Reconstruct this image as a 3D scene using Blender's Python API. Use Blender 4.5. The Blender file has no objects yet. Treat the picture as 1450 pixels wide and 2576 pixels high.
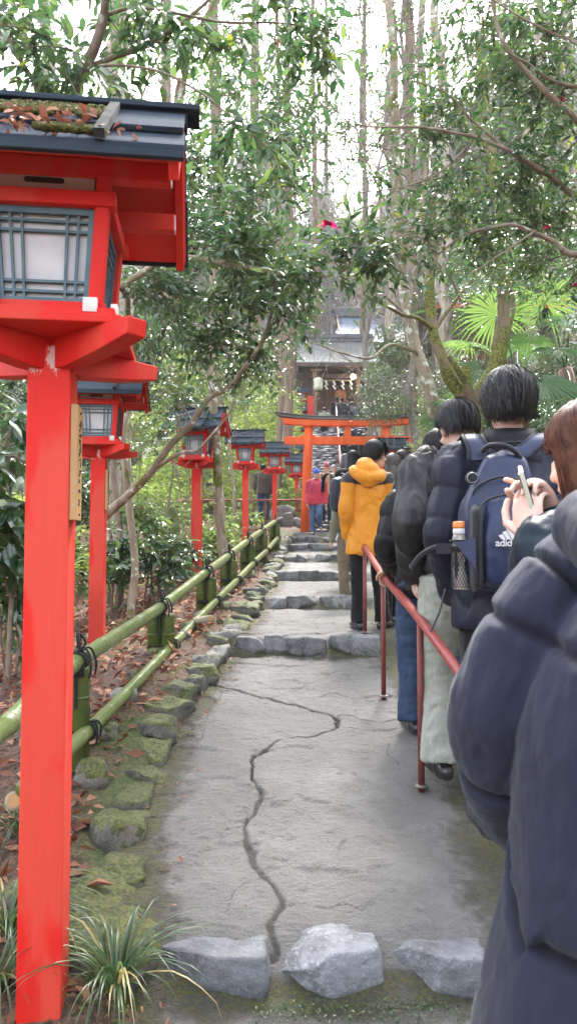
import bpy, bmesh, math, random
import numpy as np
from mathutils import Vector, Matrix
R = math.radians
rng = np.random.default_rng(7)
random.seed(7)
sc = bpy.context.scene
col = sc.collection

# ------------------------------------------------------------------ camera model
FPX, CX, CY = 1803.0, 725.0, 1288.0
PITCH = math.atan((1380 - CY) / FPX)
SP, CP = math.sin(PITCH), math.cos(PITCH)

def P(x, y, d):
    """world point seen at photo position (x, y), d metres ahead of the eye (eye = origin)"""
    u, v = (x - CX) / FPX, (CY - y) / FPX
    dy = CP - v * SP
    s = d / dy
    return np.array((u * s, d, (SP + v * CP) * s))

def PX(px, d):
    return px * d / FPX

# ------------------------------------------------------------------ noise
def vnoise(p, seed=0):
    p = np.asarray(p, float)
    i = np.floor(p).astype(np.int64)
    f = p - i
    f = f * f * (3 - 2 * f)
    def h(dx, dy, dz):
        n = (i[..., 0] + dx) * 374761393 + (i[..., 1] + dy) * 668265263 + (i[..., 2] + dz) * 1274126177 + seed * 974711
        n = (n ^ (n >> 13)) & 0x7fffffff
        n = (n * 1103515245 + 12345) & 0x7fffffff
        n = (n ^ (n >> 15)) & 0x7fffffff
        n = (n * 69069 + 1) & 0x7fffffff
        return ((n >> 7) & 0xffff) / 32767.5 - 1.0
    fx, fy, fz = f[..., 0], f[..., 1], f[..., 2]
    a = h(0,0,0)*(1-fx)+h(1,0,0)*fx
    b = h(0,1,0)*(1-fx)+h(1,1,0)*fx
    c = h(0,0,1)*(1-fx)+h(1,0,1)*fx
    d = h(0,1,1)*(1-fx)+h(1,1,1)*fx
    return (a*(1-fy)+b*fy)*(1-fz)+(c*(1-fy)+d*fy)*fz

def fbm(p, octs=4, seed=0, gain=.5):
    p = np.asarray(p, float)
    s, a, t = 0, 1.0, 0
    for k in range(octs):
        s = s + a * vnoise(p * 2 ** k + 17.3 * k, seed + k)
        t += a
        a *= gain
    return s / t

def sstep(x, a, b):
    t = np.clip((x - a) / (b - a), 0, 1)
    return t * t * (3 - 2 * t)

# ------------------------------------------------------------------ tagging
def tag(o, label=None, cat=None, group=None, kind=None):
    if label: o['label'] = label
    if cat: o['category'] = cat
    if group: o['group'] = group
    if kind: o['kind'] = kind
    return o

def empty(name, loc, label, cat, group=None, rz=0.0, scale=1.0):
    o = bpy.data.objects.new(name, None)
    o.empty_display_size = .1
    col.objects.link(o)
    o.location = [float(c) for c in loc]
    o.rotation_euler = (0, 0, rz)
    o.scale = (scale,) * 3
    return tag(o, label, cat, group)

def children(o):
    return list(o.children)

def copy_tree(o, parent=None):
    c = o.copy()
    col.objects.link(c)
    if parent is not None:
        c.parent = parent
        c.matrix_parent_inverse = o.matrix_parent_inverse.copy()
    for ch in children(o):
        copy_tree(ch, c)
    return c

def link(name, me, parent=None, world=False):
    o = bpy.data.objects.new(name, me)
    col.objects.link(o)
    if parent is not None:
        o.parent = parent
        if world:
            off = np.zeros(3); q = parent
            while q is not None:
                off = off + np.array(q.location); q = q.parent
            V = np.empty(len(me.vertices) * 3, np.float32)
            me.vertices.foreach_get('co', V)
            V = V.reshape(-1, 3) - off.astype(np.float32)
            me.vertices.foreach_set('co', V.ravel())
            me.update()
    return o

def np_mesh(V, polys, mats, smooth=True, attrs=None, midx=None):
    """mesh from an (n,3) array and a list of (m,k) index arrays"""
    me = bpy.data.meshes.new('m')
    V = np.ascontiguousarray(V, np.float32)
    me.vertices.add(len(V))
    me.vertices.foreach_set('co', V.ravel())
    polys = [np.asarray(p, np.int32) for p in polys if len(p)]
    nl = sum(p.size for p in polys)
    npol = sum(len(p) for p in polys)
    me.loops.add(nl)
    me.polygons.add(npol)
    me.loops.foreach_set('vertex_index', np.concatenate([p.ravel() for p in polys]))
    tot = np.concatenate([np.full(len(p), p.shape[1], np.int32) for p in polys])
    st = np.concatenate([[0], np.cumsum(tot)[:-1]]).astype(np.int32)
    me.polygons.foreach_set('loop_start', st)
    if midx is not None:
        me.polygons.foreach_set('material_index', np.asarray(midx, np.int32))
    me.polygons.foreach_set('use_smooth', np.full(npol, smooth, bool))
    for k, a in (attrs or {}).items():
        at = me.attributes.new(k, 'FLOAT', 'POINT')
        at.data.foreach_set('value', np.asarray(a, np.float32))
    me.update(calc_edges=True)
    for m in (mats if isinstance(mats, (list, tuple)) else [mats]):
        me.materials.append(m)
    return me

def rotz(a):
    c, s = math.cos(a), math.sin(a)
    return np.array(((c, -s, 0), (s, c, 0), (0, 0, 1)))
def rotx(a):
    c, s = math.cos(a), math.sin(a)
    return np.array(((1, 0, 0), (0, c, -s), (0, s, c)))
def roty(a):
    c, s = math.cos(a), math.sin(a)
    return np.array(((c, 0, s), (0, 1, 0), (-s, 0, c)))

def nrm(v):
    v = np.asarray(v, float)
    return v / (np.linalg.norm(v, axis=-1, keepdims=True) + 1e-12)

# ------------------------------------------------------------------ mesh collector
class MB:
    def __init__(s):
        s.v, s.f, s.m, s.s, s.n = [], [], [], [], 0
    def add(s, V, F, mi=0, smooth=False):
        V = np.asarray(V, float).reshape(-1, 3)
        s.v.append(V)
        for f in F:
            s.f.append([i + s.n for i in f]); s.m.append(mi); s.s.append(smooth)
        s.n += len(V)
        return s
    def hexa(s, p, mi=0):
        """p: 8 points, bottom ring 0-3 then top ring 4-7"""
        return s.add(p, [(3,2,1,0),(4,5,6,7),(0,1,5,4),(1,2,6,5),(2,3,7,6),(3,0,4,7)], mi)
    def box(s, c, size, rot=None, mi=0):
        x, y, z = [k / 2 for k in size]
        p = np.array([(-x,-y,-z),(x,-y,-z),(x,y,-z),(-x,y,-z),(-x,-y,z),(x,-y,z),(x,y,z),(-x,y,z)])
        if rot is not None: p = p @ np.asarray(rot).T
        return s.hexa(p + np.asarray(c), mi)
    def beam(s, a, b, w, h, up=(0,0,1), mi=0, w2=None, h2=None):
        a, b = np.asarray(a, float), np.asarray(b, float)
        t = nrm(b - a); sd = nrm(np.cross(t, up)); u = np.cross(sd, t)
        w2, h2 = w2 or w, h2 or h
        pa = [a - sd*w/2 - u*h/2, a + sd*w/2 - u*h/2, a + sd*w/2 + u*h/2, a - sd*w/2 + u*h/2]
        pb = [b - sd*w2/2 - u*h2/2, b + sd*w2/2 - u*h2/2, b + sd*w2/2 + u*h2/2, b - sd*w2/2 + u*h2/2]
        return s.hexa(pa + pb, mi)
    def tube(s, pts, rad, n=8, cap=True, mi=0, smooth=True, xref=None, hemi=False):
        V, F = tube_np(pts, rad, n, cap, xref, hemi)
        return s.add(V, F, mi, smooth)
    def lathe(s, prof, n=16, c=(0,0,0), mi=0, smooth=True):
        V, F = [], []
        for r, z in prof:
            for k in range(n):
                a = 2*math.pi*k/n
                V.append((c[0]+r*math.cos(a), c[1]+r*math.sin(a), c[2]+z))
        for j in range(len(prof)-1):
            for k in range(n):
                F.append((j*n+k, j*n+(k+1)%n, (j+1)*n+(k+1)%n, (j+1)*n+k))
        F.append(tuple(range(n-1,-1,-1)))
        F.append(tuple((len(prof)-1)*n+k for k in range(n)))
        return s.add(V, F, mi, smooth)
    def prism(s, poly, vec, mi=0):
        poly = np.asarray(poly, float); n = len(poly)
        V = np.vstack([poly, poly + np.asarray(vec)])
        F = [tuple(range(n-1,-1,-1)), tuple(range(n, 2*n))] + [(k, (k+1)%n, n+(k+1)%n, n+k) for k in range(n)]
        return s.add(V, F, mi)
    def xform(s, M, t=(0,0,0)):
        s.v = [v @ np.asarray(M).T + np.asarray(t) for v in s.v]
        return s
    def merge(s, o):
        for V in [np.vstack(o.v)]:
            s.v.append(V)
        for f, m, sm in zip(o.f, o.m, o.s):
            s.f.append([i + s.n for i in f]); s.m.append(m); s.s.append(sm)
        s.n += len(V)
        return s
    def mesh(s, mats):
        me = bpy.data.meshes.new('m')
        V = np.vstack(s.v)
        me.from_pydata(V.tolist(), [], s.f)
        me.polygons.foreach_set('material_index', np.array(s.m, np.int32))
        me.polygons.foreach_set('use_smooth', np.array(s.s, bool))
        for m in (mats if isinstance(mats, (list, tuple)) else [mats]): me.materials.append(m)
        me.update()
        return me
    def build(s, name, mats, parent=None, world=False, bevel=0, seg=2, label=None):
        o = link(name, s.mesh(mats), parent, world)
        if bevel:
            b = o.modifiers.new('b', 'BEVEL'); b.width = bevel; b.segments = seg
            b.limit_method = 'ANGLE'; b.angle_limit = R(40)
        if label: o['label'] = label
        return o

def frames(pts, xref=None):
    pts = np.asarray(pts, float)
    t = np.gradient(pts, axis=0) if len(pts) > 2 else np.repeat(pts[1:2]-pts[0:1], 2, 0)
    t = nrm(t)
    X = np.zeros_like(pts)
    if xref is not None:
        ref = np.asarray(xref, float)
        X = nrm(ref - t * (t @ ref)[:, None])
    else:
        r = np.array((1., 0, 0)) if abs(t[0][0]) < .8 else np.array((0, 1., 0))
        x = nrm(r - t[0] * (r @ t[0]))
        for i in range(len(pts)):
            x = nrm(x - t[i] * (x @ t[i]))
            X[i] = x
    return t, X, np.cross(t, X)

def tube_np(pts, rad, n=8, cap=True, xref=None, hemi=False):
    pts = np.asarray(pts, float)
    rad = np.asarray(rad, float)
    if rad.ndim == 0: rad = np.full(len(pts), rad)
    if rad.ndim == 1: rad = np.stack([rad, rad], 1)
    t, X, Y = frames(pts, xref)
    if hemi:
        def capr(i, sgn):
            r = rad[i].mean(); out = []
            for a in (30, 58, 80):
                out.append((pts[i] + sgn*t[i]*r*math.sin(R(a)), rad[i]*math.cos(R(a)), X[i], Y[i]))
            return out
        A = capr(0, -1)[::-1]; B = capr(-1, 1)
        pts = np.array([a[0] for a in A] + list(pts) + [b[0] for b in B])
        rad = np.array([a[1] for a in A] + list(rad) + [b[1] for b in B])
        X = np.array([a[2] for a in A] + list(X) + [b[2] for b in B])
        Y = np.array([a[3] for a in A] + list(Y) + [b[3] for b in B])
    ang = np.arange(n) * 2 * math.pi / n
    V = (pts[:, None, :] + X[:, None, :] * (rad[:, 0, None] * np.cos(ang))[..., None]
         + Y[:, None, :] * (rad[:, 1, None] * np.sin(ang))[..., None]).reshape(-1, 3)
    F = []
    m = len(pts)
    for j in range(m - 1):
        for k in range(n):
            F.append((j*n+k, j*n+(k+1) % n, (j+1)*n+(k+1) % n, (j+1)*n+k))
    if cap:
        F.append(tuple(range(n-1, -1, -1)))
        F.append(tuple((m-1)*n+k for k in range(n)))
    return V, F

def spline(pts, n=8):
    """Catmull-Rom through pts (any width)"""
    p = np.asarray(pts, float)
    if len(p) < 3:
        t = np.linspace(0, 1, n+1)[:, None]
        return p[0]*(1-t)+p[-1]*t
    q = np.vstack([2*p[0]-p[1], p, 2*p[-1]-p[-2]])
    out = []
    for i in range(1, len(q)-2):
        for k in range(n):
            t = k/n
            out.append(.5*((2*q[i])+(-q[i-1]+q[i+1])*t+(2*q[i-1]-5*q[i]+4*q[i+1]-q[i+2])*t*t+(-q[i-1]+3*q[i]-3*q[i+1]+q[i+2])*t**3))
    out.append(p[-1])
    return np.array(out)

# ------------------------------------------------------------------ materials
def newmat(name):
    m = bpy.data.materials.new(name); m.use_nodes = True
    nt = m.node_tree
    b = nt.nodes['Principled BSDF']
    return m, nt, b
def N(nt, t, **kw):
    n = nt.nodes.new(t)
    for k, v in kw.items():
        if k.startswith('i_'):
            key = k[2:]
            key = int(key) if key.isdigit() else key.replace('_', ' ')
            n.inputs[key].default_value = v
        else: setattr(n, k, v)
    return n
def L(nt, a, ao, b, bi):
    nt.links.new(a.outputs[ao], b.inputs[bi])
def c4(c): return (c[0], c[1], c[2], 1.0)
def mixc(nt, fac, a, b, fo=0):
    """colour mix; a, b: tuples or (node, output)"""
    m = N(nt, 'ShaderNodeMix', data_type='RGBA')
    if isinstance(fac, (int, float)): m.inputs[0].default_value = fac
    else: nt.links.new(fac.outputs[fo], m.inputs[0])
    for k, x in ((6, a), (7, b)):
        if isinstance(x, tuple) and not hasattr(x[0], 'outputs'): m.inputs[k].default_value = c4(x)
        else: nt.links.new(x[0].outputs[x[1]], m.inputs[k])
    return (m, 2)
def ramp(nt, src, out, stops):
    r = N(nt, 'ShaderNodeValToRGB')
    cr = r.color_ramp
    while len(cr.elements) > 1: cr.elements.remove(cr.elements[0])
    cr.elements[0].position = stops[0][0]; cr.elements[0].color = c4(stops[0][1])
    for p, c in stops[1:]:
        e = cr.elements.new(p); e.color = c4(c)
    nt.links.new(src.outputs[out], r.inputs[0])
    return r
def step2(nt, src, out, a, b):
    r = N(nt, 'ShaderNodeMapRange', interpolation_type='SMOOTHSTEP')
    r.inputs[1].default_value = a; r.inputs[2].default_value = b
    nt.links.new(src.outputs[out], r.inputs[0])
    return r
def coords(nt, scale=(1,1,1), kind='Object'):
    tc = N(nt, 'ShaderNodeTexCoord')
    mp = N(nt, 'ShaderNodeMapping')
    mp.inputs['Scale'].default_value = scale
    L(nt, tc, kind, mp, 0)
    return mp
def noise(nt, mp, scale, detail=4, rough=.55):
    n = N(nt, 'ShaderNodeTexNoise', i_Scale=scale, i_Detail=detail, i_Roughness=rough)
    L(nt, mp, 0, n, 'Vector')
    return n
def bump(nt, b, src, out, strength, dist=.01):
    bp = N(nt, 'ShaderNodeBump', i_Strength=strength, i_Distance=dist)
    nt.links.new(src.outputs[out], bp.inputs['Height'])
    nt.links.new(bp.outputs[0], b.inputs['Normal'])
    return bp

def pm(name, c1, c2=None, scale=6, rough=.6, bs=0, bsc=60, stretch=(1,1,1), metal=0, spec=.5, sheen=0, lo=.35, hi=.65, coat=0, rough2=None, bd=.01):
    m, nt, b = newmat(name)
    c2 = c2 or tuple(k*.75 for k in c1)
    mp = coords(nt, stretch)
    n = noise(nt, mp, scale)
    f = step2(nt, n, 0, lo, hi)
    cm = mixc(nt, f, tuple(c1), tuple(c2))
    L(nt, cm[0], cm[1], b, 'Base Color')
    b.inputs['Roughness'].default_value = rough
    if rough2 is not None:
        mr = N(nt, 'ShaderNodeMapRange'); mr.inputs[3].default_value = rough; mr.inputs[4].default_value = rough2
        L(nt, f, 0, mr, 0); L(nt, mr, 0, b, 'Roughness')
    b.inputs['Metallic'].default_value = metal
    b.inputs['Specular IOR Level'].default_value = spec
    if sheen: b.inputs['Sheen Weight'].default_value = sheen
    if coat: b.inputs['Coat Weight'].default_value = coat
    if bs:
        n2 = noise(nt, mp, bsc, 5)
        bump(nt, b, n2, 0, bs, bd)
    return m
# ------------------------------------------------------------------ camera, light, sky
cam = bpy.data.cameras.new('camera'); camo = bpy.data.objects.new('camera', cam); col.objects.link(camo)
cam.sensor_fit = 'VERTICAL'; cam.sensor_height = 36.0; cam.sensor_width = 36.0
cam.lens = 36.0 * FPX / 2575.5
cam.clip_start = .05; cam.clip_end = 1500
camo.rotation_euler = (math.pi/2 + PITCH, 0, 0)
cam.dof.use_dof = True; cam.dof.focus_distance = 4.5; cam.dof.aperture_fstop = cam.lens / 3.2
sc.camera = camo
sc.view_settings.view_transform = 'Standard'; sc.view_settings.look = 'None'
sc.view_settings.gamma = 1.0; sc.view_settings.exposure = EXPOSURE if 'EXPOSURE' in globals() else 2.82
SUN_AZ, SUN_EL = R(12), R(52)      # ahead and a little right of the view, high
w = bpy.data.worlds.new('World'); sc.world = w; w.use_nodes = True
nt = w.node_tree; nt.nodes.clear()
out = N(nt, 'ShaderNodeOutputWorld'); bg = N(nt, 'ShaderNodeBackground', i_Strength=.14)
sky = N(nt, 'ShaderNodeTexSky', sky_type='NISHITA', sun_disc=False, sun_elevation=SUN_EL, sun_rotation=SUN_AZ,
        air_density=1.0, dust_density=4.0, ozone_density=1.0, altitude=200)
hs = N(nt, 'ShaderNodeHueSaturation', i_Saturation=.35, i_Value=1.15)
L(nt, sky, 0, hs, 'Color'); L(nt, hs, 0, bg, 0); L(nt, bg, 0, out, 0)
sl = bpy.data.lights.new('sun', 'SUN'); sl.energy = 2.0; sl.angle = R(12); sl.color = (1, .95, .88)
so = bpy.data.objects.new('sun', sl); col.objects.link(so)
sd = Vector((math.sin(SUN_AZ)*math.cos(SUN_EL), math.cos(SUN_AZ)*math.cos(SUN_EL), math.sin(SUN_EL)))
so.rotation_euler = sd.to_track_quat('Z', 'Y').to_euler(); so.location = (0, 0, 60)
cy = sc.cycles
cy.max_bounces = 7; cy.diffuse_bounces = 3; cy.glossy_bounces = 3; cy.transmission_bounces = 4; cy.transparent_max_bounces = 8
cy.caustics_reflective = False; cy.caustics_refractive = False
cy.use_denoising = True
cy.sample_clamp_indirect = 6

# ------------------------------------------------------------------ terrain functions
ZP = [(-20,-1.45),(2.36,-1.45),(2.56,-1.31),(5.82,-.856),(5.95,-.725),(7.92,-.665),(8.02,-.545),(10.34,-.466),(10.46,-.336),
      (13.32,-.252),(13.44,-.122),(15.92,-.06),(16.04,.085),(17.05,.125),(17.17,.262),(17.38,.268),(17.5,.385),(19.2,.40),(36.2,7.0),(60,7.0)]
def zp(Y): return np.interp(Y, [a for a, _ in ZP], [b for _, b in ZP])
EL_ = [(-5,-.42),(2.2,-.45),(2.5,-.5),(3.1,-.65),(4.2,-.66),(5.1,-.57),(5.9,-.47),(6.9,-.35),(8,-.31),(9.7,-.19),(13.4,-.1),(16,0),(17.7,.1),(19,.3),(36,1.0)]
def EL(Y): return np.interp(Y, [a for a, _ in EL_], [b for _, b in EL_])
ER_ = [(-5,1.75),(8,1.75),(16,2.1),(17.7,2.7),(19,3.1),(36,4.2)]
def ER(Y): return np.interp(Y, [a for a, _ in ER_], [b for _, b in ER_])
def zsm(Y): return np.interp(Y, [-5,1,2,4,6,8,10,12,14,16,17.7,19,22,26,30], [-1.75,-1.72,-1.5,-1.08,-.8,-.6,-.45,-.3,-.1,.12,.4,.5,.68,.75,.85])
def gz(X, Y):
    X, Y = np.asarray(X, float), np.asarray(Y, float)
    e, r_ = EL(Y), ER(Y)
    base = zsm(Y)
    pth = zp(Y) - .07
    # left garden, then the slope beside the stairs
    l = np.clip(e - X, 0, None)
    left = base + .07*sstep(l, 0, .2) - .20*np.clip(l-.5, 0, 2.2)*(1 - sstep(Y, 8, 14)) + .35*np.clip(l-4,0,9)*(1-sstep(Y,8,16))*.4
    hl = np.interp(Y, [0,21,23.5,26,36,45,60], [0,0,.35,1.6,6.2,8,11]) 
    left = left + hl * sstep(-X, 9.5, 3.0)*1.0 + sstep(Y, 38, 60)*4.5*sstep(-X, 3, 12)
    # right bank
    q = np.clip(X - r_, 0, None)
    right = np.maximum(base, zp(Y)) + .62*np.clip(q,0,6) + .42*np.clip(q-6,0,60)
    z = np.where(X < e, left, np.where(X > r_, right, pth))
    far = np.clip(Y-48, 0, 95)*.60 + .16*np.clip(np.abs(X)-14,0,60)*sstep(Y,20,60)
    z = z + far
    n = fbm(np.stack([X*.9, Y*.9, X*0], -1), 3, 5)*.06*np.where((X < e) | (X > r_), 1, 0)
    n = n + fbm(np.stack([X*.1, Y*.1, X*0], -1), 3, 9)*2.2*sstep(Y, 45, 90)
    return z + n
def G1(x, y): return float(gz(np.array([x]), np.array([y]))[0])
def hit_path(x, y):
    """where the ray through photo point (x, y) meets the path surface"""
    ds = np.concatenate([np.arange(1.2, 20, .004)])
    u, v = (x - CX)/FPX, (CY - y)/FPX
    k = (SP + v*CP)/(CP - v*SP)
    i = np.argmax(k*ds < zp(ds))
    return P(x, y, ds[i])

# ------------------------------------------------------------------ materials of the setting
def mat_ground():
    m, nt, b = newmat('forest_floor')
    mp = coords(nt)
    n1 = noise(nt, mp, .9, 5); n2 = noise(nt, mp, 14, 6, .7); n3 = noise(nt, mp, 45, 4, .7)
    soil = mixc(nt, step2(nt, n2, 0, .35, .65), (.022, .015, .011), (.075, .042, .028))
    soil2 = mixc(nt, step2(nt, n3, 0, .45, .6), soil, (.13, .072, .045))
    moss = mixc(nt, step2(nt, n3, 0, .3, .7), (.02, .033, .008), (.065, .085, .02))
    c = mixc(nt, step2(nt, n1, 0, .52, .66), soil2, moss)
    L(nt, c[0], c[1], b, 'Base Color'); b.inputs['Roughness'].default_value = .9
    bump(nt, b, n2, 0, .7, .03)
    return m
def mat_path():
    m, nt, b = newmat('worn_concrete')
    mp = coords(nt)
    n1 = noise(nt, mp, 1.7, 5, .6); n2 = noise(nt, mp, 9, 7, .7); n3 = noise(nt, mp, 70, 6, .75); n4 = noise(nt, mp, 260, 3)
    base = mixc(nt, step2(nt, n1, 0, .35, .68), (.178, .171, .160), (.272, .264, .252))
    base = mixc(nt, step2(nt, n2, 0, .40, .62), base, (.205,.198,.186))
    pits = N(nt, 'ShaderNodeMath', operation='MULTIPLY', i_1=.75); L(nt, step2(nt, n3, 0, .56, .72), 0, pits, 0)
    base = mixc(nt, pits, base, (.10, .097, .093))
    gr = N(nt, 'ShaderNodeMath', operation='MULTIPLY', i_1=.6); L(nt, step2(nt, n4, 0, .58, .70), 0, gr, 0)
    base = mixc(nt, gr, base, (.52,.51,.50))
    def at(name):
        a = N(nt, 'ShaderNodeAttribute', attribute_name=name); return a
    # dirt and moss lying along the sides and in the joints
    md = N(nt, 'ShaderNodeMath', operation='ADD'); L(nt, at('moss'), 'Fac', md, 0)
    sc2 = N(nt, 'ShaderNodeMath', operation='MULTIPLY_ADD', i_1=1.5, i_2=-.75); L(nt, n2, 0, sc2, 0); L(nt, sc2, 0, md, 1)
    dirt = mixc(nt, step2(nt, n3, 0, .35, .65), (.04, .038, .03), (.10, .085, .062))
    dm = N(nt, 'ShaderNodeMath', operation='MULTIPLY', i_1=.78); L(nt, step2(nt, md, 0, .22, .75), 0, dm, 0)
    base = mixc(nt, dm, base, dirt)
    green = mixc(nt, step2(nt, n3, 0, .35, .65), (.045, .05, .012), (.15, .155, .035))
    ms = N(nt, 'ShaderNodeMath', operation='MULTIPLY'); L(nt, step2(nt, md, 0, .55, 1.0), 0, ms, 0); L(nt, step2(nt, n3, 0, .42, .56), 0, ms, 1)
    base = mixc(nt, ms, base, green)
    base = mixc(nt, at('crack'), base, (.028, .027, .02), fo=2)
    L(nt, base[0], base[1], b, 'Base Color')
    b.inputs['Roughness'].default_value = .72; b.inputs['Specular IOR Level'].default_value = .35
    ad = N(nt, 'ShaderNodeMath', operation='MULTIPLY_ADD', i_1=.5); L(nt, n3, 0, ad, 0); L(nt, n2, 0, ad, 2)
    mp2 = coords(nt, (1,2.6,1)); n5 = noise(nt, mp2, 26, 6, .7); ad2 = N(nt, 'ShaderNodeMath', operation='MULTIPLY_ADD', i_1=1.1); L(nt, n5, 0, ad2, 0); L(nt, ad, 0, ad2, 2)
    bump(nt, b, ad2, 0, 1.0, .03)
    return m
def mat_stone(name, c1, c2, moss=.0, scale=5, rough=.7):
    m, nt, b = newmat(name)
    mp = coords(nt)
    oi = N(nt, 'ShaderNodeObjectInfo')
    n1 = noise(nt, mp, scale, 6, .65); n2 = noise(nt, mp, scale*9, 5, .7)
    n3 = noise(nt, mp, scale*1.3, 4)
    base = mixc(nt, step2(nt, n1, 0, .38, .64), c1, c2)
    vein = mixc(nt, step2(nt, n2, 0, .52, .7), base, tuple(min(1, k*1.35) for k in c2))
    geo = N(nt, 'ShaderNodeNewGeometry'); sx = N(nt, 'ShaderNodeSeparateXYZ'); L(nt, geo, 'Normal', sx, 0)
    a = N(nt, 'ShaderNodeMath', operation='MULTIPLY_ADD', i_1=.45); L(nt, sx, 2, a, 0); L(nt, n3, 0, a, 2)
    n6 = noise(nt, mp, scale*4, 5, .7); a2 = N(nt, 'ShaderNodeMath', operation='MULTIPLY_ADD', i_1=.6); L(nt, n6, 0, a2, 0); L(nt, a, 0, a2, 2)
    mk = step2(nt, a2, 0, 1.30-moss, 1.40-moss)
    g = mixc(nt, step2(nt, n2, 0, .35, .65), (.018, .026, .006), (.105, .115, .022))
    c = mixc(nt, mk, vein, g)
    hv = N(nt, 'ShaderNodeMapRange'); hv.inputs[3].default_value = .75; hv.inputs[4].default_value = 1.2; L(nt, oi, 'Random', hv, 0)
    h = N(nt, 'ShaderNodeHueSaturation'); L(nt, c[0], c[1], h, 'Color'); L(nt, hv, 0, h, 'Value')
    L(nt, h, 0, b, 'Base Color'); b.inputs['Roughness'].default_value = rough
    ad = N(nt, 'ShaderNodeMath', operation='MULTIPLY_ADD', i_1=.4); L(nt, n2, 0, ad, 0); L(nt, n1, 0, ad, 2)
    bump(nt, b, ad, 0, .8, .03)
    return m
M_GROUND = mat_ground(); M_PATH = mat_path()
M_STEP = mat_stone('step_stone', (.115,.12,.127), (.235,.243,.266), -.10, 6, .6)
M_STEPFAR = mat_stone('far_step_stone', (.075,.075,.075), (.20,.20,.205), -.06, 6, .7)
M_STONE = mat_stone('grey_stone', (.085,.085,.078), (.17,.168,.155), .08, 6)
M_MOSSY = mat_stone('mossy_stone', (.07,.068,.055), (.15,.145,.125), .34, 6)
M_STAIR = mat_stone('stair_stone', (.075,.075,.078), (.17,.17,.178), .0, 5)
M_SLAB = pm('torii_base_stone', (.19,.19,.20), (.14,.14,.14), 5, .7, .4, 60)

# ------------------------------------------------------------------ ground sheet
def grid_mesh(xs, ys, zf, mat):
    X, Y = np.meshgrid(xs, ys)
    Z = zf(X, Y)
    V = np.stack([X, Y, Z], -1).reshape(-1, 3)
    nx, ny = len(xs), len(ys)
    i = (np.arange(ny-1)[:, None]*nx + np.arange(nx-1)[None, :]).ravel()
    return np_mesh(V, [np.stack([i, i+1, i+1+nx, i+nx], 1)], mat)
xs = np.concatenate([np.linspace(-150,-24,20), np.arange(-22,-6,.8), np.arange(-6,-1.2,.12), np.arange(-1.2,2.6,.06), np.arange(2.6,8,.2), np.arange(8,24,.9), np.linspace(25,150,20)])
ys = np.concatenate([[-60,-30,-15,-8,-4], np.arange(-2,12,.1), np.arange(12,26,.2), np.arange(26,60,.7), np.linspace(61,240,50)])
tag(link('ground', grid_mesh(xs, ys, gz, M_GROUND)), kind='structure')

# ------------------------------------------------------------------ path slab with its cracks
CR = [([(505,1722),(540,1728),(575,1737),(640,1752),(700,1762),(730,1768),(760,1776),(800,1792),(835,1803),(850,1812)], .015, .024),
      ([(850,1800),(880,1799),(905,1803),(940,1812),(975,1812),(1010,1806),(1062,1800)], .008, .014),
      ([(850,1812),(845,1828),(820,1838),(790,1848),(740,1852),(700,1858),(668,1880),(650,1900),(635,1920),(630,1945),(632,1970)], .013, .020),
      ([(632,1970),(655,2000),(650,2020),(625,2045),(608,2065),(618,2100),(640,2140),(650,2170),(668,2200),(690,2225),(712,2250),(716,2275),(700,2295),(688,2318),(700,2350),(690,2385),(672,2400)], .017, .010),
      ([(845,1690),(800,1712),(760,1728),(720,1745),(690,1752)], .003, .006),
      ([(660,1855),(600,1862),(540,1868)], .003, .005), ([(632,2040),(700,2050),(760,2040),(800,2060)], .003, .004), ([(655,2190),(600,2230),(560,2290)], .003, .004), ([(900,1803),(960,1850),(1000,1935)], .0025, .004), ([(560,1742),(520,1800),(505,1870)], .003, .005),
      ([(560,2085),(585,2072),(600,2066)], .010, .006),
      ([(700,2275),(760,2268),(800,2275),(850,2262),(900,2270)], .004, .006),
      ([(800,1580),(830,1566),(856,1575)], .004, .006), ([(800,1580),(790,1560),(815,1545),(860,1540)], .003, .005)]
CRK = []
for pts, wd, dp in CR:
    q = np.array([hit_path(*p)[:2] for p in pts])
    CRK.append((spline(q, 4), wd, dp))
def crack_field(X, Y):
    wob = fbm(np.stack([X*9, Y*9, X*0], -1), 4, 3)
    wob2 = fbm(np.stack([X*9, Y*9, X*0+7], -1), 4, 4)
    Xw, Yw = X + wob*.035, Y + wob2*.045
    cr = np.zeros_like(X); dep = np.zeros_like(X)
    for q, wd, dp in CRK:
        x0, x1, y0, y1 = q[:,0].min()-.2, q[:,0].max()+.2, q[:,1].min()-.2, q[:,1].max()+.2
        sel = (X > x0) & (X < x1) & (Y > y0) & (Y < y1)
        if not sel.any(): continue
        p = np.stack([Xw[sel], Yw[sel]], -1)
        best = np.full(len(p), 9.)
        for a, b in zip(q[:-1], q[1:]):
            ab = b - a
            t = np.clip(((p - a) @ ab)/(ab @ ab + 1e-9), 0, 1)
            best = np.minimum(best, np.linalg.norm(p - a - t[:, None]*ab, axis=1))
        wv = wd*(1 + .5*wob[sel])
        k = 1 - sstep(best/wv, .35, 1.0)
        cr[sel] = np.maximum(cr[sel], k*min(.97, .50 + dp*24)*(1 if wd < .02 else .72)); dep[sel] = np.maximum(dep[sel], k*dp)
    return cr, dep
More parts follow.
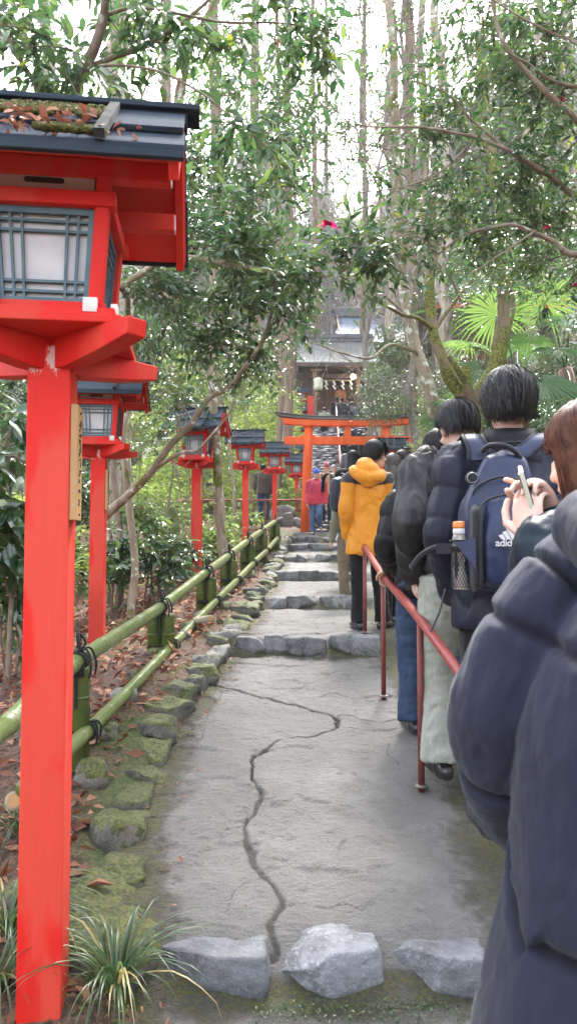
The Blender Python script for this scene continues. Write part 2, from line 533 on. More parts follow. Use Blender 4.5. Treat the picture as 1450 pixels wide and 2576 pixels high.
def path_sheet(ys, nu):
    U, Y = np.meshgrid(np.linspace(0, 1, nu), ys)
    e, r_ = EL(Y)-.06, ER(Y)+.1
    X = e + (r_ - e)*U
    jx = fbm(np.stack([X*2.2, Y*.0, X*0], -1), 2, 31)*.05
    Z = zp(Y + jx)
    cr, dep = crack_field(X, Y)
    p3 = np.stack([X, Y, X*0], -1)
    flat = (np.abs(np.gradient(zp(ys), ys)) < .4)[:, None]
    Z = Z - dep + flat*(fbm(p3*1.6, 3, 40)*.018 + fbm(p3*8, 4, 41)*.012 + fbm(p3*np.array((14.,34.,1)), 3, 42)*.006)
    Z = Z - flat*.012*sstep(fbm(p3*np.array((3.,6.,1)), 4, 44), .12, .2)
    edge = X - EL(Y)
    moss = .85*(1 - sstep(edge, .0, .30)) + .85*np.exp(-((X - (.84 + .04*np.sin(Y*2)))/.17)**2) + .55*sstep(X, 1.0, 1.5)
    for a, b in ((2.05, 2.42), (5.6, 5.86), (7.78, 7.96), (10.15, 10.36), (13.1, 13.36)):
        moss = np.maximum(moss, .8*sstep(Y, a, b)*(1 - sstep(Y, b, b+.06)))
    moss = np.maximum(moss, .42*(1-sstep(Y, 2.1, 2.3)))
    i = (np.arange(len(ys)-1)[:, None]*nu + np.arange(nu-1)[None, :]).ravel()
    me = np_mesh(np.stack([X, Y, Z], -1).reshape(-1, 3), [np.stack([i, i+1, i+1+nu, i+nu], 1)], M_PATH, True,
                 {'moss': moss.ravel(), 'crack': np.clip(cr, 0, 1).ravel()})
    return tag(link('path', me), kind='structure')
path_sheet(np.concatenate([np.arange(-3, 1.4, .1), np.arange(1.4, 2.4, .0125), np.arange(2.4, 6.2, .0075)]), 400)
path_sheet(np.concatenate([np.arange(6.2, 11, .025), np.arange(11, 19.4, .04)]), 90)

# ------------------------------------------------------------------ stones
ICO = {}
def ico(sub):
    if sub not in ICO:
        bm = bmesh.new(); bmesh.ops.create_icosphere(bm, subdivisions=sub, radius=1)
        bm.verts.ensure_lookup_table()
        ICO[sub] = (np.array([v.co[:] for v in bm.verts]), np.array([[v.index for v in f.verts] for f in bm.faces]))
        bm.free()
    return ICO[sub]
def rock_np(size, seed, sub=4, cuts=9, rough=.06, box=.55):
    V, F = ico(sub)
    r = np.random.default_rng(seed)
    p = V.copy()
    # towards a rounded box, then cut by a few planes
    m = np.abs(p).max(1, keepdims=True)
    p = p*(1-box) + p/m*box*.86
    for k in range(cuts):
        n = nrm(r.normal(size=3)*np.array((1, 1, .8)))
        d = np.clip(p @ n - r.uniform(.58, .85), 0, None)
        p = p - d[:, None]*n*.92
    sz = np.array(size)/2
    p = p*sz
    f = 1/np.array(size).mean()
    p = p + nrm(V)*(fbm(p*f*1.3+seed*3.1, 3, seed)*rough*2.2 + fbm(p*f*5+seed, 4, seed+1)*rough*.8)[:, None]*np.array(size).mean()
    return p, F
def rock(name, c, size, seed, mat, label, cat='stone', group=None, rz=0, sub=4, tilt=0, **kw):
    p, F = rock_np(size, seed, sub, **kw)
    p = p @ rotx(tilt).T @ rotz(rz).T
    o = link(name, np_mesh(p, [F], mat))
    o.location = [float(k) for k in c]
    return tag(o, label, cat, group)

# big pale stones of the nearest step: (left, right, yback, yfront) in the photo
near = [(362,668,2335,2470,'long pale grey step stone with a flat top, left of the three nearest'),
        (668,952,2325,2478,'blue grey step stone with a humped top, middle of the three nearest'),
        (948,1218,2325,2462,'pale grey step stone sloping to the right, beside the navy jacket')]
for k, (x0, x1, yb, yf, lb) in enumerate(near):
    d = 2.44
    a, b = P(x0, 2400, d), P(x1, 2400, d)
    sz = ((b[0]-a[0])*1.10+.02, .30, (.19,.185,.19)[k])
    rock('step_stone', ((a[0]+b[0])/2, d+.075, -1.42 + (.012 if k == 1 else 0)), sz, 51+k*7, M_STEP, lb, 'stone', 'natural stones edging the steps', rz=R((2, 9, -4)[k]), sub=5,
         tilt=R(-6), cuts=(4, 5, 4)[k], rough=.055, box=(.9, .74, .88)[k])
rows = [(5.84,.13,[(588,665),(662,722),(718,822),(815,958)],'second'),(7.96,.12,[(648,722),(718,810),(806,868),(862,892)],'third'),
        (10.38,.13,[(688,750),(746,800),(796,888)],'fourth'),(13.36,.13,[(710,748),(745,790),(787,832),(828,880)],'fifth'),
        (15.96,.14,[(722,775),(772,830),(826,872)],'sixth'),(17.1,.14,[(732,768),(765,815),(811,872)],'seventh')]
shapes = ['squarish grey','flat pale','thick dark fronted','long mossy footed']
sd0 = 300
for d, h, xr, nth in rows:
    for k, (x0, x1) in enumerate(xr):
        x0w, x1w = PX(x0-CX, d), PX(x1-CX, d)
        top = float(zp(d+.12))
        rock('step_stone', ((x0w+x1w)/2, d+.10, top-.088+.012*(k % 2)), (x1w-x0w+.06, .28, .215), sd0, M_STEPFAR,
             f'{shapes[k]} step stone in the front edge of the {nth} step up', 'stone', 'natural stones edging the steps', rz=R(rng.uniform(-6, 6)),
             sub=4, tilt=R(-3), cuts=5, rough=.045, box=.88)
        sd0 += 1

# mossy stones along the left edge of the path
Yp = 1.55; k = 0
sizes = ['small','squat','broad','angular','rounded']
while Yp < 17.0:
    f = 1.0 if Yp < 7 else .95
    ln = float(rng.uniform(.17, .33))*f
    if Yp < 2.0: ln = .42
    wdt = float(rng.uniform(.16, .25)); ht = float(rng.uniform(.20, .32))
    if 2.0 < Yp < 2.5: ln, wdt, ht = .5, .30, .34
    Yc = Yp + ln/2
    x = float(EL(Yc)) - wdt*.42
    slope = math.atan2(float(EL(Yc+.3)-EL(Yc-.3)), .6)
    mossy = rng.random() < .75 or (2.0 < Yp < 2.5)
    nm = ('moss topped' if mossy else 'bare grey')
    where = 'by the red lantern post' if Yc < 3 else 'below the first bamboo posts' if Yc < 5 else 'beside the second step' if Yc < 7 else 'beside the third step' if Yc < 9.5 else 'beside the far landings' if Yc < 13 else 'close to the gateway'
    g = float(gz(x, Yc))
    zc = max(float(zp(Yc)), g) + .02 - ht*.28 + float(rng.uniform(-.02, .03))
    rock('edging_stone', (x, Yc, zc), (wdt*1.3, ln*1.38, ht*.85), 900+k, M_MOSSY if mossy else M_STONE,
         f'{sizes[k % 5]} {nm} edging stone on the left of the path {where}', 'stone', 'edging stones left of the path', rz=-slope + R(rng.uniform(-10, 10)),
         sub=4, cuts=7, rough=.10, box=.84, tilt=R(rng.uniform(-6, 6)))
    Yp += ln*.93; k += 1
# a second loose row behind, under the bamboo
Yp = 2.3; k = 0
while Yp < 12:
    x = float(EL(Yp)) - rng.uniform(.30, .50)
    s_ = rng.uniform(.10, .19)
    rock('garden_rock', (x, Yp, G1(x, Yp) + s_*.10), (s_*1.3, s_*1.1, s_*.9), 1400+k, M_MOSSY if (k+1) % 3 else M_STONE,
         f'{sizes[(k*2) % 5]} {"mossy" if (k+1) % 3 else "grey"} rock in the leaf litter under the bamboo fence {"near the first posts" if Yp < 5 else "near its middle" if Yp < 8.5 else "towards its far end"}',
         'rock', 'rocks under the bamboo fence', rz=rng.uniform(0, 6), sub=3, cuts=8, rough=.08)
    Yp += rng.uniform(.25, .6); k += 1

# ------------------------------------------------------------------ stone stairs behind the gateway
def stairs():
    V, F = [], []; n0 = 0
    B, BF = ico(2)
    nst = 50
    r = np.random.default_rng(3)
    for i in range(nst):
        y = 19.25 + (36.2-19.25)*i/nst; z = .40 + 6.6*(i+1)/nst
        x0, x1 = float(EL(y)), float(ER(y))
        xs_ = [x0]
        while xs_[-1] < x1 - .3: xs_.append(xs_[-1] + r.uniform(.32, .75))
        xs_[-1] = x1
        for a, b in zip(xs_[:-1], xs_[1:]):
            m = np.abs(B).max(1, keepdims=True)
            p = B*.25 + B/m*.75*.9
            sz = np.array(((b-a)/2*1.05, .27, .085 + r.uniform(-.01, .02)))
            p = p*sz
            p = p + nrm(B)*(fbm(p*5 + r.uniform(0, 99), 3, 2)*.05)[:, None]
            V.append(p + np.array(((a+b)/2, y+.24+r.uniform(-.03, .03), z-.075+r.uniform(-.012, .012)))); F.append(BF + n0); n0 += len(p)
    V = np.vstack(V)
    tag(link('stone_stairs', np_mesh(V, [np.vstack(F)], M_STAIR)), kind='structure')
stairs()
# ------------------------------------------------------------------ materials of built things
def mat_vermilion(name, c1, c2, worn=(.55,.45,.42), wear=.0):
    m, nt, b = newmat(name)
    mp = coords(nt, (1,1,.35)); mg = coords(nt, (1,1,.06)); mw = coords(nt, (1,1,.6))
    n1 = noise(nt, mp, 5, 4); n2 = noise(nt, mg, 90, 4, .6); n3 = noise(nt, mw, 7, 6, .7)
    c = mixc(nt, step2(nt, n1, 0, .46, .56), c1, c2)
    g = N(nt, 'ShaderNodeMath', operation='MULTIPLY', i_1=.34); L(nt, n2, 0, g, 0)
    c = mixc(nt, g, c, tuple(k*.45 for k in c1))
    # paint flaked off just under the bracket and in a few spots
    sx = N(nt, 'ShaderNodeSeparateXYZ'); tc = N(nt, 'ShaderNodeTexCoord'); L(nt, tc, 'Object', sx, 0)
    a = N(nt, 'ShaderNodeMapRange'); a.inputs[1].default_value = -.17; a.inputs[2].default_value = .06; a.inputs[4].default_value = .17; L(nt, sx, 2, a, 0)
    ad = N(nt, 'ShaderNodeMath', operation='ADD'); L(nt, n3, 0, ad, 0)
    if wear: L(nt, a, 0, ad, 1)
    else: ad.inputs[1].default_value = 0
    fl = step2(nt, ad, 0, .69, .72)
    c = mixc(nt, fl, c, worn)
    L(nt, c[0], c[1], b, 'Base Color')
    b.inputs['Roughness'].default_value = .55; b.inputs['Specular IOR Level'].default_value = .22
    bump(nt, b, n2, 0, .12, .004)
    return m
M_RED = mat_vermilion('vermilion_paint', (.64,.046,.028), (.68,.016,.011))
M_REDPOST = mat_vermilion('vermilion_post_paint', (.70,.066,.042), (.72,.016,.011), (.62,.42,.40), 1)
M_ORANGE = mat_vermilion('torii_paint', (.80,.13,.028), (.74,.105,.022))
M_BLACKROOF = pm('lantern_roof_boards', (.020,.028,.042), (.045,.060,.078), 7, .9, .6, 60, (.12,1,1), spec=.04)
M_BATTEN = pm('roof_batten', (.05,.055,.055), (.022,.025,.026), 18, .9, .2, 60, spec=.05)
M_WHITEWOOD = pm('pale_plank', (.42,.36,.36), (.34,.28,.28), 10, .7, .2, 80, (.2,1,1))
M_WHITETIP = pm('white_painted_tip', (.72,.70,.68), (.58,.55,.52), 20, .6)
M_BLUEFRAME = pm('blue_grey_lattice', (.050,.105,.135), (.075,.14,.17), 14, .5, .1, 80)
M_PAPER = pm('lantern_paper', (.60,.60,.61), (.51,.51,.53), 9, .8)
M_BOARD = pm('name_board_wood', (.46,.27,.11), (.36,.20,.08), 10, .6, .2, 70, (1,1,.12))
M_INK = pm('ink', (.03,.022,.018), None, 10, .7)
M_SLOT = pm('dark_slot', (.03,.012,.012), None, 10, .9)
M_RAIL = pm('rust_red_rail', (.30,.055,.048), (.23,.040,.036), 8, .38, .12, 120, hi=.7)
M_POSTRED = pm('rust_red_post', (.20,.045,.036), (.13,.034,.028), 16, .55, .25, 120)
M_STEEL = pm('rail_foot_plate', (.25,.22,.20), (.15,.12,.1), 20, .5, metal=.6)
M_MOSS = pm('roof_moss', (.13,.115,.014), (.05,.06,.010), 60, .95, 1.0, 120, bd=.02)
M_TOROOF = pm('torii_top_boards', (.17,.165,.155), (.11,.106,.10), 6, .8, .3, 50, (.1,1,1))
M_LEAFDRY = None

# ------------------------------------------------------------------ wayside lanterns
Z_PL = .085     # platform underside above the post top
def lantern_parts(root, zb, board=True, detail=True, bev=.004, bev_caps=True):
    """built in root space; z=0 is the top of the post, zb (negative) its foot"""
    pw = .129
    MB().box((0,0,zb/2+.03), (pw,pw,-zb+.06)).build('post', M_REDPOST, root, bevel=bev if detail else 0)
    # crossed bracket arms, boat shaped
    for a in (45, 135):
        b = MB()
        prof = [(-.405,.085),(.405,.085),(.40,.035),(.28,.012),(.10,-.012),(-.10,-.012),(-.28,.012),(-.40,.035)]
        w = .072 if a == 45 else .068
        poly = np.array([(x, -w/2, z) for x, z in prof])
        b.prism(poly, (0, w, 0)); b.xform(rotz(R(a)))
        b.build('bracket_arm', M_RED, root, bevel=bev if detail else 0)
    p = MB(); p.box((0,0,Z_PL+.012), (.47,.47,.024)); p.box((0,0,Z_PL+.037), (.425,.425,.028))
    p.build('platform', M_RED, root, bevel=bev if detail else 0)
    z0, z1 = Z_PL+.052, Z_PL+.40
    h0, h1 = .150, .176
    fr = MB(); tip = MB()
    fr.box((0,0,z0+.012), (.36,.36,.026))
    for sx in (-1,1):
        for sy in (-1,1):
            fr.beam((sx*h0,sy*h0,z0+.02), (sx*h1,sy*h1,z1+.06), .042, .042, up=(0,1,0))
    def hw(z): return h0 + (h1-h0)*(z-z0)/(z1-z0)
    zbm = z1-.018
    for s in (-1,1):
        fr.box((0,s*(hw(zbm)+.004),zbm), (2*hw(zbm)+.07,.048,.044)); fr.box((s*(hw(zbm)+.004),0,zbm+.003), (.044,2*hw(zbm)-.02,.044))
    fr.box((0,0,z1+.10), (2*h1-.03,2*h1-.03,.09))
    fr.build('box_frame', M_RED, root, bevel=bev if detail else 0)
    for sx in (-1,1):
        for sy in (-1,1):
            if bev_caps:
                MB().box((sx*.142,sy*.205,z0+.006), (.04,.02,.042)).build('joint_cap', M_WHITETIP, root); MB().box((sx*.205,sy*.142,z0+.006), (.02,.04,.042)).build('joint_cap', M_WHITETIP, root)
    # four faces: paper, lattice, slotted plank
    for k in range(4):
        rot = rotz(k*math.pi/2)
        zl, zh = z0+.025, z1-.04
        def pt(u, v, o):      # u -1..1 across the opening, v 0..1 up, o outwards
            z = zl + (zh-zl)*v
            hh = hw(z)
            return np.array(((hh-.021)*u, -(hh - .012 + o), z))
        def bar(u0,u1,v0,v1,o0,o1,B):
            B.hexa([pt(u0,v0,o1),pt(u1,v0,o1),pt(u1,v0,o0),pt(u0,v0,o0),pt(u0,v1,o1),pt(u1,v1,o1),pt(u1,v1,o0),pt(u0,v1,o0)])
        pa = MB(); bar(-1,1,0,1,-.012,-.006,pa); pa.xform(rot); pa.build('paper_pane', M_PAPER, root)
        la = MB()
        bar(-1,-.86,0,1,0,.014,la); bar(.86,1,0,1,0,.014,la); bar(-.86,.86,0,.06,0,.014,la); bar(-.86,.86,.93,1,0,.014,la)
        for u in (-.66,-.44,.44,.66): bar(u-.028,u+.028,.06,.93,-.002,.008,la)
        for v in (.13,.235,.76,.865): bar(-.86,.86,v-.014,v+.014,-.004,.0095,la)
        la.xform(rot); la.build('lattice', M_BLUEFRAME, root)
        zz = z1+.038
        sl = MB(); sl.box((0,-(h1-.004),zz), (2*h1-.06,.014,.062)); sl.xform(rot); pl = sl.build('slotted_plank', M_WHITEWOOD, root)
        if detail or k == 0:
            q = MB(); q.box((0,-(h1+.0035),zz), (.10,.003,.017))
            for s in (-1,1): q.lathe([(.0085,0),(.0085,.003)], 10)
            V = q.v[-2:]; q.v[-2] = V[0] @ rotx(R(90)).T + np.array((-.05,-(h1+.002),zz)); q.v[-1] = V[1] @ rotx(R(90)).T + np.array((.05,-(h1+.002),zz))
            q.xform(rot); q.build('slot', M_SLOT, pl)
    # purlins and gable timbers under the roof
    zu = z1+.08
    for s in (-1,1):
        b = MB(); b.box((0,s*.165,zu), (.74,.045,.06)); b.build('purlin', M_RED, root, bevel=bev if detail else 0)
        if bev_caps:
            for e in (-1,1): MB().box((e*.3715,s*.165,zu), (.004,.039,.054)).build('purlin_end', M_WHITETIP, root)
    ze, zr, hd, hl = zu-.06, zu+.232, .355, .405
    sl = math.atan2(zr-ze, hd)
    un = MB(); rf = MB(); bts = []
    for s in (-1,1):
        e, r_ = np.array((0,s*hd,ze)), np.array((0,0,zr))
        n = np.array((0, s*math.sin(sl), math.cos(sl)))
        # red soffit boarding, then two lapped dark boards
        def slab(B, t0, t1, o0, o1, L_):
            a, b = e+(r_-e)*t0, e+(r_-e)*t1
            B.hexa([a+n*o0-(L_,0,0), a+n*o0+(L_,0,0), b+n*o0+(L_,0,0), b+n*o0-(L_,0,0), a+n*o1-(L_,0,0), a+n*o1+(L_,0,0), b+n*o1+(L_,0,0), b+n*o1-(L_,0,0)])
        slab(un, .0, .985, 0, .014, hl)
        slab(rf, -.03, .5, .015, .040, hl+.008); slab(rf, .42, 1.0, .042, .060, hl+.004)
        rf.beam(e+n*.02-(hl+.01,0,0)+(0,s*.012,0), e+n*.02+(hl+.01,0,0)+(0,s*.012,0), .022, .038)
        for x in (-.19,.19):
            a, b = e+(r_-e)*-.04+n*.066, e+(r_-e)*.93+n*.072
            bts.append(MB().beam(a+(x,0,0), b+(x,0,0), .03, .024, up=n))
    for e in (-1,1):      # barge boards
        for s in (-1,1):
            un.beam((e*(hl-.02),s*hd,ze-.012), (e*(hl-.02),s*.008,zr-.012), .03, .07, up=(0,0,1))
    rg = MB(); rg.box((0,0,zr+.062), (2*hl+.10,.115,.018)); rg.box((0,0,zr+.035), (2*hl+.02,.075,.04))
    un.build('soffit', M_RED, root, bevel=bev if detail else 0)
    o = rf.build('roof', M_BLACKROOF, root, bevel=.003 if detail else 0)
    for bt in bts: bt.build('batten', M_BATTEN, o)
    rg.build('ridge_board', M_BLACKROOF, o, bevel=.003 if detail else 0)
    if board:
        nb = MB(); nb.box((pw/2+.0115,-.012,-.30), (.022,.09,.36)); nb = nb.build('name_board', M_BOARD, root, bevel=.002)
        ink = MB(); r = random.Random(5)
        for j in range(9):            # a column of brushed characters
            zc = -.175 - j*.031
            for _ in range(6):
                a = np.array((pw/2+.0232, -.012 + r.uniform(-.016,.016), zc + r.uniform(-.011,.011)))
                v = np.array((0, r.uniform(-.012,.012), r.uniform(-.012,.012)))
                ink.beam(a-v/2-(0,.002,0), a+v/2+(0,.002,0), .0022, .0032, up=(1,0,0))
        ink.build('writing', M_INK, nb)
        MB().lathe([(.004,0),(.0045,.002),(.002,.004)], 8).xform(roty(R(90)), (pw/2+.0225,-.012,-.142)).build('nail', M_BATTEN, nb)
        MB().lathe([(.004,0),(.0045,.002),(.002,.004)], 8).xform(roty(R(90)), (pw/2+.0225,-.012,-.462)).build('nail', M_BATTEN, nb)

LG = 'red wayside lanterns lining the steps'
lant1 = empty('lantern', (-.745, 2.25, .568), 'nearest red post lantern with leaves and moss on its roof', 'lantern', LG, R(7))
lantern_parts(lant1, -2.05)
LZ = Z_PL+.40+.08        # eave reference
# moss and dead leaves on the near roof
def roof_litter():
    r = np.random.default_rng(11)
    zu = LZ; ze, zr, hd = zu-.06, zu+.232, .355
    sl = math.atan2(zr-ze, hd)
    n = np.array((0,-math.sin(sl), math.cos(sl)))
    e, rr = np.array((0,-hd,ze)), np.array((0,0,zr))
    V, F = ico(2); VV, FF = [], []; k = 0
    for _ in range(2600):
        t = r.uniform(.52,.90) if r.random() < .78 else r.uniform(.0,.10)
        x = r.uniform(-.41,.18) if t > .5 else r.uniform(.02,.20)
        if vnoise(np.array((x*14, t*9, 3.)), 4) < -.25 and t > .5: continue
        c = e+(rr-e)*t + n*.066 + np.array((x,0,0))
        s = r.uniform(.004,.012)
        VV.append(V*np.array((s,s,s*.8))*r.uniform(.7,1.3,(len(V),1)) + c); FF.append(F+k); k += len(V)
    me = np_mesh(np.vstack(VV), [np.vstack(FF)], M_MOSS)
    link('moss', me, [c for c in lant1.children if c.name.startswith('roof')][0])
roof_litter()

def lantern_copy(src, loc, rz, scale, label):
    c = copy_tree(src); c.location = loc; c.rotation_euler = (0,0,rz); c.scale = (scale,)*3; c['label'] = label
    return c
LN = [(250,1150,6.45,R(5),'second red post lantern, its roof half hidden by the nearest one'),
      (496,1176,10.3,R(-9),'third red post lantern, with a camellia branch crossing its roof'),
      (617,1181,15.5,R(-2),'red post lantern rising just behind the far half of the bamboo fence'),
      (690,1191,19.5,R(0),'red post lantern in front of the man in the brown jacket')]
base2 = None
for k, (x, y, d, rz, lb) in enumerate(LN):
    p = P(x, y, d)
    zg = G1(p[0], p[1])
    o = empty('lantern', p, lb, 'lantern', LG, rz)
    lantern_parts(o, min(zg - p[2] - .1, -1.3), board=k < 3, detail=k < 2)
    base2 = o
far = [(745,1202,23.5,.92,'small red lantern on a post directly left of the near gateway pillar'),
       (748,1163,27.5,.85,'red lantern half hidden behind the gateway pillar, under the lower beam'),
       (747,1110,30.5,.85,'red lantern seen between the two gateway beams left of the pillar'),
       (753,1058,33.0,.8,'red lantern just above the left end of the gateway roof'),
       (759,1010,35.0,.8,'red lantern beside the shrine gate post'),
       (986,1182,16.9,.88,'red post lantern right of the steps behind the queue heads')]
for x, y, d, s, lb in far:
    p = P(x, y, d)
    o = empty('lantern', p, lb, 'lantern', LG, R(3), s)
    zg = (min(G1(p[0], p[1]), p[2]-.9*s) - p[2] - .2)/s
    lantern_parts(o, zg, board=False, detail=False, bev_caps=False)

# ------------------------------------------------------------------ the gateway
def torii():
    ty = 17.75
    cx = PX(874-CX, ty); z0 = .39
    root = empty('torii_gate', (cx, ty, z0), 'orange shrine gateway with a curved grey top beam across the steps', 'gateway')
    zk = P(874,1048,ty)[2] - z0
    zs = P(874,1072.6,ty)[2] - z0
    zn1, zn0 = P(874,1099,ty)[2]-z0, P(874,1119,ty)[2]-z0
    hb, ht = 1.06, .96
    for s in (-1,1):
        b = MB(); b.tube([(s*hb,0,-.02),(s*(hb-.03),0,zs*.35),(s*(ht+.03),0,zs*.7),(s*ht,0,zs)], [.118,.115,.110,.105], 28)
        pl = b.build('pillar', M_ORANGE, root)
        if s < 0:      # ink inscription down the foot
            ink = MB(); r = random.Random(9)
            for j in range(9):
                for _ in range(5):
                    a = -math.pi/2 + .25 + r.uniform(-.28,.28)
                    z = .95 - j*.085 + r.uniform(-.025,.025)
                    c = np.array((s*(hb-.0075*z*3) + .119*math.cos(a), .119*math.sin(a), z))
                    v = np.array((r.uniform(-.02,.02), 0, r.uniform(-.03,.03)))
                    ink.beam(c-v/2-(0,0,.006), c+v/2+(0,0,.006), .006, .010, up=(0,1,0))
            ink.build('inscription', M_INK, pl)
        c = MB(); c.lathe([(.15,zs-.02),(.15,zs)], 24, (s*ht,0,0)); c.build('pillar_cap', M_ORANGE, root)
    def curved(hl, zt, zb, w, up, n=24, endcut=.05):
        """beam curving up at its tips"""
        V, F = [], []
        for i in range(n+1):
            t = -1+2*i/n
            x = hl*t; lift = up*abs(t)**3
            for (dy, z) in ((-w/2,zb),(w/2,zb),(w/2,zt),(-w/2,zt)):
                ex = endcut*t*(1 if z == zt else 0)
                V.append((x+ex, dy, z+lift))
        for i in range(n):
            for k in range(4):
                F.append((i*4+k, i*4+(k+1)%4, (i+1)*4+(k+1)%4, (i+1)*4+k))
        F.append((3,2,1,0)); F.append(tuple(n*4+k for k in range(4)))
        return V, F
    b = MB(); b.add(*curved(1.57, zs+.15, zs+.004, .20, .05)); b.build('upper_beam', M_ORANGE, root, bevel=.006)
    b = MB(); b.add(*curved(1.70, zk-.03, zs+.153, .26, .10, endcut=.07)); b.add(*curved(1.74, zk-.005, zk-.028, .33, .11, endcut=.07)); b.build('top_roof_beam', M_TOROOF, root, bevel=.004)
    b = MB(); b.box((0,0,(zn0+zn1)/2), (3.14,.13,zn1-zn0)); b.build('lower_beam', M_ORANGE, root, bevel=.006)
    for s in (-1,1):
        for e in (-1,1):
            b = MB(); b.box((s*(ht+.012)+e*.14,0,zn1+.022), (.07,.10,.045)); b.build('wedge', M_ORANGE, root, bevel=.004)
    b = MB(); b.box((0,0,(zn1+zs)/2), (.17,.10,zs-zn1-.004)); b.build('strut', M_ORANGE, root, bevel=.004)
    b = MB()
    b.box((-1.06,0,-.06), (.55,.55,.13)); b.box((1.06,0,-.06), (.55,.55,.13)); b.build('base_stone', M_SLAB, root, bevel=.015)
torii()
tag(MB().box((PX(815-CX,17.6)+.15,17.72,.30), (1.35,.42,.20)).build('landing_slab', M_SLAB, bevel=.012), 'flat grey stone slab between the gateway pillars', 'slab')

# ------------------------------------------------------------------ bamboo fence
def mat_bamboo():
    m, nt, b = newmat('green_bamboo')
    mp = coords(nt, (1,1,1)); mg = coords(nt, (6,.5,6))
    n1 = noise(nt, mp, 2.3, 4); n2 = noise(nt, mg, 14, 4)
    at = N(nt, 'ShaderNodeAttribute', attribute_name='along')
    c = mixc(nt, step2(nt, n1, 0, .35, .7), (.075,.125,.030), (.135,.17,.06))
    c = mixc(nt, step2(nt, n2, 0, .5, .75), c, (.21,.24,.11))
    c = mixc(nt, at, c, (.25,.235,.12), fo=2)
    L(nt, c[0], c[1], b, 'Base Color'); b.inputs['Roughness'].default_value = .28; b.inputs['Specular IOR Level'].default_value = .55
    return m
M_BAMBOO = mat_bamboo()
M_BAMBOOPOST = pm('bamboo_post', (.05,.082,.012), (.10,.125,.03), 7, .35, .1, 60, (1,1,.3))
M_BAMBOOCUT = pm('bamboo_cut_end', (.36,.33,.24), (.26,.22,.15), 20, .7)
M_ROPE = pm('black_palm_rope', (.012,.012,.013), (.022,.022,.022), 40, .85, .8, 300)
def bamboo_pole(pts, r0, r1, seed, age):
    """jointed pole: ridged rings about every 30 cm"""
    q = spline(pts, 40)
    s = np.concatenate([[0], np.cumsum(np.linalg.norm(np.diff(q, axis=0), axis=1))])
    rr = np.random.default_rng(seed)
    nodes = []; t = .1
    while t < s[-1]: nodes.append(t); t += rr.uniform(.24,.34)
    ts = []
    for a in nodes: ts += [a-.05, a-.014, a-.006, a, a+.005, a+.010, a+.018, a+.05]
    ts = np.unique(np.clip(np.concatenate([ts, np.arange(0, s[-1], .08), [0, s[-1]]]), 0, s[-1]))
    p = np.stack([np.interp(ts, s, q[:, k]) for k in range(3)], 1)
    rad = r0 + (r1-r0)*ts/s[-1]
    tone = np.zeros(len(ts))
    for a in nodes:
        d = ts - a
        rad = rad*(1 + .045*np.exp(-((d+.003)/.006)**2) - .05*np.exp(-((d-.010)/.005)**2) + .02*np.exp(-(d/.04)**2))
        tone = np.maximum(tone, .85*np.exp(-((d-.004)/.011)**2))
    V, F = tube_np(p, rad, 16, True)
    return V, F, np.repeat(np.clip(tone + age*np.linspace(0, 1, len(ts)), 0, 1), 16)
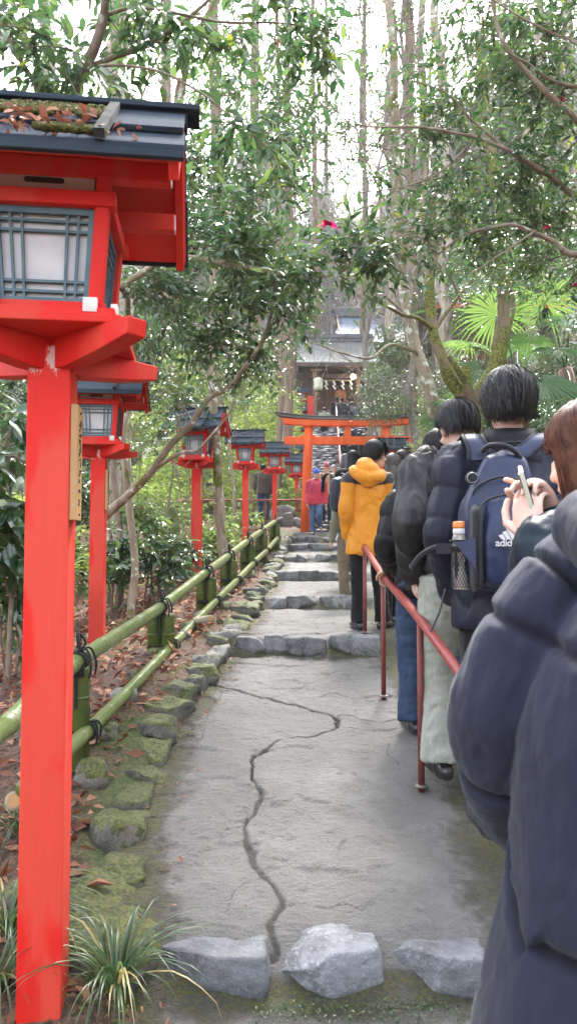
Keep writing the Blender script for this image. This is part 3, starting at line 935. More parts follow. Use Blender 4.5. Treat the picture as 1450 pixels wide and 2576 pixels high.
def bamboo_fence():
    up = [(-60,1890,2.45),(0,1838,2.75),(20,1824,2.85),(190,1668,3.6),(400,1530,5.5),(515,1442,7.2),(572,1400,8.6),(620,1363,10),(655,1338,11.6),(697,1308,14.2)]
    lo = [(60,1985,2.85),(175,1882,3.35),(300,1762,4.3),(435,1622,5.6),(545,1510,7.3),(600,1455,8.8),(645,1408,10.4),(672,1383,11.8),(703,1347,14.2)]
    root = empty('bamboo_fence', P(190,1840,3.6), 'low green bamboo rail fence tied with black rope left of the steps', 'fence')
    U = [P(*a) for a in up]; Lw = [P(*a) for a in lo]
    for nm, pts, r0, r1, sd in (('upper_rail', U, .042, .046, 4), ('lower_rail', Lw, .036, .038, 6)):
        V, F, tn = bamboo_pole(pts, r0, r1, sd, .25)
        me = bpy.data.meshes.new('m'); me.from_pydata(V.tolist(), [], F)
        at = me.attributes.new('along', 'FLOAT', 'POINT'); at.data.foreach_set('value', tn.astype(np.float32))
        me.materials.append(M_BAMBOO); me.polygons.foreach_set('use_smooth', np.ones(len(F), bool)); me.update()
        link(nm, me, root, True)
    Us, Ls = spline(U, 12), spline(Lw, 12)
    def at_y(S, y): return np.array([np.interp(y, S[:, 1], S[:, k]) for k in range(3)])
    r = random.Random(2)
    for k in range(3, 10):
        u = U[k] + np.array((.01, .03, 0)); 
        if k == 9: u = at_y(Us, 13.7)
        g = G1(u[0], u[1]) - .15
        l = at_y(Ls, u[1]+.02)
        for e in ((0,) if k == 3 else (-1, 1)):
            c = u + np.array((e*.052, .01, 0))
            top = u[2] - (.02 if e == 0 else .045)
            b = MB(); b.tube([(c[0],c[1],g),(c[0],c[1],top-.02),(c[0],c[1],top)], [.052,.052,.050], 14)
            b.lathe([(.0535,0),(.056,.006),(.0535,.012)], 14, (c[0],c[1],top-.16))
            b.build('fence_post', M_BAMBOOPOST, root, True)
        # rope: loops round rail, a knot with two loose ends, a band across to the lower rail
        rp = MB()
        t = nrm(at_y(Us, u[1]+.1) - at_y(Us, u[1]-.1))
        sdv = nrm(np.cross(t, (0,0,1))); upv = np.cross(sdv, t)
        cc = at_y(Us, u[1])
        for j in range(4):
            ang = np.linspace(0, 2*math.pi, 16)
            ring = [cc + t*(j-1.5)*.011 + (sdv*math.cos(a)+upv*math.sin(a))*.052 for a in ang]
            rp.tube(ring, .0065, 6, False)
        kn = cc + upv*.052 + sdv*.01
        for dx, hgt, fwd in ((-.02,.10,.03),(.018,.085,-.02)):
            rp.tube(spline([kn, kn+upv*hgt*.6+t*dx*1.2, kn+upv*hgt+t*dx, kn+upv*hgt*.4+t*dx*2.2+sdv*.02, kn+t*dx*.5], 5), .006, 6)
        for dx in (-.02,.03):
            rp.tube(spline([kn, kn+sdv*.045+upv*.012+t*dx, kn+sdv*.07-upv*.06+t*dx*1.6, kn+sdv*.06-upv*.13+t*dx*2], 5), [.006]*15+[.004], 6)
        rp.box(u+np.array((0,-.052,-.12)), (.014,.012,.20)); rp.box(u+np.array((0.0,-.056,-.035)), (.085,.012,.06))
        rp.build('rail_binding', M_ROPE, root, True)
        rp = MB()
        for j in range(3):
            ang = np.linspace(0, 2*math.pi, 14)
            tl = nrm(at_y(Ls, u[1]+.1) - at_y(Ls, u[1]-.1)); sl_ = nrm(np.cross(tl, (0,0,1))); ul = np.cross(sl_, tl)
            rp.tube([l + tl*(j-1)*.012 + (sl_*math.cos(a)+ul*math.sin(a))*.044 for a in ang], .0065, 6, False)
        w0 = np.array((u[0]-.06, u[1]-.05, l[2]+.0)); w1 = np.array((u[0]-.06, u[1]+.06, l[2]+.0))
        for zz in (.012, 0, -.012):
            rp.tube(spline([l+ul*.02+(0,0,zz), (w0+l)/2+(0,-.02,zz), w0+(-.01,0,zz), w1+(-.01,0,zz), l+(0,.03,zz)], 4), .006, 6)
        kn = l + ul*.046
        rp.tube(spline([kn, kn+ul*.06-tl*.01, kn+ul*.085+tl*.01, kn+ul*.03+tl*.03, kn], 5), .006, 6)
        rp.tube(spline([kn, kn+sl_*.04, kn+sl_*.05-ul*.06, kn+sl_*.045-ul*.11], 5), .0055, 6)
        rp.tube(spline([kn, kn+sl_*.03+tl*.04, kn+sl_*.055-ul*.03+tl*.05, kn+sl_*.05-ul*.08+tl*.06], 5), .0055, 6)
        rp.build('rail_binding', M_ROPE, root, True)
bamboo_fence()
def bamboo_spout(name, a, b, r, label):
    o = MB(); o.tube([a, a+(b-a)*.5, b], [r, r*1.03, r], 16)
    t = nrm(b-a)
    o.tube([b+t*.001, b+t*.003], [r*.72, r*.72], 14, True, 1, False)
    return tag(o.build(name, [M_BAMBOOCUT, M_BOARD]), label, 'bamboo pipe')
bamboo_spout('bamboo_pipe', P(490,1563,6.3), P(529,1556,6.0), .03, 'short grey bamboo spout poking out above the edging stones')
bamboo_spout('bamboo_pipe', P(60,2010,3.0), P(36,2014,2.85), .036, 'cut bamboo pipe end lying at the left beside the nearest lantern post')

# ------------------------------------------------------------------ hand rails
def hand_rail(pts, label, foot=True, first=0):
    """pts: (x, ytop, d) of each post"""
    T = [P(*a) for a in pts]
    root = empty('hand_rail', (T[0][0], T[0][1], float(zp(T[0][1]))), label, 'hand rail')
    for t in T[first:]:
        z = float(zp(t[1]))
        b = MB(); b.tube([(t[0],t[1],z-.05),(t[0],t[1],t[2]-.01)], .0165, 12); b.build('rail_post', M_POSTRED, root, True)
        if foot:
            f = MB(); f.lathe([(.034,0),(.034,.006),(.02,.012)], 14, (t[0],t[1],z+.004)); f.build('foot_plate', M_STEEL, root, True)
    S = spline(T, 8)
    S = np.vstack([S, S[-1]+np.array((0,.018,-.008)), S[-1]+np.array((0,.026,-.03))])
    b = MB(); b.tube(S, .0235, 16); b.build('top_rail', M_RAIL, root, True)
hand_rail([(1500,2160,1.75),(1230,1795,2.75),(1055,1558,3.576),(962,1447,4.85),(916,1374,6.15)], 'rust red pipe hand rail nearest the queue, gripped by a hand', first=2)
hand_rail([(889,1331,8.3),(871,1297,10),(861,1284,11.6),(856,1270,13.6),(851,1257,16)], 'rust red pipe hand rail farther up beside the upper landings')
def back_rail():
    y = 21.2; z = P(600,1258,y)[2]
    x0, x1 = PX(380-CX,y), PX(800-CX,y)
    root = empty('railing', (x0, y, .7), 'long rust red single pipe railing behind the bamboo fence', 'railing')
    MB().tube([(x0,y,z),(x1,y,z)], .028, 10).build('top_rail', M_RAIL, root, True)
    for x in (392,463,592,668,788):
        X = PX(x-CX,y); MB().tube([(X,y,G1(X,y)-.1),(X,y,z)], .026, 10).build('rail_post', M_POSTRED, root, True)
back_rail()
def stair_rail():
    root = empty('stair_rail', (1.62,21,1.1), 'red painted hand rail climbing the stone stairs beyond the gateway', 'hand rail')
    pts = []
    for y in (20.6,23,26,29,32,35):
        X = 1.56 + .052*(y-20.6); z = float(zp(y))
        pts.append((X,y,z+.85))
        MB().tube([(X,y,z-.1),(X,y,z+.85)], .024, 10).build('rail_post', M_RAIL, root, True)
    MB().tube(pts, .03, 10).build('top_rail', M_RAIL, root, True)
    MB().tube([(p[0],p[1],p[2]-.38) for p in pts], .022, 10).build('mid_rail', M_RAIL, root, True)
stair_rail()
def bollard():
    d = 18.6; p = P(768,1335,d)
    root = empty('newel_post', p, 'dark onion topped bridge post beside the near gateway pillar', 'post')
    MB().lathe([(.085,-.1),(.085,.75)], 16).build('post', M_RED, root)
    MB().lathe([(.10,.75),(.105,.78),(.09,.80),(.09,.92),(.105,.94),(.105,.97),(.06,.99),(.06,1.02),(.10,1.06),(.125,1.12),(.115,1.19),(.06,1.25),(.015,1.30),(.005,1.33)], 18).build('finial', M_INK, root)
bollard()
for k, (x, y, d, s, lb) in enumerate([(724,1316,19.6,(.34,.3,.62),'upright grey stone post beside the onion topped post'),(706,1318,19.8,(.5,.4,.42),'rounded boulder left of the upright grey stone post'),
      (745,1318,19.9,(.45,.4,.4),'grey boulder tucked behind the gateway pillar'),(715,1290,20.6,(.9,.6,.5),'dark boulder at the foot of the bamboo grass bank')]):
    p = P(x, y, d); rock('boulder', p, s, 2100+k, M_STONE, lb, 'boulder', rz=k, sub=3)

# ------------------------------------------------------------------ shrine gate, hall and side building
M_SHAKE = pm('bark_shingles', (.12,.125,.12), (.19,.195,.185), 3, .9, .8, 30, (.3,6,6))
M_RIDGE = pm('ridge_boards', (.085,.085,.095), (.13,.13,.14), 5, .6, .3, 30)
M_DARKWOOD = pm('dark_timber', (.075,.045,.035), (.11,.07,.055), 5, .7, .3, 40, (1,1,.2))
M_BROWNWOOD = pm('brown_timber', (.24,.12,.07), (.17,.085,.05), 5, .7, .3, 40, (1,1,.2))
M_COPPER = pm('patinated_copper_roof', (.085,.12,.18), (.13,.175,.24), 2, .7, .5, 12, (.3,8,8))
M_PLASTER = pm('white_plaster', (.75,.74,.72), (.65,.64,.62), 3, .8)
M_WASHI = pm('lantern_washi', (.66,.66,.52), (.58,.58,.44), 5, .8)
def emit_mat(name, c, s):
    m, nt, b = newmat(name)
    b.inputs['Base Color'].default_value = c4(c); b.inputs['Emission Color'].default_value = c4(c); b.inputs['Emission Strength'].default_value = s
    return m
def shrine_gate():
    y = 36.8; c = P(846,1040,y); zf = 6.95
    root = empty('shrine_gate', (c[0],y,zf), 'timber shrine gate with a shingled roof at the top of the stairs', 'gate building')
    zr, ze = P(846,876,37.6)[2]-zf, P(846,926,36)[2]-zf
    def roofslab(B, e, r_, hl0, hl1, th, mi=0):
        e, r_ = np.array(e), np.array(r_); up = np.array((0,0,th))
        B.hexa([e-(hl0,0,0),e+(hl0,0,0),r_+(hl1,0,0),r_-(hl1,0,0),e-(hl0,0,0)+up,e+(hl0,0,0)+up,r_+(hl1,0,0)+up,r_-(hl1,0,0)+up], mi)
    rf = MB(); nl = 14
    for s, dy in ((-1,0),(1,0)):
        for i in range(nl):      # lapped courses, slightly concave
            t0, t1 = i/nl, (i+1.25)/nl
            f = lambda t: (0, s*(1.75-1.6*t), ze + (zr-ze)*(.82*t+.18*t*t))
            roofslab(rf, f(t0), f(min(1,t1)), 2.1-.25*t0, 2.1-.25*min(1,t1), .07)
    o = rf.build('roof', M_SHAKE, root)
    b = MB(); b.box((0,0,zr+.15), (3.7,.42,.16)); b.box((0,0,zr+.30), (3.9,.52,.10)); b.box((0,0,zr+.42),(3.75,.36,.12)); b.build('ridge', M_RIDGE, o)
    b = MB(); b.box((0,-1.66,ze-.06), (4.1,.12,.16)); b.box((0,1.66,ze-.06), (4.1,.12,.16)); b.box((0,-.2,ze-.04),(4.0,3.0,.06)); b.build('eaves', M_DARKWOOD, o)
    for sx in (-1.05,1.05):
        for sy in (-.9,.9):
            MB().tube([(sx,sy,-.1),(sx,sy,ze)], .13, 14).build('pillar', M_BROWNWOOD, root)
    b = MB()
    for yy in (-.9,.9): b.box((0,yy,ze-.45), (2.9,.16,.22))
    for sx in (-1.05,1.05): b.box((sx,0,ze-.3), (.14,2.6,.18))
    b.build('tie_beam', M_DARKWOOD, root)
    for sx in (-1,1):          # lattice side walls
        w_ = MB(); 
        for k in range(7): w_.box((sx*(1.25+k*.14), -.55, 1.25), (.05,.05,1.5))
        for z in (.55,1.2,1.95): w_.box((sx*1.65,-.56,z), (.95,.06,.07))
        w_.box((sx*1.65,-.48,1.25), (.95,.05,1.6)); w_.build('lattice_wall', M_DARKWOOD, root)
    d = MB(); d.box((-.5,.95,1.0),(.95,.08,2.0)); d.box((.5,.95,1.0),(.95,.08,2.0))
    for k in range(9): d.box((-.9+k*.225,.89,1.0),(.05,.05,1.9))
    d.build('door', M_BROWNWOOD, root)
    b = MB(); b.tube([(-1.05,-.98,ze-.62),(-.5,-.99,ze-.70),(0,-.98,ze-.66),(.5,-.99,ze-.70),(1.05,-.98,ze-.62)], .03, 8); b.build('straw_rope', M_BAMBOOCUT, root)
    for x in (-.62,-.22,.22,.62):
        s = MB(); z0 = ze-.70
        for k, dx in enumerate((0,.05,-.02,.05)):
            s.prism([(x+dx-.05,-1.0,z0-.11*k),(x+dx+.05,-1.0,z0-.11*k),(x+dx+.05+.03,-1.0,z0-.11*(k+1)),(x+dx-.05+.03,-1.0,z0-.11*(k+1))], (0,-.012,0))
        s.build('paper_streamer', M_WHITETIP, root)
    # masonry terrace it stands on
    t = MB(); t.box((-.2,1.4,-.6), (6.4,4.6,1.2)); t.build('terrace', M_STAIR, root)
shrine_gate()
def paper_lantern():
    d = 34.6; c = P(799,967,d)
    root = empty('paper_lantern', c, 'tall cream paper lantern hanging from a post by the shrine gate', 'paper lantern')
    prof = []
    for k in range(33):
        t = k/32; z = -.31+.62*t
        r = .235*(1-abs(2*t-1)**5*.42)
        prof.append((r*(1+.018*math.cos(k*math.pi)), z))
    MB().lathe(prof, 20).build('paper_body', M_WASHI, root)
    for z in (-.35,.31): MB().lathe([(.13,z),(.14,z+.02),(.13,z+.05)], 16).build('cap_ring', M_INK, root)
    b = MB(); r = random.Random(3)
    for k in range(7):
        a = R(200+r.uniform(-16,16)); z = .16-.055*k
        b.box((.24*math.cos(a),.24*math.sin(a),z), (.10,.012,.025), rotz(a+math.pi/2)); b.box((.24*math.cos(a),.24*math.sin(a),z-.02), (.025,.012,.06), rotz(a+math.pi/2))
    b.build('emblem', M_INK, root)
    MB().tube([(0,0,.36),(0,0,.55)], .012, 6).build('hanger', M_INK, root)
    p = P(791,1040,d)
    r2 = empty('lantern_pole', p, 'square timber pole that carries the cream paper lantern', 'pole')
    h = P(791,930,d)[2]-p[2]
    MB().box((0,.1,h/2-.3), (.20,.20,h+.6)).build('pole', M_BROWNWOOD, r2); MB().box((.08,.0,h-.02), (.55,.1,.08)).build('arm', M_BROWNWOOD, r2)
    g = P(888,948,35.2)
    r3 = empty('globe_lamp', g, 'small lit globe lamp glowing under the shrine gate eaves', 'lamp')
    V, F = ico(3); link('globe', np_mesh(V*.13, [F], emit_mat('lit_globe', (1,.82,.5), 6)), r3)
    MB().tube([(0,0,.12),(0,.1,.45)], .02, 6).build('stem', M_INK, r3)
    q = P(780,1025,33.4)
    r4 = empty('sign_post', q, 'short vermilion post at the head of the stairs by the paper lantern', 'post')
    MB().box((0,0,-.2),(.26,.2,1.5)).build('post', M_RED, r4); MB().box((0,0,.57),(.32,.26,.05)).build('cap', M_INK, r4)
paper_lantern()
def main_hall():
    y = 52; zr, ze = P(0,795,y)[2], P(0,868,y-4)[2]
    x0, x1 = PX(832-CX,y), PX(832-CX,y)+11
    root = empty('main_hall', ((x0+x1)/2,y,10), 'shrine hall with a blue grey curved roof behind the shrine gate', 'hall')
    n = 18; V, F = [], []
    for s in (-1,1):
        B = MB(); V, F = [], []
        for i in range(n+1):
            t = i/n
            for j in range(25):
                u = -1+2*j/24
                hl = 5.5-1.3*sstep(np.array(t),.1,1)*0 
                lift = .7*abs(u)**4*(1-t)
                V.append(((x0+x1)/2+u*(hl-.6*t), y+s*(4.6*(1-t)), ze+(zr-ze)*(.55*t+.45*t*t)+lift))
        for i in range(n):
            for j in range(24): F.append((i*25+j,i*25+j+1,(i+1)*25+j+1,(i+1)*25+j))
        B.add(V, F, 0, True); o = B.build('roof', M_COPPER, root, True)
        m = o.modifiers.new('s','SOLIDIFY'); m.thickness = .22
    b = MB(); b.box(((x0+x1)/2,y,zr+.12), (10.4,.6,.5)); b.tube([(x0+.1,y,zr+.45),(x1-.1,y,zr+.45)], .22, 10); b.build('ridge', M_RIDGE, root, True)
    b = MB(); b.box(((x0+x1)/2,y,(ze+7)/2+.2), (8.6,6,ze-7)); b.build('wall', M_DARKWOOD, root, True)
    for x in np.linspace(x0+1.6,x1-1.6,5):
        MB().box((x,y-3.1,(ze+7)/2), (.3,.3,ze-7)).build('pillar', M_BROWNWOOD, root, True)
    for e in (x0+.45,x1-.45):
        for s in (-1,1): MB().beam((e,y+s*4.5,ze-.1),(e,y,zr-.1),.1,.45).build('barge_board', M_BROWNWOOD, root, True)
main_hall()
def side_building():
    y = 27; c = P(1190,860,y)
    root = empty('side_building', (c[0]+1.6,y+2,c[2]-1.5), 'timber building with a lattice window and white plaster on the right bank', 'building')
    x, z = c[0], c[2]
    MB().box((x+2.2,y+2,z-.7),(6.0,4,3.0)).build('wall', M_DARKWOOD, root, True)
    rf = MB()
    e, r_ = np.array((x+2.2,y-1.2,z+1.0)), np.array((x+2.2,y+2,z+2.9))
    for k in range(10):
        a, b = e+(r_-e)*k/10, e+(r_-e)*(k+1.2)/10
        rf.hexa([a-(4,0,0),a+(4,0,0),b+(4,0,0),b-(4,0,0),a-(4,0,-.09),a+(4,0,.09),b+(4,0,.09),b-(4,0,-.09)])
    rf.hexa([r_-(4,0,0),r_+(4,0,0),r_+(4,3.2,-1.9),r_+(-4,3.2,-1.9),r_-(4,0,-.1),r_+(4,0,.1),r_+(4,3.2,-1.8),r_+(-4,3.2,-1.8)])
    o = rf.build('roof', M_SHAKE, root, True)
    ra = MB()
    for k in range(22):
        X = x-1.6+k*.36
        ra.beam((X,y-1.15,z+.93),(X,y+.2,z+1.72),.09,.10)
    ra.build('rafter', M_BROWNWOOD, o, True)
    MB().box((x+2.2,y-1.2,z+.98),(8.05,.06,.16)).build('fascia', M_ORANGE, o, True)
    w = MB()
    for k in range(16): w.box((x-.7+k*.1,y-.03,z-.35),(.035,.05,1.25))
    for k in range(7): w.box((x+.05,y-.035,z-.95+k*.2),(1.62,.04,.03))
    w.build('lattice_window', M_BROWNWOOD, root, True)
    MB().box((x-.1,y-.03,z-1.45),(2.2,.04,.75)).build('plaster_panel', M_PLASTER, root, True)
side_building()

# ------------------------------------------------------------------ left background: bin, vehicle, small lantern, sign
def litter_bin():
    d = 22.6; p = P(563,1320,d); p[2] = G1(p[0],p[1])
    root = empty('litter_bin', p, 'grey metal cylinder litter bin behind the railing', 'bin')
    m = pm('galvanised_steel', (.36,.36,.32), (.28,.28,.25), 4, .4, metal=.5)
    MB().lathe([(.13,0),(.135,.02),(.135,.66),(.128,.70)], 20).build('body', m, root)
    MB().lathe([(.14,.68),(.14,.73),(.05,.77)], 20).build('lid', M_BATTEN, root)
    MB().box((.02,-.135,.6),(.12,.012,.05)).build('label_plate', M_WHITETIP, root)
litter_bin()
def vehicle():
    d = 31; p = P(396,1300,d); p[2] = G1(p[0], p[1]) - .1
    root = empty('off_road_car', p, 'cream boxy off road car parked beyond the trees at left', 'car', rz=R(-12))
    body = pm('cream_car_paint', (.62,.58,.47), (.56,.52,.42), 2, .25, coat=.6)
    dark = pm('dark_trim', (.02,.02,.022), None, 5, .5)
    glass = pm('tinted_glass', (.04,.055,.06), None, 5, .08)
    b = MB(); b.box((0,1.7,.85),(1.5,3.3,.55)); b.hexa([(-.73,.9,1.13),(.73,.9,1.13),(.73,3.3,1.13),(-.73,3.3,1.13),(-.64,1.25,1.72),(.64,1.25,1.72),(.64,3.25,1.72),(-.64,3.25,1.72)])
    b.build('body', body, root, bevel=.05)
    MB().hexa([(-.62,.905,1.18),(.62,.905,1.18),(.57,1.2,1.66),(-.57,1.2,1.66),(-.62,.88,1.18),(.62,.88,1.18),(.57,1.17,1.66),(-.57,1.17,1.66)]).build('windscreen', glass, root)
    for s in (-1,1):
        MB().hexa([(s*.71,1.3,1.2),(s*.71,3.1,1.2),(s*.65,3.05,1.62),(s*.65,1.5,1.62),(s*.745,1.3,1.2),(s*.745,3.1,1.2),(s*.68,3.05,1.62),(s*.68,1.5,1.62)]).build('side_window', glass, root)
        MB().lathe([(.13,0),(.13,.03),(.10,.045)],18).xform(rotx(R(90)),(s*.48,.06,.86)).build('headlight', M_WHITETIP, root)
        for yy in (.55,2.8):
            t = MB().lathe([(.32,-.1),(.34,-.06),(.34,.06),(.32,.1)],20).xform(roty(R(90)),(s*.68,yy,.34)).build('wheel', dark, root)
            MB().lathe([(.19,-.01),(.19,.015)],16).xform(roty(R(90)),(s*(.68+.10),yy,.34)).build('hub', M_BATTEN, t)
        MB().box((s*.87,1.1,1.2),(.16,.1,.2)).build('wing_mirror', dark, root, bevel=.02)
    MB().box((0,.03,.86),(.66,.04,.26)).build('grille', dark, root, bevel=.01)
    MB().box((0,-.02,.52),(1.5,.2,.2)).build('bumper', dark, root, bevel=.04)
vehicle()
def stone_lantern():
    p = P(521,1310,25); p[2] = G1(p[0],p[1])
    root = empty('stone_lantern', p, 'dark weathered garden stone lantern far back at left behind the trunks', 'stone lantern')
    MB().lathe([(.25,0),(.22,.15),(.12,.2),(.11,.95),(.2,1.05),(.2,1.1)],8).build('pedestal', M_STONE, root)
    MB().box((0,0,1.27),(.28,.28,.32)).build('fire_box', M_STONE, root, bevel=.01)
    MB().lathe([(.40,1.42),(.38,1.5),(.16,1.66),(.05,1.7),(.07,1.76),(.02,1.84)],6).build('cap', M_STONE, root)
stone_lantern()
def notice():
    p = P(437,1372,15); p[2] = G1(p[0],p[1])
    root = empty('notice_board', p, 'small black notice board low among the plants behind the third lantern', 'notice board')
    z = P(437,1339,15)[2]-p[2]
    MB().box((0,0,z),(.24,.02,.24)).build('panel', M_INK, root); MB().box((0,.02,z/2),(.03,.03,z)).build('stake', M_DARKWOOD, root)
notice()
# roadway at the far left
rx = np.linspace(-26,-4.2,12); ry = np.linspace(28.6,38,9)
tag(link('road', grid_mesh(rx, ry, lambda X,Y: gz(X,Y)+.05+.02*0, pm('asphalt', (.16,.165,.175),(.12,.125,.13),4,.8,.3,80))), kind='structure')
# ------------------------------------------------------------------ leaf and bark materials
def mat_leaf(name, dark, mid, light, rough=.33, trans=.35, spec=.5, yel=(.16,.22,.03)):
    m, nt, b = newmat(name)
    a = N(nt, 'ShaderNodeAttribute', attribute_name='rnd')
    r = ramp(nt, a, 'Fac', [(0, dark), (.45, mid), (.8, light), (.97, light), (1, yel)])
    L(nt, r, 0, b, 'Base Color')
    b.inputs['Roughness'].default_value = rough; b.inputs['Specular IOR Level'].default_value = spec
    t = N(nt, 'ShaderNodeBsdfTranslucent')
    h = N(nt, 'ShaderNodeHueSaturation', i_Value=2.0, i_Saturation=1.05); h.inputs['Hue'].default_value = .485
    L(nt, r, 0, h, 'Color'); L(nt, h, 0, t, 0)
    mx = N(nt, 'ShaderNodeMixShader', i_0=trans)
    L(nt, b, 0, mx, 1); L(nt, t, 0, mx, 2)
    o = nt.nodes['Material Output']; L(nt, mx, 0, o, 0)
    return m
M_CAM = mat_leaf('camellia_leaf', (.020,.055,.026), (.042,.095,.036), (.085,.145,.042), .20, .34, 1.0)
M_BRIGHT = mat_leaf('bright_shrub_leaf', (.06,.11,.03), (.11,.175,.045), (.17,.24,.06), .32, .45, .7)
M_BAMGRASS = mat_leaf('bamboo_grass_leaf', (.06,.10,.025), (.11,.17,.04), (.18,.23,.06), .45, .4, .4)
M_CEDAR = mat_leaf('cedar_needles', (.035,.055,.03), (.065,.085,.042), (.10,.12,.06), .6, .35, .3, (.13,.12,.06))
M_GRASS = mat_leaf('lily_turf_leaf', (.022,.05,.02), (.038,.08,.032), (.08,.125,.04), .35, .3, .5, (.32,.26,.11))
M_PALM = mat_leaf('palm_leaf', (.045,.10,.045), (.07,.15,.05), (.13,.23,.06), .38, .35, .5)
M_LITTER = mat_leaf('dead_leaf', (.10,.040,.025), (.22,.095,.055), (.36,.19,.11), .7, .1, .3, (.40,.26,.15))
M_FLOWER = pm('camellia_petal', (.66,.012,.15), (.52,.008,.10), 20, .85, spec=.08)
def mat_bark(name, c1, c2, lich=None, lw=.5, moss=0, stretch=(1,1,.25), scale=9, bs=.8):
    m, nt, b = newmat(name)
    mp = coords(nt, stretch); m2 = coords(nt)
    n1 = noise(nt, mp, scale, 6, .65); n2 = noise(nt, m2, 7, 5, .65); n3 = noise(nt, m2, 40, 3); n4 = noise(nt, m2, 2.6, 4)
    c = mixc(nt, step2(nt, n1, 0, .38, .62), c1, c2)
    if lich: c = mixc(nt, step2(nt, n2, 0, lw, lw+.05), c, lich)
    if moss:
        g = mixc(nt, step2(nt, n3, 0, .35, .65), (.05,.06,.01), (.19,.19,.035))
        geo = N(nt, 'ShaderNodeNewGeometry'); sx = N(nt, 'ShaderNodeSeparateXYZ'); L(nt, geo, 'Normal', sx, 0)
        a = N(nt, 'ShaderNodeMath', operation='MULTIPLY_ADD', i_1=.10); L(nt, sx, 2, a, 0); L(nt, n4, 0, a, 2)
        c = mixc(nt, step2(nt, a, 0, .62-moss, .70-moss), c, g)
    L(nt, c[0], c[1], b, 'Base Color'); b.inputs['Roughness'].default_value = .85
    bump(nt, b, n1, 0, bs, .03)
    return m
M_BARK_CAM = mat_bark('smooth_grey_brown_bark', (.16,.115,.085), (.26,.20,.155), (.36,.34,.28), .60)
M_BARK_LICH = mat_bark('lichen_spotted_bark', (.20,.155,.105), (.32,.265,.195), (.56,.56,.50), .56, .05)
M_BARK_MOSS = mat_bark('mossy_bark', (.12,.085,.05), (.20,.15,.09), (.42,.41,.36), .66, .17)
M_BARK_CEDAR = mat_bark('cedar_bark', (.14,.09,.062), (.27,.19,.14), None, .5, 0, (1,1,.08), 16, 1.0)
M_BARK_OLD = mat_bark('ridged_pale_bark', (.19,.16,.12), (.44,.38,.31), (.36,.37,.31), .62, .02, (1,1,.12), 12, 1.0)
M_TWIG = mat_bark('bare_twig_bark', (.15,.125,.11), (.24,.205,.185), None)
M_TWIGFAR = mat_bark('far_bare_wood', (.22,.20,.20), (.31,.285,.285), None)

# ------------------------------------------------------------------ leaf geometry
LEAF = np.array([(0,0,0),(.30,.40,.05),(.30,0,-.02),(.30,-.40,.05),(.66,.36,.01),(.66,0,-.05),(.66,-.36,.01),(1,0,-.16)])
LT = np.array([(0,2,1),(0,3,2),(4,5,7),(5,6,7)]); LQ = np.array([(1,2,5,4),(2,3,6,5)])
LEAF4 = np.array([(0,0,0),(.45,.42,.06),(1,0,-.12),(.45,-.42,.06)])
LT4 = np.array([(0,3,2),(0,2,1)])
class Leaves:
    def __init__(s): s.P, s.D, s.U, s.L, s.W, s.R = [], [], [], [], [], []
    def add(s, P_, D, U, L_, W, rnd=None):
        n = len(P_)
        s.P.append(P_); s.D.append(D); s.U.append(U); s.L.append(np.broadcast_to(L_, n)); s.W.append(np.broadcast_to(W, n))
        s.R.append(rng.random(n) if rnd is None else rnd)
    def mesh(s, mat, simple=False):
        p, d, u = np.vstack(s.P), nrm(np.vstack(s.D)), np.vstack(s.U)
        l, w_, r = np.concatenate(s.L), np.concatenate(s.W), np.concatenate(s.R)
        y = nrm(np.cross(u, d)); z = np.cross(d, y)
        T = LEAF4 if simple else LEAF
        k = len(T)
        cv = rng.uniform(.2, 2.2, len(p))     # how strongly each blade curls
        V = (p[:, None, :] + d[:, None, :]*(T[None, :, 0]*l[:, None])[..., None] + y[:, None, :]*(T[None, :, 1]*w_[:, None])[..., None]
             + z[:, None, :]*(T[None, :, 2]*(l*cv)[:, None])[..., None])
        o = np.arange(len(p))[:, None, None]*k
        if simple: polys = [(LT4[None]+o).reshape(-1, 3)]
        else: polys = [(LT[None]+o).reshape(-1, 3), (LQ[None]+o).reshape(-1, 4)]
        return np_mesh(V.reshape(-1, 3), polys, mat, True, {'rnd': np.repeat(r, k)})
def twig_leaves(lv, S, D, Ln, per, ll, lw, r, hang=.25, bend=None):
    """S, D, Ln: twig starts, directions, lengths; leaves sit alternately along each"""
    n = len(S)
    t = (np.arange(per)[None, :]+r.uniform(.2,.9,(n,per)))/per
    side = nrm(np.cross(D, (0,0,1)) + r.normal(0,.15,(n,3)))
    pos = S[:, None, :] + D[:, None, :]*(t*Ln[:, None])[..., None]
    pos[..., 2] -= (t**2)*Ln[:, None]*hang*.6
    sg = np.where(np.arange(per) % 2 == 0, 1, -1)[None, :, None]
    d = side[:, None, :]*sg*r.uniform(.5,1.0,(n,per,1)) + D[:, None, :]*r.uniform(.3,1.0,(n,per,1)) + r.normal(0,.28,(n,per,3))
    d[..., 2] -= hang*r.uniform(.2,2.0,(n,per))
    u = np.zeros((n,per,3)); u[..., 2] = 1; u += r.normal(0,.5,(n,per,3)); u[..., 1] -= .25
    keep = r.random((n,per)).ravel() > .12
    L_ = (ll*r.uniform(.65,1.15,(n,per))).ravel()[keep]
    tone = np.clip(np.repeat(r.normal(.45,.18,n), per) + r.normal(0,.18,n*per), 0, .96)
    tone[r.random(n*per) < .012] = 1
    lv.add(pos.reshape(-1,3)[keep], d.reshape(-1,3)[keep], u.reshape(-1,3)[keep], L_, L_*lw*r.uniform(.85,1.15,len(L_)), tone[keep])
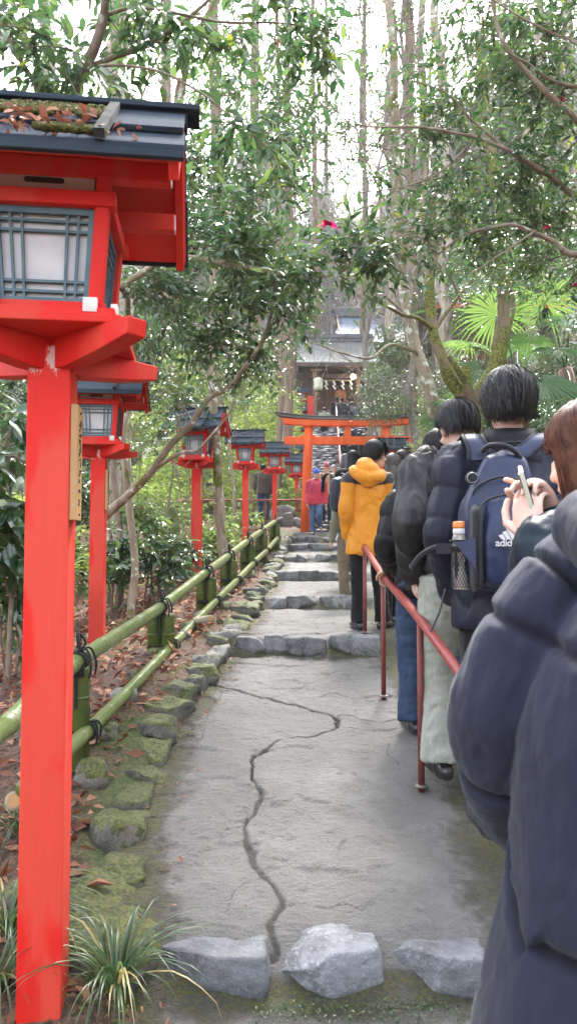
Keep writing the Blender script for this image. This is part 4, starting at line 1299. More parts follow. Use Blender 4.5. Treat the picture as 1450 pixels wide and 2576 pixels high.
def thin_tubes(S, D, Ln, r0, r1, sag=0, seg=2, n=3):
    """many thin twigs at once -> verts, quads"""
    m = len(S)
    side = nrm(np.cross(D, (0.3,0.2,1))); up = np.cross(side, D)
    V = []
    for j in range(seg+1):
        t = j/seg
        c = S + D*(Ln*t)[:, None]; c[:, 2] -= sag*Ln*t*t
        rr = r0 + (r1-r0)*t
        for k in range(n):
            a = 2*math.pi*k/n
            V.append(c + side*(rr*math.cos(a))[..., None] + up*(rr*math.sin(a))[..., None] if np.ndim(rr) else c + side*rr*math.cos(a) + up*rr*math.sin(a))
    V = np.stack(V, 1)      # m, (seg+1)*n, 3
    F = []
    for j in range(seg):
        for k in range(n): F.append((j*n+k, j*n+(k+1)%n, (j+1)*n+(k+1)%n, (j+1)*n+k))
    F = np.array(F)[None] + np.arange(m)[:, None, None]*(seg+1)*n
    return V.reshape(-1,3), F.reshape(-1,4)

class Plant:
    """limbs placed one by one, leafy sprays growing from the nearest limb"""
    def __init__(s, name, root, label, cat, group=None, seed=0):
        s.root = empty(name, root, label, cat, group); s.r = np.random.default_rng(seed)
        s.V, s.Q, s.n = [], [], 0
        s.lv = Leaves(); s.nodes = []
    def raw(s, V, Q):
        s.V.append(V); s.Q.append(np.asarray(Q)+s.n); s.n += len(V)
    def limb(s, pts, r0, r1, wob=.03, n=9, lump=.10, step=6):
        q = spline(pts, step)
        sd = s.r.uniform(0, 99)
        q = q + np.stack([vnoise(q*2.1+sd+k*31) for k in range(3)], 1)*wob
        t = np.linspace(0, 1, len(q))
        rad = (r0+(r1-r0)*t)*(1+lump*vnoise(q*5+sd))
        V, F = tube_np(q, rad, n, False)
        s.raw(V, F)
        s.nodes.append(q); return q
    def spray(s, c, rad, nb, nt, per, ll, lw=.42, tl=(.18,.38), hang=.25, br=.006, connect=True, flat=.75, rt=.0022):
        """cluster of leafy twigs in the ellipsoid (c, rad)"""
        r = s.r; c = np.asarray(c, float); rad = np.broadcast_to(rad, 3)
        g = nrm(r.normal(size=(nb,3)))*r.random((nb,1))**.45*rad + c
        N_ = np.vstack(s.nodes) if s.nodes else c[None]
        S_, D_, L_ = [], [], []
        for p in g:
            if connect:
                k = np.argmin(((N_-p)**2).sum(1)+r.uniform(0,.02,len(N_))); a = N_[k]
                dist = np.linalg.norm(p-a)
                mid = (a+p)/2 + r.normal(0,.10,3)*dist + np.array((0,0,.06*dist))
                q = spline([a, mid, p], 4)
                q = q + np.stack([vnoise(q*4+k*7+j*31) for j in range(3)],1)*.03
                V, F = tube_np(q, np.linspace(br*(1+dist*.55), rt*1.3, len(q)), 4, False); s.raw(V, F)
                ax = nrm(p-a)
            else: ax = nrm(r.normal(size=3)); q = np.array([p-ax*.1, p])
            i = r.integers(max(0,len(q)//2-1), len(q), nt)
            S_.append(q[i] + r.normal(0,.01,(nt,3)))
            d = r.normal(size=(nt,3)); d[:, 2] *= flat; d[:, 2] += .08
            D_.append(nrm(nrm(d) + ax*.55)); L_.append(r.uniform(tl[0], tl[1], nt))
        S_, D_, L_ = np.vstack(S_), np.vstack(D_), np.concatenate(L_)
        V, F = thin_tubes(S_, D_, L_, rt, rt*.5, hang*.6); s.raw(V, F)
        if per: twig_leaves(s.lv, S_, D_, L_, per, ll, lw, r, hang)
    def twigs(s, S_, D_, L_, r0, r1, sag=0, seg=2):
        V, F = thin_tubes(S_, D_, L_, r0, r1, sag, seg); s.raw(V, F)
    def done(s, bark, leaf=None, wood='trunk', crown='crown', simple=False, extra=None):
        if s.V:
            polys = [q for q in s.Q]
            quads = np.vstack([q for q in polys if q.shape[1] == 4])
            link(wood, np_mesh(np.vstack(s.V), [quads], bark), s.root, True)
        if leaf is not None and s.lv.P: link(crown, s.lv.mesh(leaf, simple), s.root, True)
        return s.root
def flower(root, p, r=.035, seed=1, open_=1):
    """small ruffled blossom of overlapping petals around a yellow heart"""
    rr = np.random.default_rng(seed); lv = Leaves()
    for ring, (n, t, s) in enumerate(((6,.25,1.0),(5,.8,.75))):
        a = np.arange(n)*2*math.pi/n + ring*.5 + rr.normal(0,.15,n)
        d = np.stack([np.cos(a)*math.cos(t), np.sin(a)*math.cos(t)-.35, np.full(n, math.sin(t)-.35)], 1)
        lv.add(np.repeat(p[None],n,0), d, np.repeat(np.array((0,-.6,.8))[None],n,0)+rr.normal(0,.3,(n,3)), r*s*rr.uniform(.85,1.2,n), r*s*.95)
    link('flower', lv.mesh(M_FLOWER), root, True)

CAMG = None
# ------------------------------------------------------------------ left camellia, whose limbs cross the lanterns
T = Plant('camellia_tree', P(330,1530,7.4), 'camellia with a pale forked lichen trunk behind the second lantern and a wide glossy crown', 'tree', None, 21)
T.limb([P(332,1545,7.4),P(335,1400,7.4),P(322,1250,7.4),P(312,1150,7.45),P(318,1060,7.6),P(345,960,7.8)], .042, .03)
q = T.limb([P(262,1300,7.2),P(330,1235,7.0),P(380,1185,6.9),P(430,1120,6.8),P(480,1070,6.7),P(520,1005,6.6),P(580,968,6.5),P(612,925,6.3),P(655,850,6.2),P(690,735,6.0)], .045, .014)
T.limb([P(395,1178,6.9),P(455,1140,6.6),P(500,1128,6.3),P(560,1068,6.0),P(592,1012,5.8)], .022, .006)
T.limb([P(310,728,5.4),P(365,690,5.3),P(420,655,5.2),P(480,652,5.1),P(560,655,5.0),P(640,668,4.9),P(700,682,4.85),P(760,690,4.8),P(850,690,4.75),P(905,655,4.7),P(960,632,4.7),P(1010,605,4.7),P(1100,590,4.7)], .026, .006)
T.limb([P(345,960,7.8),P(330,850,7.4),P(320,760,6.6),P(310,728,5.4)], .032, .026)
T.limb([P(345,960,7.8),P(430,800,7.2),P(520,600,6.8),P(560,420,6.4),P(600,240,6.2)], .03, .008)
T.limb([P(430,800,7.2),P(560,740,7.0),P(680,640,6.8),P(760,520,6.6)], .02, .005)
T.limb([P(520,600,6.8),P(640,480,6.5),P(740,360,6.2)], .016, .004)
for (x,y,d,rx,ry,rd,nb,nt) in [(420,560,6.2,90,90,.7,16,11),(560,540,5.9,110,110,.8,24,11),(680,600,5.6,90,80,.7,15,11),(480,740,6.6,90,80,.7,15,11),(600,760,6.2,110,70,.7,18,11),
        (400,860,7.2,70,90,.7,12,10),(520,880,6.8,80,60,.6,11,10),(640,900,6.4,60,60,.5,9,10),(470,420,6.6,90,80,.8,13,10),(640,420,6.2,100,80,.8,14,10),(760,480,5.8,70,80,.6,8,10),(560,640,5.0,120,40,.5,13,9),
        (430,1000,7.0,50,50,.4,5,8),(560,300,6.6,100,80,.8,8,9),(420,700,5.4,60,40,.4,8,10),(720,780,6.0,60,40,.5,7,9),
        (800,690,4.75,100,35,.3,11,8),(935,650,4.7,55,35,.25,9,8),(860,620,4.8,80,30,.3,5,7)]:
    T.spray(P(x,y,d), (PX(rx,d),rd,PX(ry,d)), int(nb*.52+.5), nt, 9, .092, .46, tl=(.2,.46))
flower(T.root, P(822,566,4.3), .062, 3); flower(T.root, P(330,798,6.0), .03, 4); flower(T.root, P(694,103,5.8), .045, 6)
T.done(M_BARK_LICH, M_CAM)

def roof_leaves():
    r = np.random.default_rng(15); lv = Leaves(); n = 130
    ze, zr, hd = LZ-.06, LZ+.232, .355; sl = math.atan2(zr-ze, hd)
    nn = np.array((0,-math.sin(sl), math.cos(sl))); e, rr = np.array((0,-hd,ze)), np.array((0,0,zr))
    t = np.abs(r.normal(.43,.07,n)); t[:45] = np.abs(r.normal(.06,.03,45)); x = r.uniform(-.40,.17,n); x[:45] = r.uniform(-.10,.30,45)
    p = e+(rr-e)*t[:, None]+nn*r.uniform(.055,.085,(n,1)); p[:, 0] += x
    d = r.normal(size=(n,3)); d[:, 2] = d[:, 2]*.4; L_ = r.uniform(.02,.05,n)
    lv.add(p, d, nn+r.normal(0,.5,(n,3)), L_, L_*.55)
    link('dead_leaves', lv.mesh(M_LITTER), [c for c in lant1.children if c.name.startswith('roof')][0])['kind'] = 'stuff'
roof_leaves()
# near camellia over the first lantern's roof, trunk left of the frame
T = Plant('camellia_tree', P(-220,1800,3.6), 'dark stemmed camellia leaning over the nearest lantern from the left edge', 'tree', None, 22)
T.limb([P(-220,1850,3.6),P(-150,1200,3.5),P(-30,600,3.5),P(140,330,3.5),P(190,250,3.5),P(215,180,3.4),P(240,130,3.35),P(262,40,3.3),P(272,-60,3.2)], .05, .018)
T.limb([P(232,160,3.4),P(300,130,3.4),P(370,110,3.4),P(440,72,3.4),P(500,25,3.4),P(540,-20,3.4)], .016, .007)
T.limb([P(215,180,3.4),P(250,175,3.2),P(330,172,3.1),P(420,185,3.1),P(520,235,3.15),P(560,270,3.2),P(640,330,3.3)], .008, .003)
T.limb([P(150,330,3.5),P(80,190,3.4),P(20,100,3.3),P(-40,40,3.3)], .015, .006)
T.limb([P(262,40,3.3),P(360,20,3.3),P(560,60,3.3),P(720,60,3.4),P(860,90,3.4)], .009, .003)
for (x,y,d,rx,ry,rd,nb,nt) in [(40,110,3.0,60,60,.3,5,6),(120,190,3.4,70,50,.3,4,6),(190,60,3.6,90,60,.4,6,6),(360,60,3.3,90,50,.3,6,6),(40,30,3.2,70,40,.3,4,6),(480,60,3.4,80,50,.3,5,6),(700,70,3.4,110,50,.3,8,6),(820,110,3.4,60,50,.3,4,6),(620,330,3.3,70,70,.3,4,5),(300,210,3.2,70,25,.2,3,5),(160,260,3.4,60,20,.2,3,5),(690,410,3.3,40,40,.2,2,5)]:
    T.spray(P(x,y,d), (PX(rx,d),rd,PX(ry,d)), nb, nt, 6, .085, .46, tl=(.14,.28), rt=.0016, br=.003)
T.done(M_BARK_CAM, M_CAM)

# broad leaved shrub at the left edge
T = Plant('broadleaf_shrub', P(30,1760,4.2), 'shrub with large drooping oval leaves at the left edge beside the nearest lantern', 'shrub', None, 23)
T.limb([P(10,1700,4.2),P(20,1500,4.2),P(30,1300,4.2),P(25,1120,4.2)], .014, .005); T.limb([P(20,1500,4.2),P(-20,1350,4.1),P(-30,1200,4.0)], .01, .004)
for (x,y,d,rx,ry,nb) in [(10,1170,4.1,55,70,5),(30,1290,4.2,55,60,6),(10,1400,4.1,50,60,5),(35,1480,4.3,50,50,5),(40,1060,4.4,50,50,4)]:
    T.spray(P(x,y,d), (PX(rx,d),.25,PX(ry,d)), nb, 4, 5, .16, .5, tl=(.12,.24), hang=.6)
T.done(M_BARK_CAM, M_CAM, 'stem', 'foliage')

# ------------------------------------------------------------------ right hand camellia overhead
T = Plant('camellia_tree', P(1750,1500,5.2), 'camellia reaching in from the upper right with long bare brown boughs', 'tree', None, 24)
T.limb([P(1800,1900,5.4),P(1720,1200,5.3),P(1640,760,5.2),P(1560,560,5.1),P(1500,420,5.0)], .09, .05)
T.limb([P(1600,650,5.1),P(1450,640,4.9),P(1400,605,4.8),P(1350,585,4.75),P(1290,565,4.7),P(1240,572,4.7),P(1170,590,4.7),P(1110,640,4.7)], .024, .006)
T.limb([P(1560,540,5.1),P(1450,495,4.9),P(1380,440,4.8),P(1320,405,4.7),P(1270,372,4.7),P(1200,352,4.7),P(1120,345,4.7),P(1010,322,4.7),P(900,305,4.7)], .024, .005)
T.limb([P(1530,440,5.0),P(1450,300,4.6),P(1380,240,4.5),P(1310,170,4.45),P(1275,120,4.4),P(1250,60,4.4),P(1240,-30,4.4)], .022, .01)
T.limb([P(1450,210,4.6),P(1380,195,4.5),P(1330,160,4.45),P(1290,140,4.4)], .012, .005)
T.limb([P(1200,352,4.7),P(1160,395,4.7),P(1090,440,4.7),P(980,470,4.7),P(900,480,4.7)], .011, .003)
T.limb([P(1270,372,4.7),P(1180,300,4.6),P(1120,230,4.5),P(1040,195,4.5)], .010, .003)
T.limb([P(1450,105,4.4),P(1380,80,4.4),P(1300,40,4.4),P(1200,-20,4.4)], .010, .004)
T.limb([P(1350,585,4.75),P(1250,650,4.7),P(1180,700,4.7)], .008, .003)
for (x,y,d,rx,ry,rd,nb,nt) in [(1390,90,4.6,90,80,.5,12,9),(1290,60,4.8,90,60,.5,10,9),(1180,80,5.0,80,60,.5,7,8),(1390,270,4.8,80,80,.5,12,9),(1280,260,4.9,90,80,.5,14,9),(1160,230,5.0,90,70,.5,12,9),(1060,150,5.2,70,70,.5,6,8),
        (1050,260,5.0,80,60,.5,8,8),(1380,400,4.9,80,70,.5,12,9),(1250,430,4.9,100,60,.5,13,9),(1140,430,4.9,80,60,.5,9,8),(1030,380,4.9,70,60,.4,6,7),(1400,530,5.0,70,60,.5,11,9),(1290,530,5.0,90,60,.5,12,9),(1180,540,4.9,80,60,.4,9,8),
        (1400,690,5.4,70,60,.5,10,9),(1300,680,5.4,80,60,.5,10,9),(1080,590,4.7,80,40,.3,8,7),(1000,480,4.8,80,50,.4,5,7),(950,200,5.4,70,60,.4,4,7),(1190,660,5.0,60,40,.3,5,8),(1440,820,5.6,40,70,.4,6,8)]:
    T.spray(P(x,y,d), (PX(rx,d),rd,PX(ry,d)), int(nb*.56+.5), nt, 8, .070, .43, tl=(.16,.36), rt=.0018, br=.0035)
for k, (x,y,d) in enumerate([(1376,572,4.6),(1446,715,5.2),(1410,250,4.6),(1392,430,4.7)]): flower(T.root, P(x,y,d), (.028,.03,.03,.02)[k], 10+k)
T.done(M_BARK_CAM, M_CAM)

# high camellia crown in the centre, thinner, letting the sky through
T = Plant('camellia_tree', P(640,1420,10.5), 'loose leafed camellia filling the sky left of the bright gap', 'tree', None, 25)
T.limb([P(560,1420,10.5),P(548,1250,10.4),P(545,1100,10.2),P(520,900,10),P(470,700,9.6),P(430,500,9.2),P(440,330,9),P(450,200,9)], .075, .03)
T.limb([P(470,700,9.6),P(600,480,9),P(700,280,8.6),P(760,120,8.4)], .04, .012)
T.limb([P(440,330,9),P(470,160,8.8),P(520,40,8.6),P(560,-60,8.5)], .045, .02)
T.limb([P(600,480,9),P(720,430,8.8),P(840,330,8.6)], .022, .006)
for (x,y,d,rx,ry,rd,nb,nt) in [(620,120,8.6,140,100,1.0,18,11),(760,180,8.4,110,110,1.0,14,11),(520,220,8.8,110,90,1.0,10,10),(700,330,8.6,130,80,1.0,14,11),(820,330,8.5,80,80,.8,7,10),(560,400,9,110,80,1.0,10,10),(820,60,8.6,90,60,.8,8,10),(400,120,9,90,90,.9,5,9),(860,450,8.8,80,60,.7,5,9),(760,700,9.4,70,80,.8,8,10),(700,880,9.4,60,80,.7,8,10)]:
    T.spray(P(x,y,d), (PX(rx,d),rd,PX(ry,d)), int(nb*.62+.5), nt, 9, .080, .44, tl=(.25,.5), rt=.003, br=.006)
T.done(M_BARK_LICH, M_CAM)

# ------------------------------------------------------------------ trunks on the right bank
T = Plant('lichen_trunk_tree', P(1098,1120,9.5), 'slender pale lichen spotted tree leaning left behind the queue', 'tree', None, 31)
T.limb([P(1110,1160,9.5),P(1092,1040,9.5),P(1070,950,9.5),P(1042,870,9.5),P(1022,780,9.5),P(1012,690,9.5),P(1004,560,9.4),P(1000,420,9.3),P(990,260,9.2),P(985,120,9.2),P(972,-40,9.2)], .098, .045, .02, 12, .06)
T.limb([P(1012,690,9.5),P(1060,500,9.6),P(1080,330,9.7),P(1085,160,9.8),P(1100,-20,10)], .04, .015)
T.limb([P(1030,800,9.5),P(960,740,9.2),P(900,690,9.0),P(830,660,8.9)], .02, .005); T.limb([P(1000,560,9.4),P(930,430,9.2),P(890,300,9.1),P(880,180,9)], .018, .004)
T.limb([P(1048,885,9.5),P(980,868,9.2),P(930,905,9),P(860,890,8.8),P(790,862,8.6),P(720,855,8.5)], .024, .006)
r_ = T.r
for c, n in (((960,720,9.1),60),((900,560,9),70),((900,330,9),60),((1080,300,9.8),60),((840,880,8.8),50),((1000,150,9.2),40)):
    S_ = P(*c)+r_.normal(0,.45,(n,3)); D_ = nrm(r_.normal(size=(n,3))+np.array((-.3,0,.3))); T.twigs(S_, D_, r_.uniform(.3,.9,n), .004, .0015, .1, 3)
T.spray(P(985,40,9.2), (.9,.8,.7), 5, 8, 8, .06); T.spray(P(860,300,9), (.7,.6,.6), 4, 8, 8, .06)
T.done(M_BARK_LICH, M_CAM)

T = Plant('mossy_forked_tree', P(1190,1120,8.2), 'thick moss covered forked tree above the man with the blue backpack', 'tree', None, 32)
T.limb([P(1188,1190,8.2),P(1186,1100,8.2),P(1180,1030,8.2),P(1182,1000,8.2)], .125, .12, .02, 12)
T.limb([P(1180,1010,8.2),P(1205,990,8.2),P(1240,945,8.2),P(1258,880,8.2),P(1268,800,8.2),P(1262,720,8.2),P(1255,640,8.25),P(1262,540,8.3),P(1240,420,8.4),P(1215,250,8.5),P(1200,80,8.6)], .115, .05, .02, 12)
T.limb([P(1268,830,8.2),P(1282,770,8.15),P(1278,730,8.1)], .075, .06, .02, 10)
T.limb([P(1180,1020,8.2),P(1160,990,8.2),P(1130,945,8.2),P(1112,895,8.2),P(1092,845,8.25),P(1082,780,8.3),P(1078,700,8.3),P(1088,640,8.3),P(1092,560,8.35),P(1072,450,8.4)], .085, .04, .02, 10)
T.limb([P(1178,1010,8.15),P(1172,960,8.1),P(1170,925,8.1)], .06, .05, .01, 10); T.limb([P(1172,965,8.1),P(1150,930,8.0),P(1128,895,8.0)], .05, .03, .01, 8)
T.limb([P(1085,830,8.25),P(1050,800,8.0),P(1010,790,7.8),P(950,760,7.6),P(915,740,7.5)], .03, .008); T.limb([P(1090,850,8.25),P(1140,760,8.4),P(1190,700,8.5)], .03, .01); T.limb([P(1160,760,8.4),P(1110,660,8.3)], .02, .008)
T.limb([P(1262,600,8.25),P(1310,500,8.2),P(1360,420,8.1)], .035, .012); T.limb([P(1262,720,8.2),P(1320,660,8.1),P(1370,640,8.0)], .02, .008)
T.spray(P(1230,640,8), (.5,.5,.4), 6, 9, 8, .06, connect=True); T.spray(P(1100,480,8.2), (.7,.5,.6), 6, 9, 8, .06); T.spray(P(1330,480,8), (.7,.5,.6), 8, 9, 8, .06); T.spray(P(1350,620,7.9), (.6,.5,.4), 6, 9, 8, .06)
T.done(M_BARK_MOSS, M_CAM)

# other upright trunks: photo x at foot, y foot, d, x top, radius, bark, label
TR = [('cedar_tree', 700,1130,23.5,697,.10,M_BARK_CEDAR,'slim reddish cedar trunk just left of the gateway'),
      ('cedar_tree', 722,1130,25.5,722,.19,M_BARK_CEDAR,'thicker cedar trunk directly behind the slim reddish one'),
      ('cedar_tree', 1022,1075,21,1030,.24,M_BARK_CEDAR,'brown cedar trunk rising behind the right end of the gateway'),
      ('cedar_tree', 905,860,44,925,.20,M_BARK_CEDAR,'far cedar trunk to the right of the shrine gate roof'),
      ('cedar_tree', 792,860,46,782,.22,M_BARK_CEDAR,'far cedar trunk left of the blue hall roof'),
      ('cedar_tree', 815,760,60,822,.22,M_BARK_CEDAR,'distant cedar trunk over the shrine gate'),
      ('cedar_tree', 1105,1040,15,1098,.15,M_BARK_OLD,'straight pale trunk between the leaning tree and the mossy fork'),
      ('old_tree', 300,1330,15.5,285,.36,M_BARK_OLD,'very thick pale ridged trunk above the nearest lantern roof'),
      ('cedar_tree', 120,1330,19,130,.22,M_BARK_OLD,'trunk seen through branches at the far left'),
      ('cedar_tree', 1330,1000,14,1335,.13,M_BARK_OLD,'thin trunk behind the palms at right'),
      ('cedar_tree', 1420,900,18,1422,.2,M_BARK_OLD,'upright trunk at the right edge behind the foliage'),
      ('cedar_tree', 540,1300,30,540,.33,M_BARK_CEDAR,'cedar on the slope behind the third lantern'),
      ('cedar_tree', 640,1050,38,640,.33,M_BARK_CEDAR,'cedar high on the slope behind the fourth lantern'),
      ('cedar_tree', 975,800,34,985,.26,M_BARK_OLD,'tall pale trunk in the bright gap right of the centre'),
      ('cedar_tree', 1060,800,36,1050,.28,M_BARK_OLD,'tall pale trunk beside the bright gap'),
      ('cedar_tree', 420,1250,40,420,.4,M_BARK_CEDAR,'cedar beyond the road at left')]
for k, (nm, x, y, d, xt, rr, bk, lb) in enumerate(TR):
    p = P(x, y, d); p[2] = G1(p[0], p[1]) - .2
    T = Plant(nm, p, lb, 'tree', None, 60+k)
    top = P(xt, -700 if d > 17 else -500, d)
    if d > 40: top[2] = min(top[2], p[2]+48)
    T.limb([p, p*.75+top*.25+np.array((.1,0,0)), p*.5+top*.5, p*.25+top*.75, top], rr, rr*.45, .08 if bk is M_BARK_CEDAR else .3, 12, .08)
    T.raw(*[(lambda v, f: (v, [q for q in f if len(q) == 4]))(*tube_np([p-np.array((0,0,.1)), p+np.array((0,0,.35))], [rr*1.5, rr], 12, False))][0])
    H = top[2]-p[2]; rq = T.r
    nb = 26 if d < 50 else 20
    for j in range(nb):       # drooping side branches with needle sprays
        h = rq.uniform(.38 if d < 30 else .3, .98)
        a = rq.uniform(0, 2*math.pi); c = p+(top-p)*h
        ln = (1.2 if nm == 'cedar_tree' else 2.4)*(1.35-h)*rq.uniform(.8,1.6)*(1 if d < 30 else 1.25)
        e = c + np.array((math.cos(a)*ln, math.sin(a)*ln, -.12*ln + (.8*ln if nm == 'old_tree' else 0)))
        q = T.limb([c, (c+e)/2+np.array((0,0,.12*ln)), e], rr*.10, .006, .05, 5, .05, 4)
        if bk is M_BARK_OLD and k != 7 and d < 30 and j % 3: continue
        n = 16
        S_ = q[rq.integers(2, len(q), n)] + rq.normal(0,.08,(n,3))
        D_ = nrm(rq.normal(size=(n,3))*np.array((1,1,.5))+np.array((0,0,-.25))); Lx = rq.uniform(.25,.6,n)*(1 if d < 30 else 1.4)
        T.twigs(S_, D_, Lx, .004, .002, .2)
        if nm == 'cedar_tree' or j % 2: twig_leaves(T.lv, S_, D_, Lx, 8, .15 if d < 30 else .24, .34, rq, .6)
    T.done(bk, M_CEDAR, simple=True)
# slim lichen stems in the garden at left
for k, (x0,y0,x1,y1,d,rr,lb) in enumerate([(552,1345,545,1000,13,.075,'lichen blotched trunk right of the third lantern'),(585,1330,580,1050,15,.04,'thin stem behind the fourth lantern'),
        (275,1400,268,1180,9,.03,'thin dark stem close behind the second lantern'),(395,1430,440,1150,9.5,.018,'thin crooked dark stem left of the third lantern'),(120,1500,90,900,8,.05,'slanting grey trunk behind the nearest lantern'),(300,1480,285,1000,8.6,.05,'dark leaning trunk beside the second lantern post')]):
    p = P(x0,y0,d); p[2] = G1(p[0],p[1])-.1
    T = Plant('slim_tree', p, lb, 'tree', None, 90+k)
    tp = P(x1,y1,d)
    q = T.limb([p, p*.6+tp*.4+np.array((.04,0,0)), p*.3+tp*.7-np.array((.03,0,0)), tp, tp+(tp-p)*.35], rr, rr*.5, .04, 9, .10)
    n = 14; S_ = q[T.r.integers(len(q)//2, len(q), n)]; D_ = nrm(T.r.normal(size=(n,3))+np.array((0,0,.4)))
    T.twigs(S_, D_, T.r.uniform(.3,.9,n), .006, .002, .05, 3)
    T.spray(tp+np.array((0,0,.3)), (.7,.5,.5), 5, 8, 8, .08)
    T.done(M_BARK_LICH if k in (0,1) else M_BARK_CAM, M_CAM)

# bare winter trees whose fine twigs veil the bright gap
for k, (x0,y0,xt,yt,d,rr,lb) in enumerate([(930,1000,900,-60,19,.10,'bare pale tree whose twigs cross the bright gap above the gateway'),(1045,980,1020,-100,16,.11,'bare pale tree with upswept twigs right of the bright gap'),(1120,1000,1130,60,22,.12,'bare tree rising behind the leaning lichen trunk'),(985,900,970,150,30,.10,'farther bare tree in the middle of the bright gap')]):
    p = P(x0,y0,d); p[2] = G1(p[0],p[1])-.1
    T = Plant('bare_tree', p, lb, 'tree', None, 130+k); r = T.r
    tp = P(xt,yt,d)
    q = T.limb([p, p*.65+tp*.35+r.normal(0,.2,3), p*.35+tp*.65+r.normal(0,.25,3), tp], rr, rr*.3, .25, 9, .08)
    for j in range(20):
        c = q[r.integers(len(q)//4, len(q)-1)]; a = r.uniform(0,6.3); ln = r.uniform(1.0,2.6)
        e = c+np.array((math.cos(a)*ln*.8, math.sin(a)*ln*.6, ln*r.uniform(.2,1.0)))
        b = T.limb([c,(c+e)/2+r.normal(0,.15,3),e], .025, .006, .12, 5, .1, 5)
        n = 26; S_ = b[r.integers(2,len(b),n)]; D_ = nrm(r.normal(size=(n,3))+nrm(e-c)*.7+np.array((0,0,.2))); Lx = r.uniform(.25,.9,n)
        T.twigs(S_,D_,Lx,.005,.002,.1,3)
        S2 = np.repeat(S_+D_*(Lx*.6)[:,None],2,0); D2 = nrm(np.repeat(D_,2,0)+r.normal(0,.6,(2*n,3))); T.twigs(S2,D2,np.repeat(Lx,2)*.5,.003,.0015,.05,2)
    T.done(M_TWIG, None)

# ------------------------------------------------------------------ windmill palms
def palm(root_p, fans, label, seed):
    root = empty('windmill_palm', root_p, label, 'palm')
    root_p = np.array(root_p); root_p[2] = G1(root_p[0], root_p[1]); root.location = root_p
    r = np.random.default_rng(seed)
    th = P(fans[0][6], fans[0][7], fans[0][2]+1.3)
    MB().tube(spline([root_p-np.array((0,0,.2)), (root_p+th)/2, th], 5), [.085]*11, 10).build('trunk', M_BARK_CEDAR, root, True)
    for (x, y, d, rp, tone, face, _, _) in fans:
        d = d + 1.1; c = P(x, y, d); Rr = PX(rp, d)
        b = MB(); b.tube(spline([th, (th+c)/2+np.array((0,0,.10)), c], 5), [.010]*10+[.006], 6)
        fr = b.build('frond', M_PALM, root, True)
        n = 34
        ax = nrm(np.array(face, float))           # direction the fan's middle points
        nr = nrm(np.cross(ax, (1,0.0,0)) + np.array((0,-.35,.35))); sd_ = nrm(np.cross(nr, ax)); nr = np.cross(ax, sd_)
        V, F = [], []
        for k in range(n):
            a = R(-152+304*k/(n-1)) + r.normal(0,.02)
            d0 = ax*math.cos(a)+sd_*math.sin(a)
            Lk = Rr*(1-.22*(abs(a)/R(152))**2)*r.uniform(.92,1.05)
            o = np.cross(nr, d0)
            b0 = len(V)
            for j in range(7):
                t = j/6
                w_ = .5*Lk*(.062*t/.5 if t < .5 else .062*(1-(t-.5)/.5*.93))
                dr = .34*Lk*t**3*r.uniform(.6,1.2)
                m = c + d0*Lk*t - np.array((0,0,dr)) + nr*.10*Lk*t*(1-t)
                V += [m-o*w_+nr*w_*.5, m-nr*w_*.35, m+o*w_+nr*w_*.5]
            for j in range(6):
                for e in (0,1): F.append((b0+j*3+e, b0+j*3+e+1, b0+(j+1)*3+e+1, b0+(j+1)*3+e))
        V = np.array(V)
        me = np_mesh(V, [np.array(F)], M_PALM, False, {'rnd': np.repeat(np.clip(tone+r.normal(0,.06,n),0,.95), 21)})
        link('leaf_fan', me, fr, True)
palm(P(1330,1130,8.9), [(1362,962,6.6,150,.25,(.05,-.5,-.35),1300,950),(1246,792,7.6,125,.92,(-.35,-.4,.55),0,0),(1178,870,8.0,95,.8,(-.6,-.4,.1),0,0),(1300,880,8.4,80,.4,(.1,-.6,.3),0,0),(1210,930,7.7,90,.45,(-.6,-.4,-.5),0,0),(1262,1010,7.2,90,.6,(-.3,-.5,-.7),0,0)],
     'fan palm with a big pale open frond right of the tallest head', 41)
palm(P(1500,1180,8.3)-np.array((0,0,.3)), [(1372,765,7.4,120,.92,(.02,-.4,.8),1420,930),(1440,800,6.6,125,.3,(.3,-.5,-.3),0,0),(1330,860,7.2,90,.5,(-.5,-.4,.2),0,0),(1440,1000,6.6,110,.5,(.1,-.5,-.6),0,0),(1400,880,7.0,95,.35,(0,-.6,-.3),0,0)],
     'fan palm at the right edge with an upright yellow green frond', 42)
palm(P(1130,1160,8.8)-np.array((0,0,.3)), [(1120,1010,8.4,75,.55,(-.5,-.4,-.1),1140,1040),(1090,1060,8.3,60,.5,(-.6,-.4,-.5),0,0),(1160,985,8.6,60,.6,(.2,-.5,.6),0,0)],
     'small fan palm between the two leaning trunks behind the queue', 43)

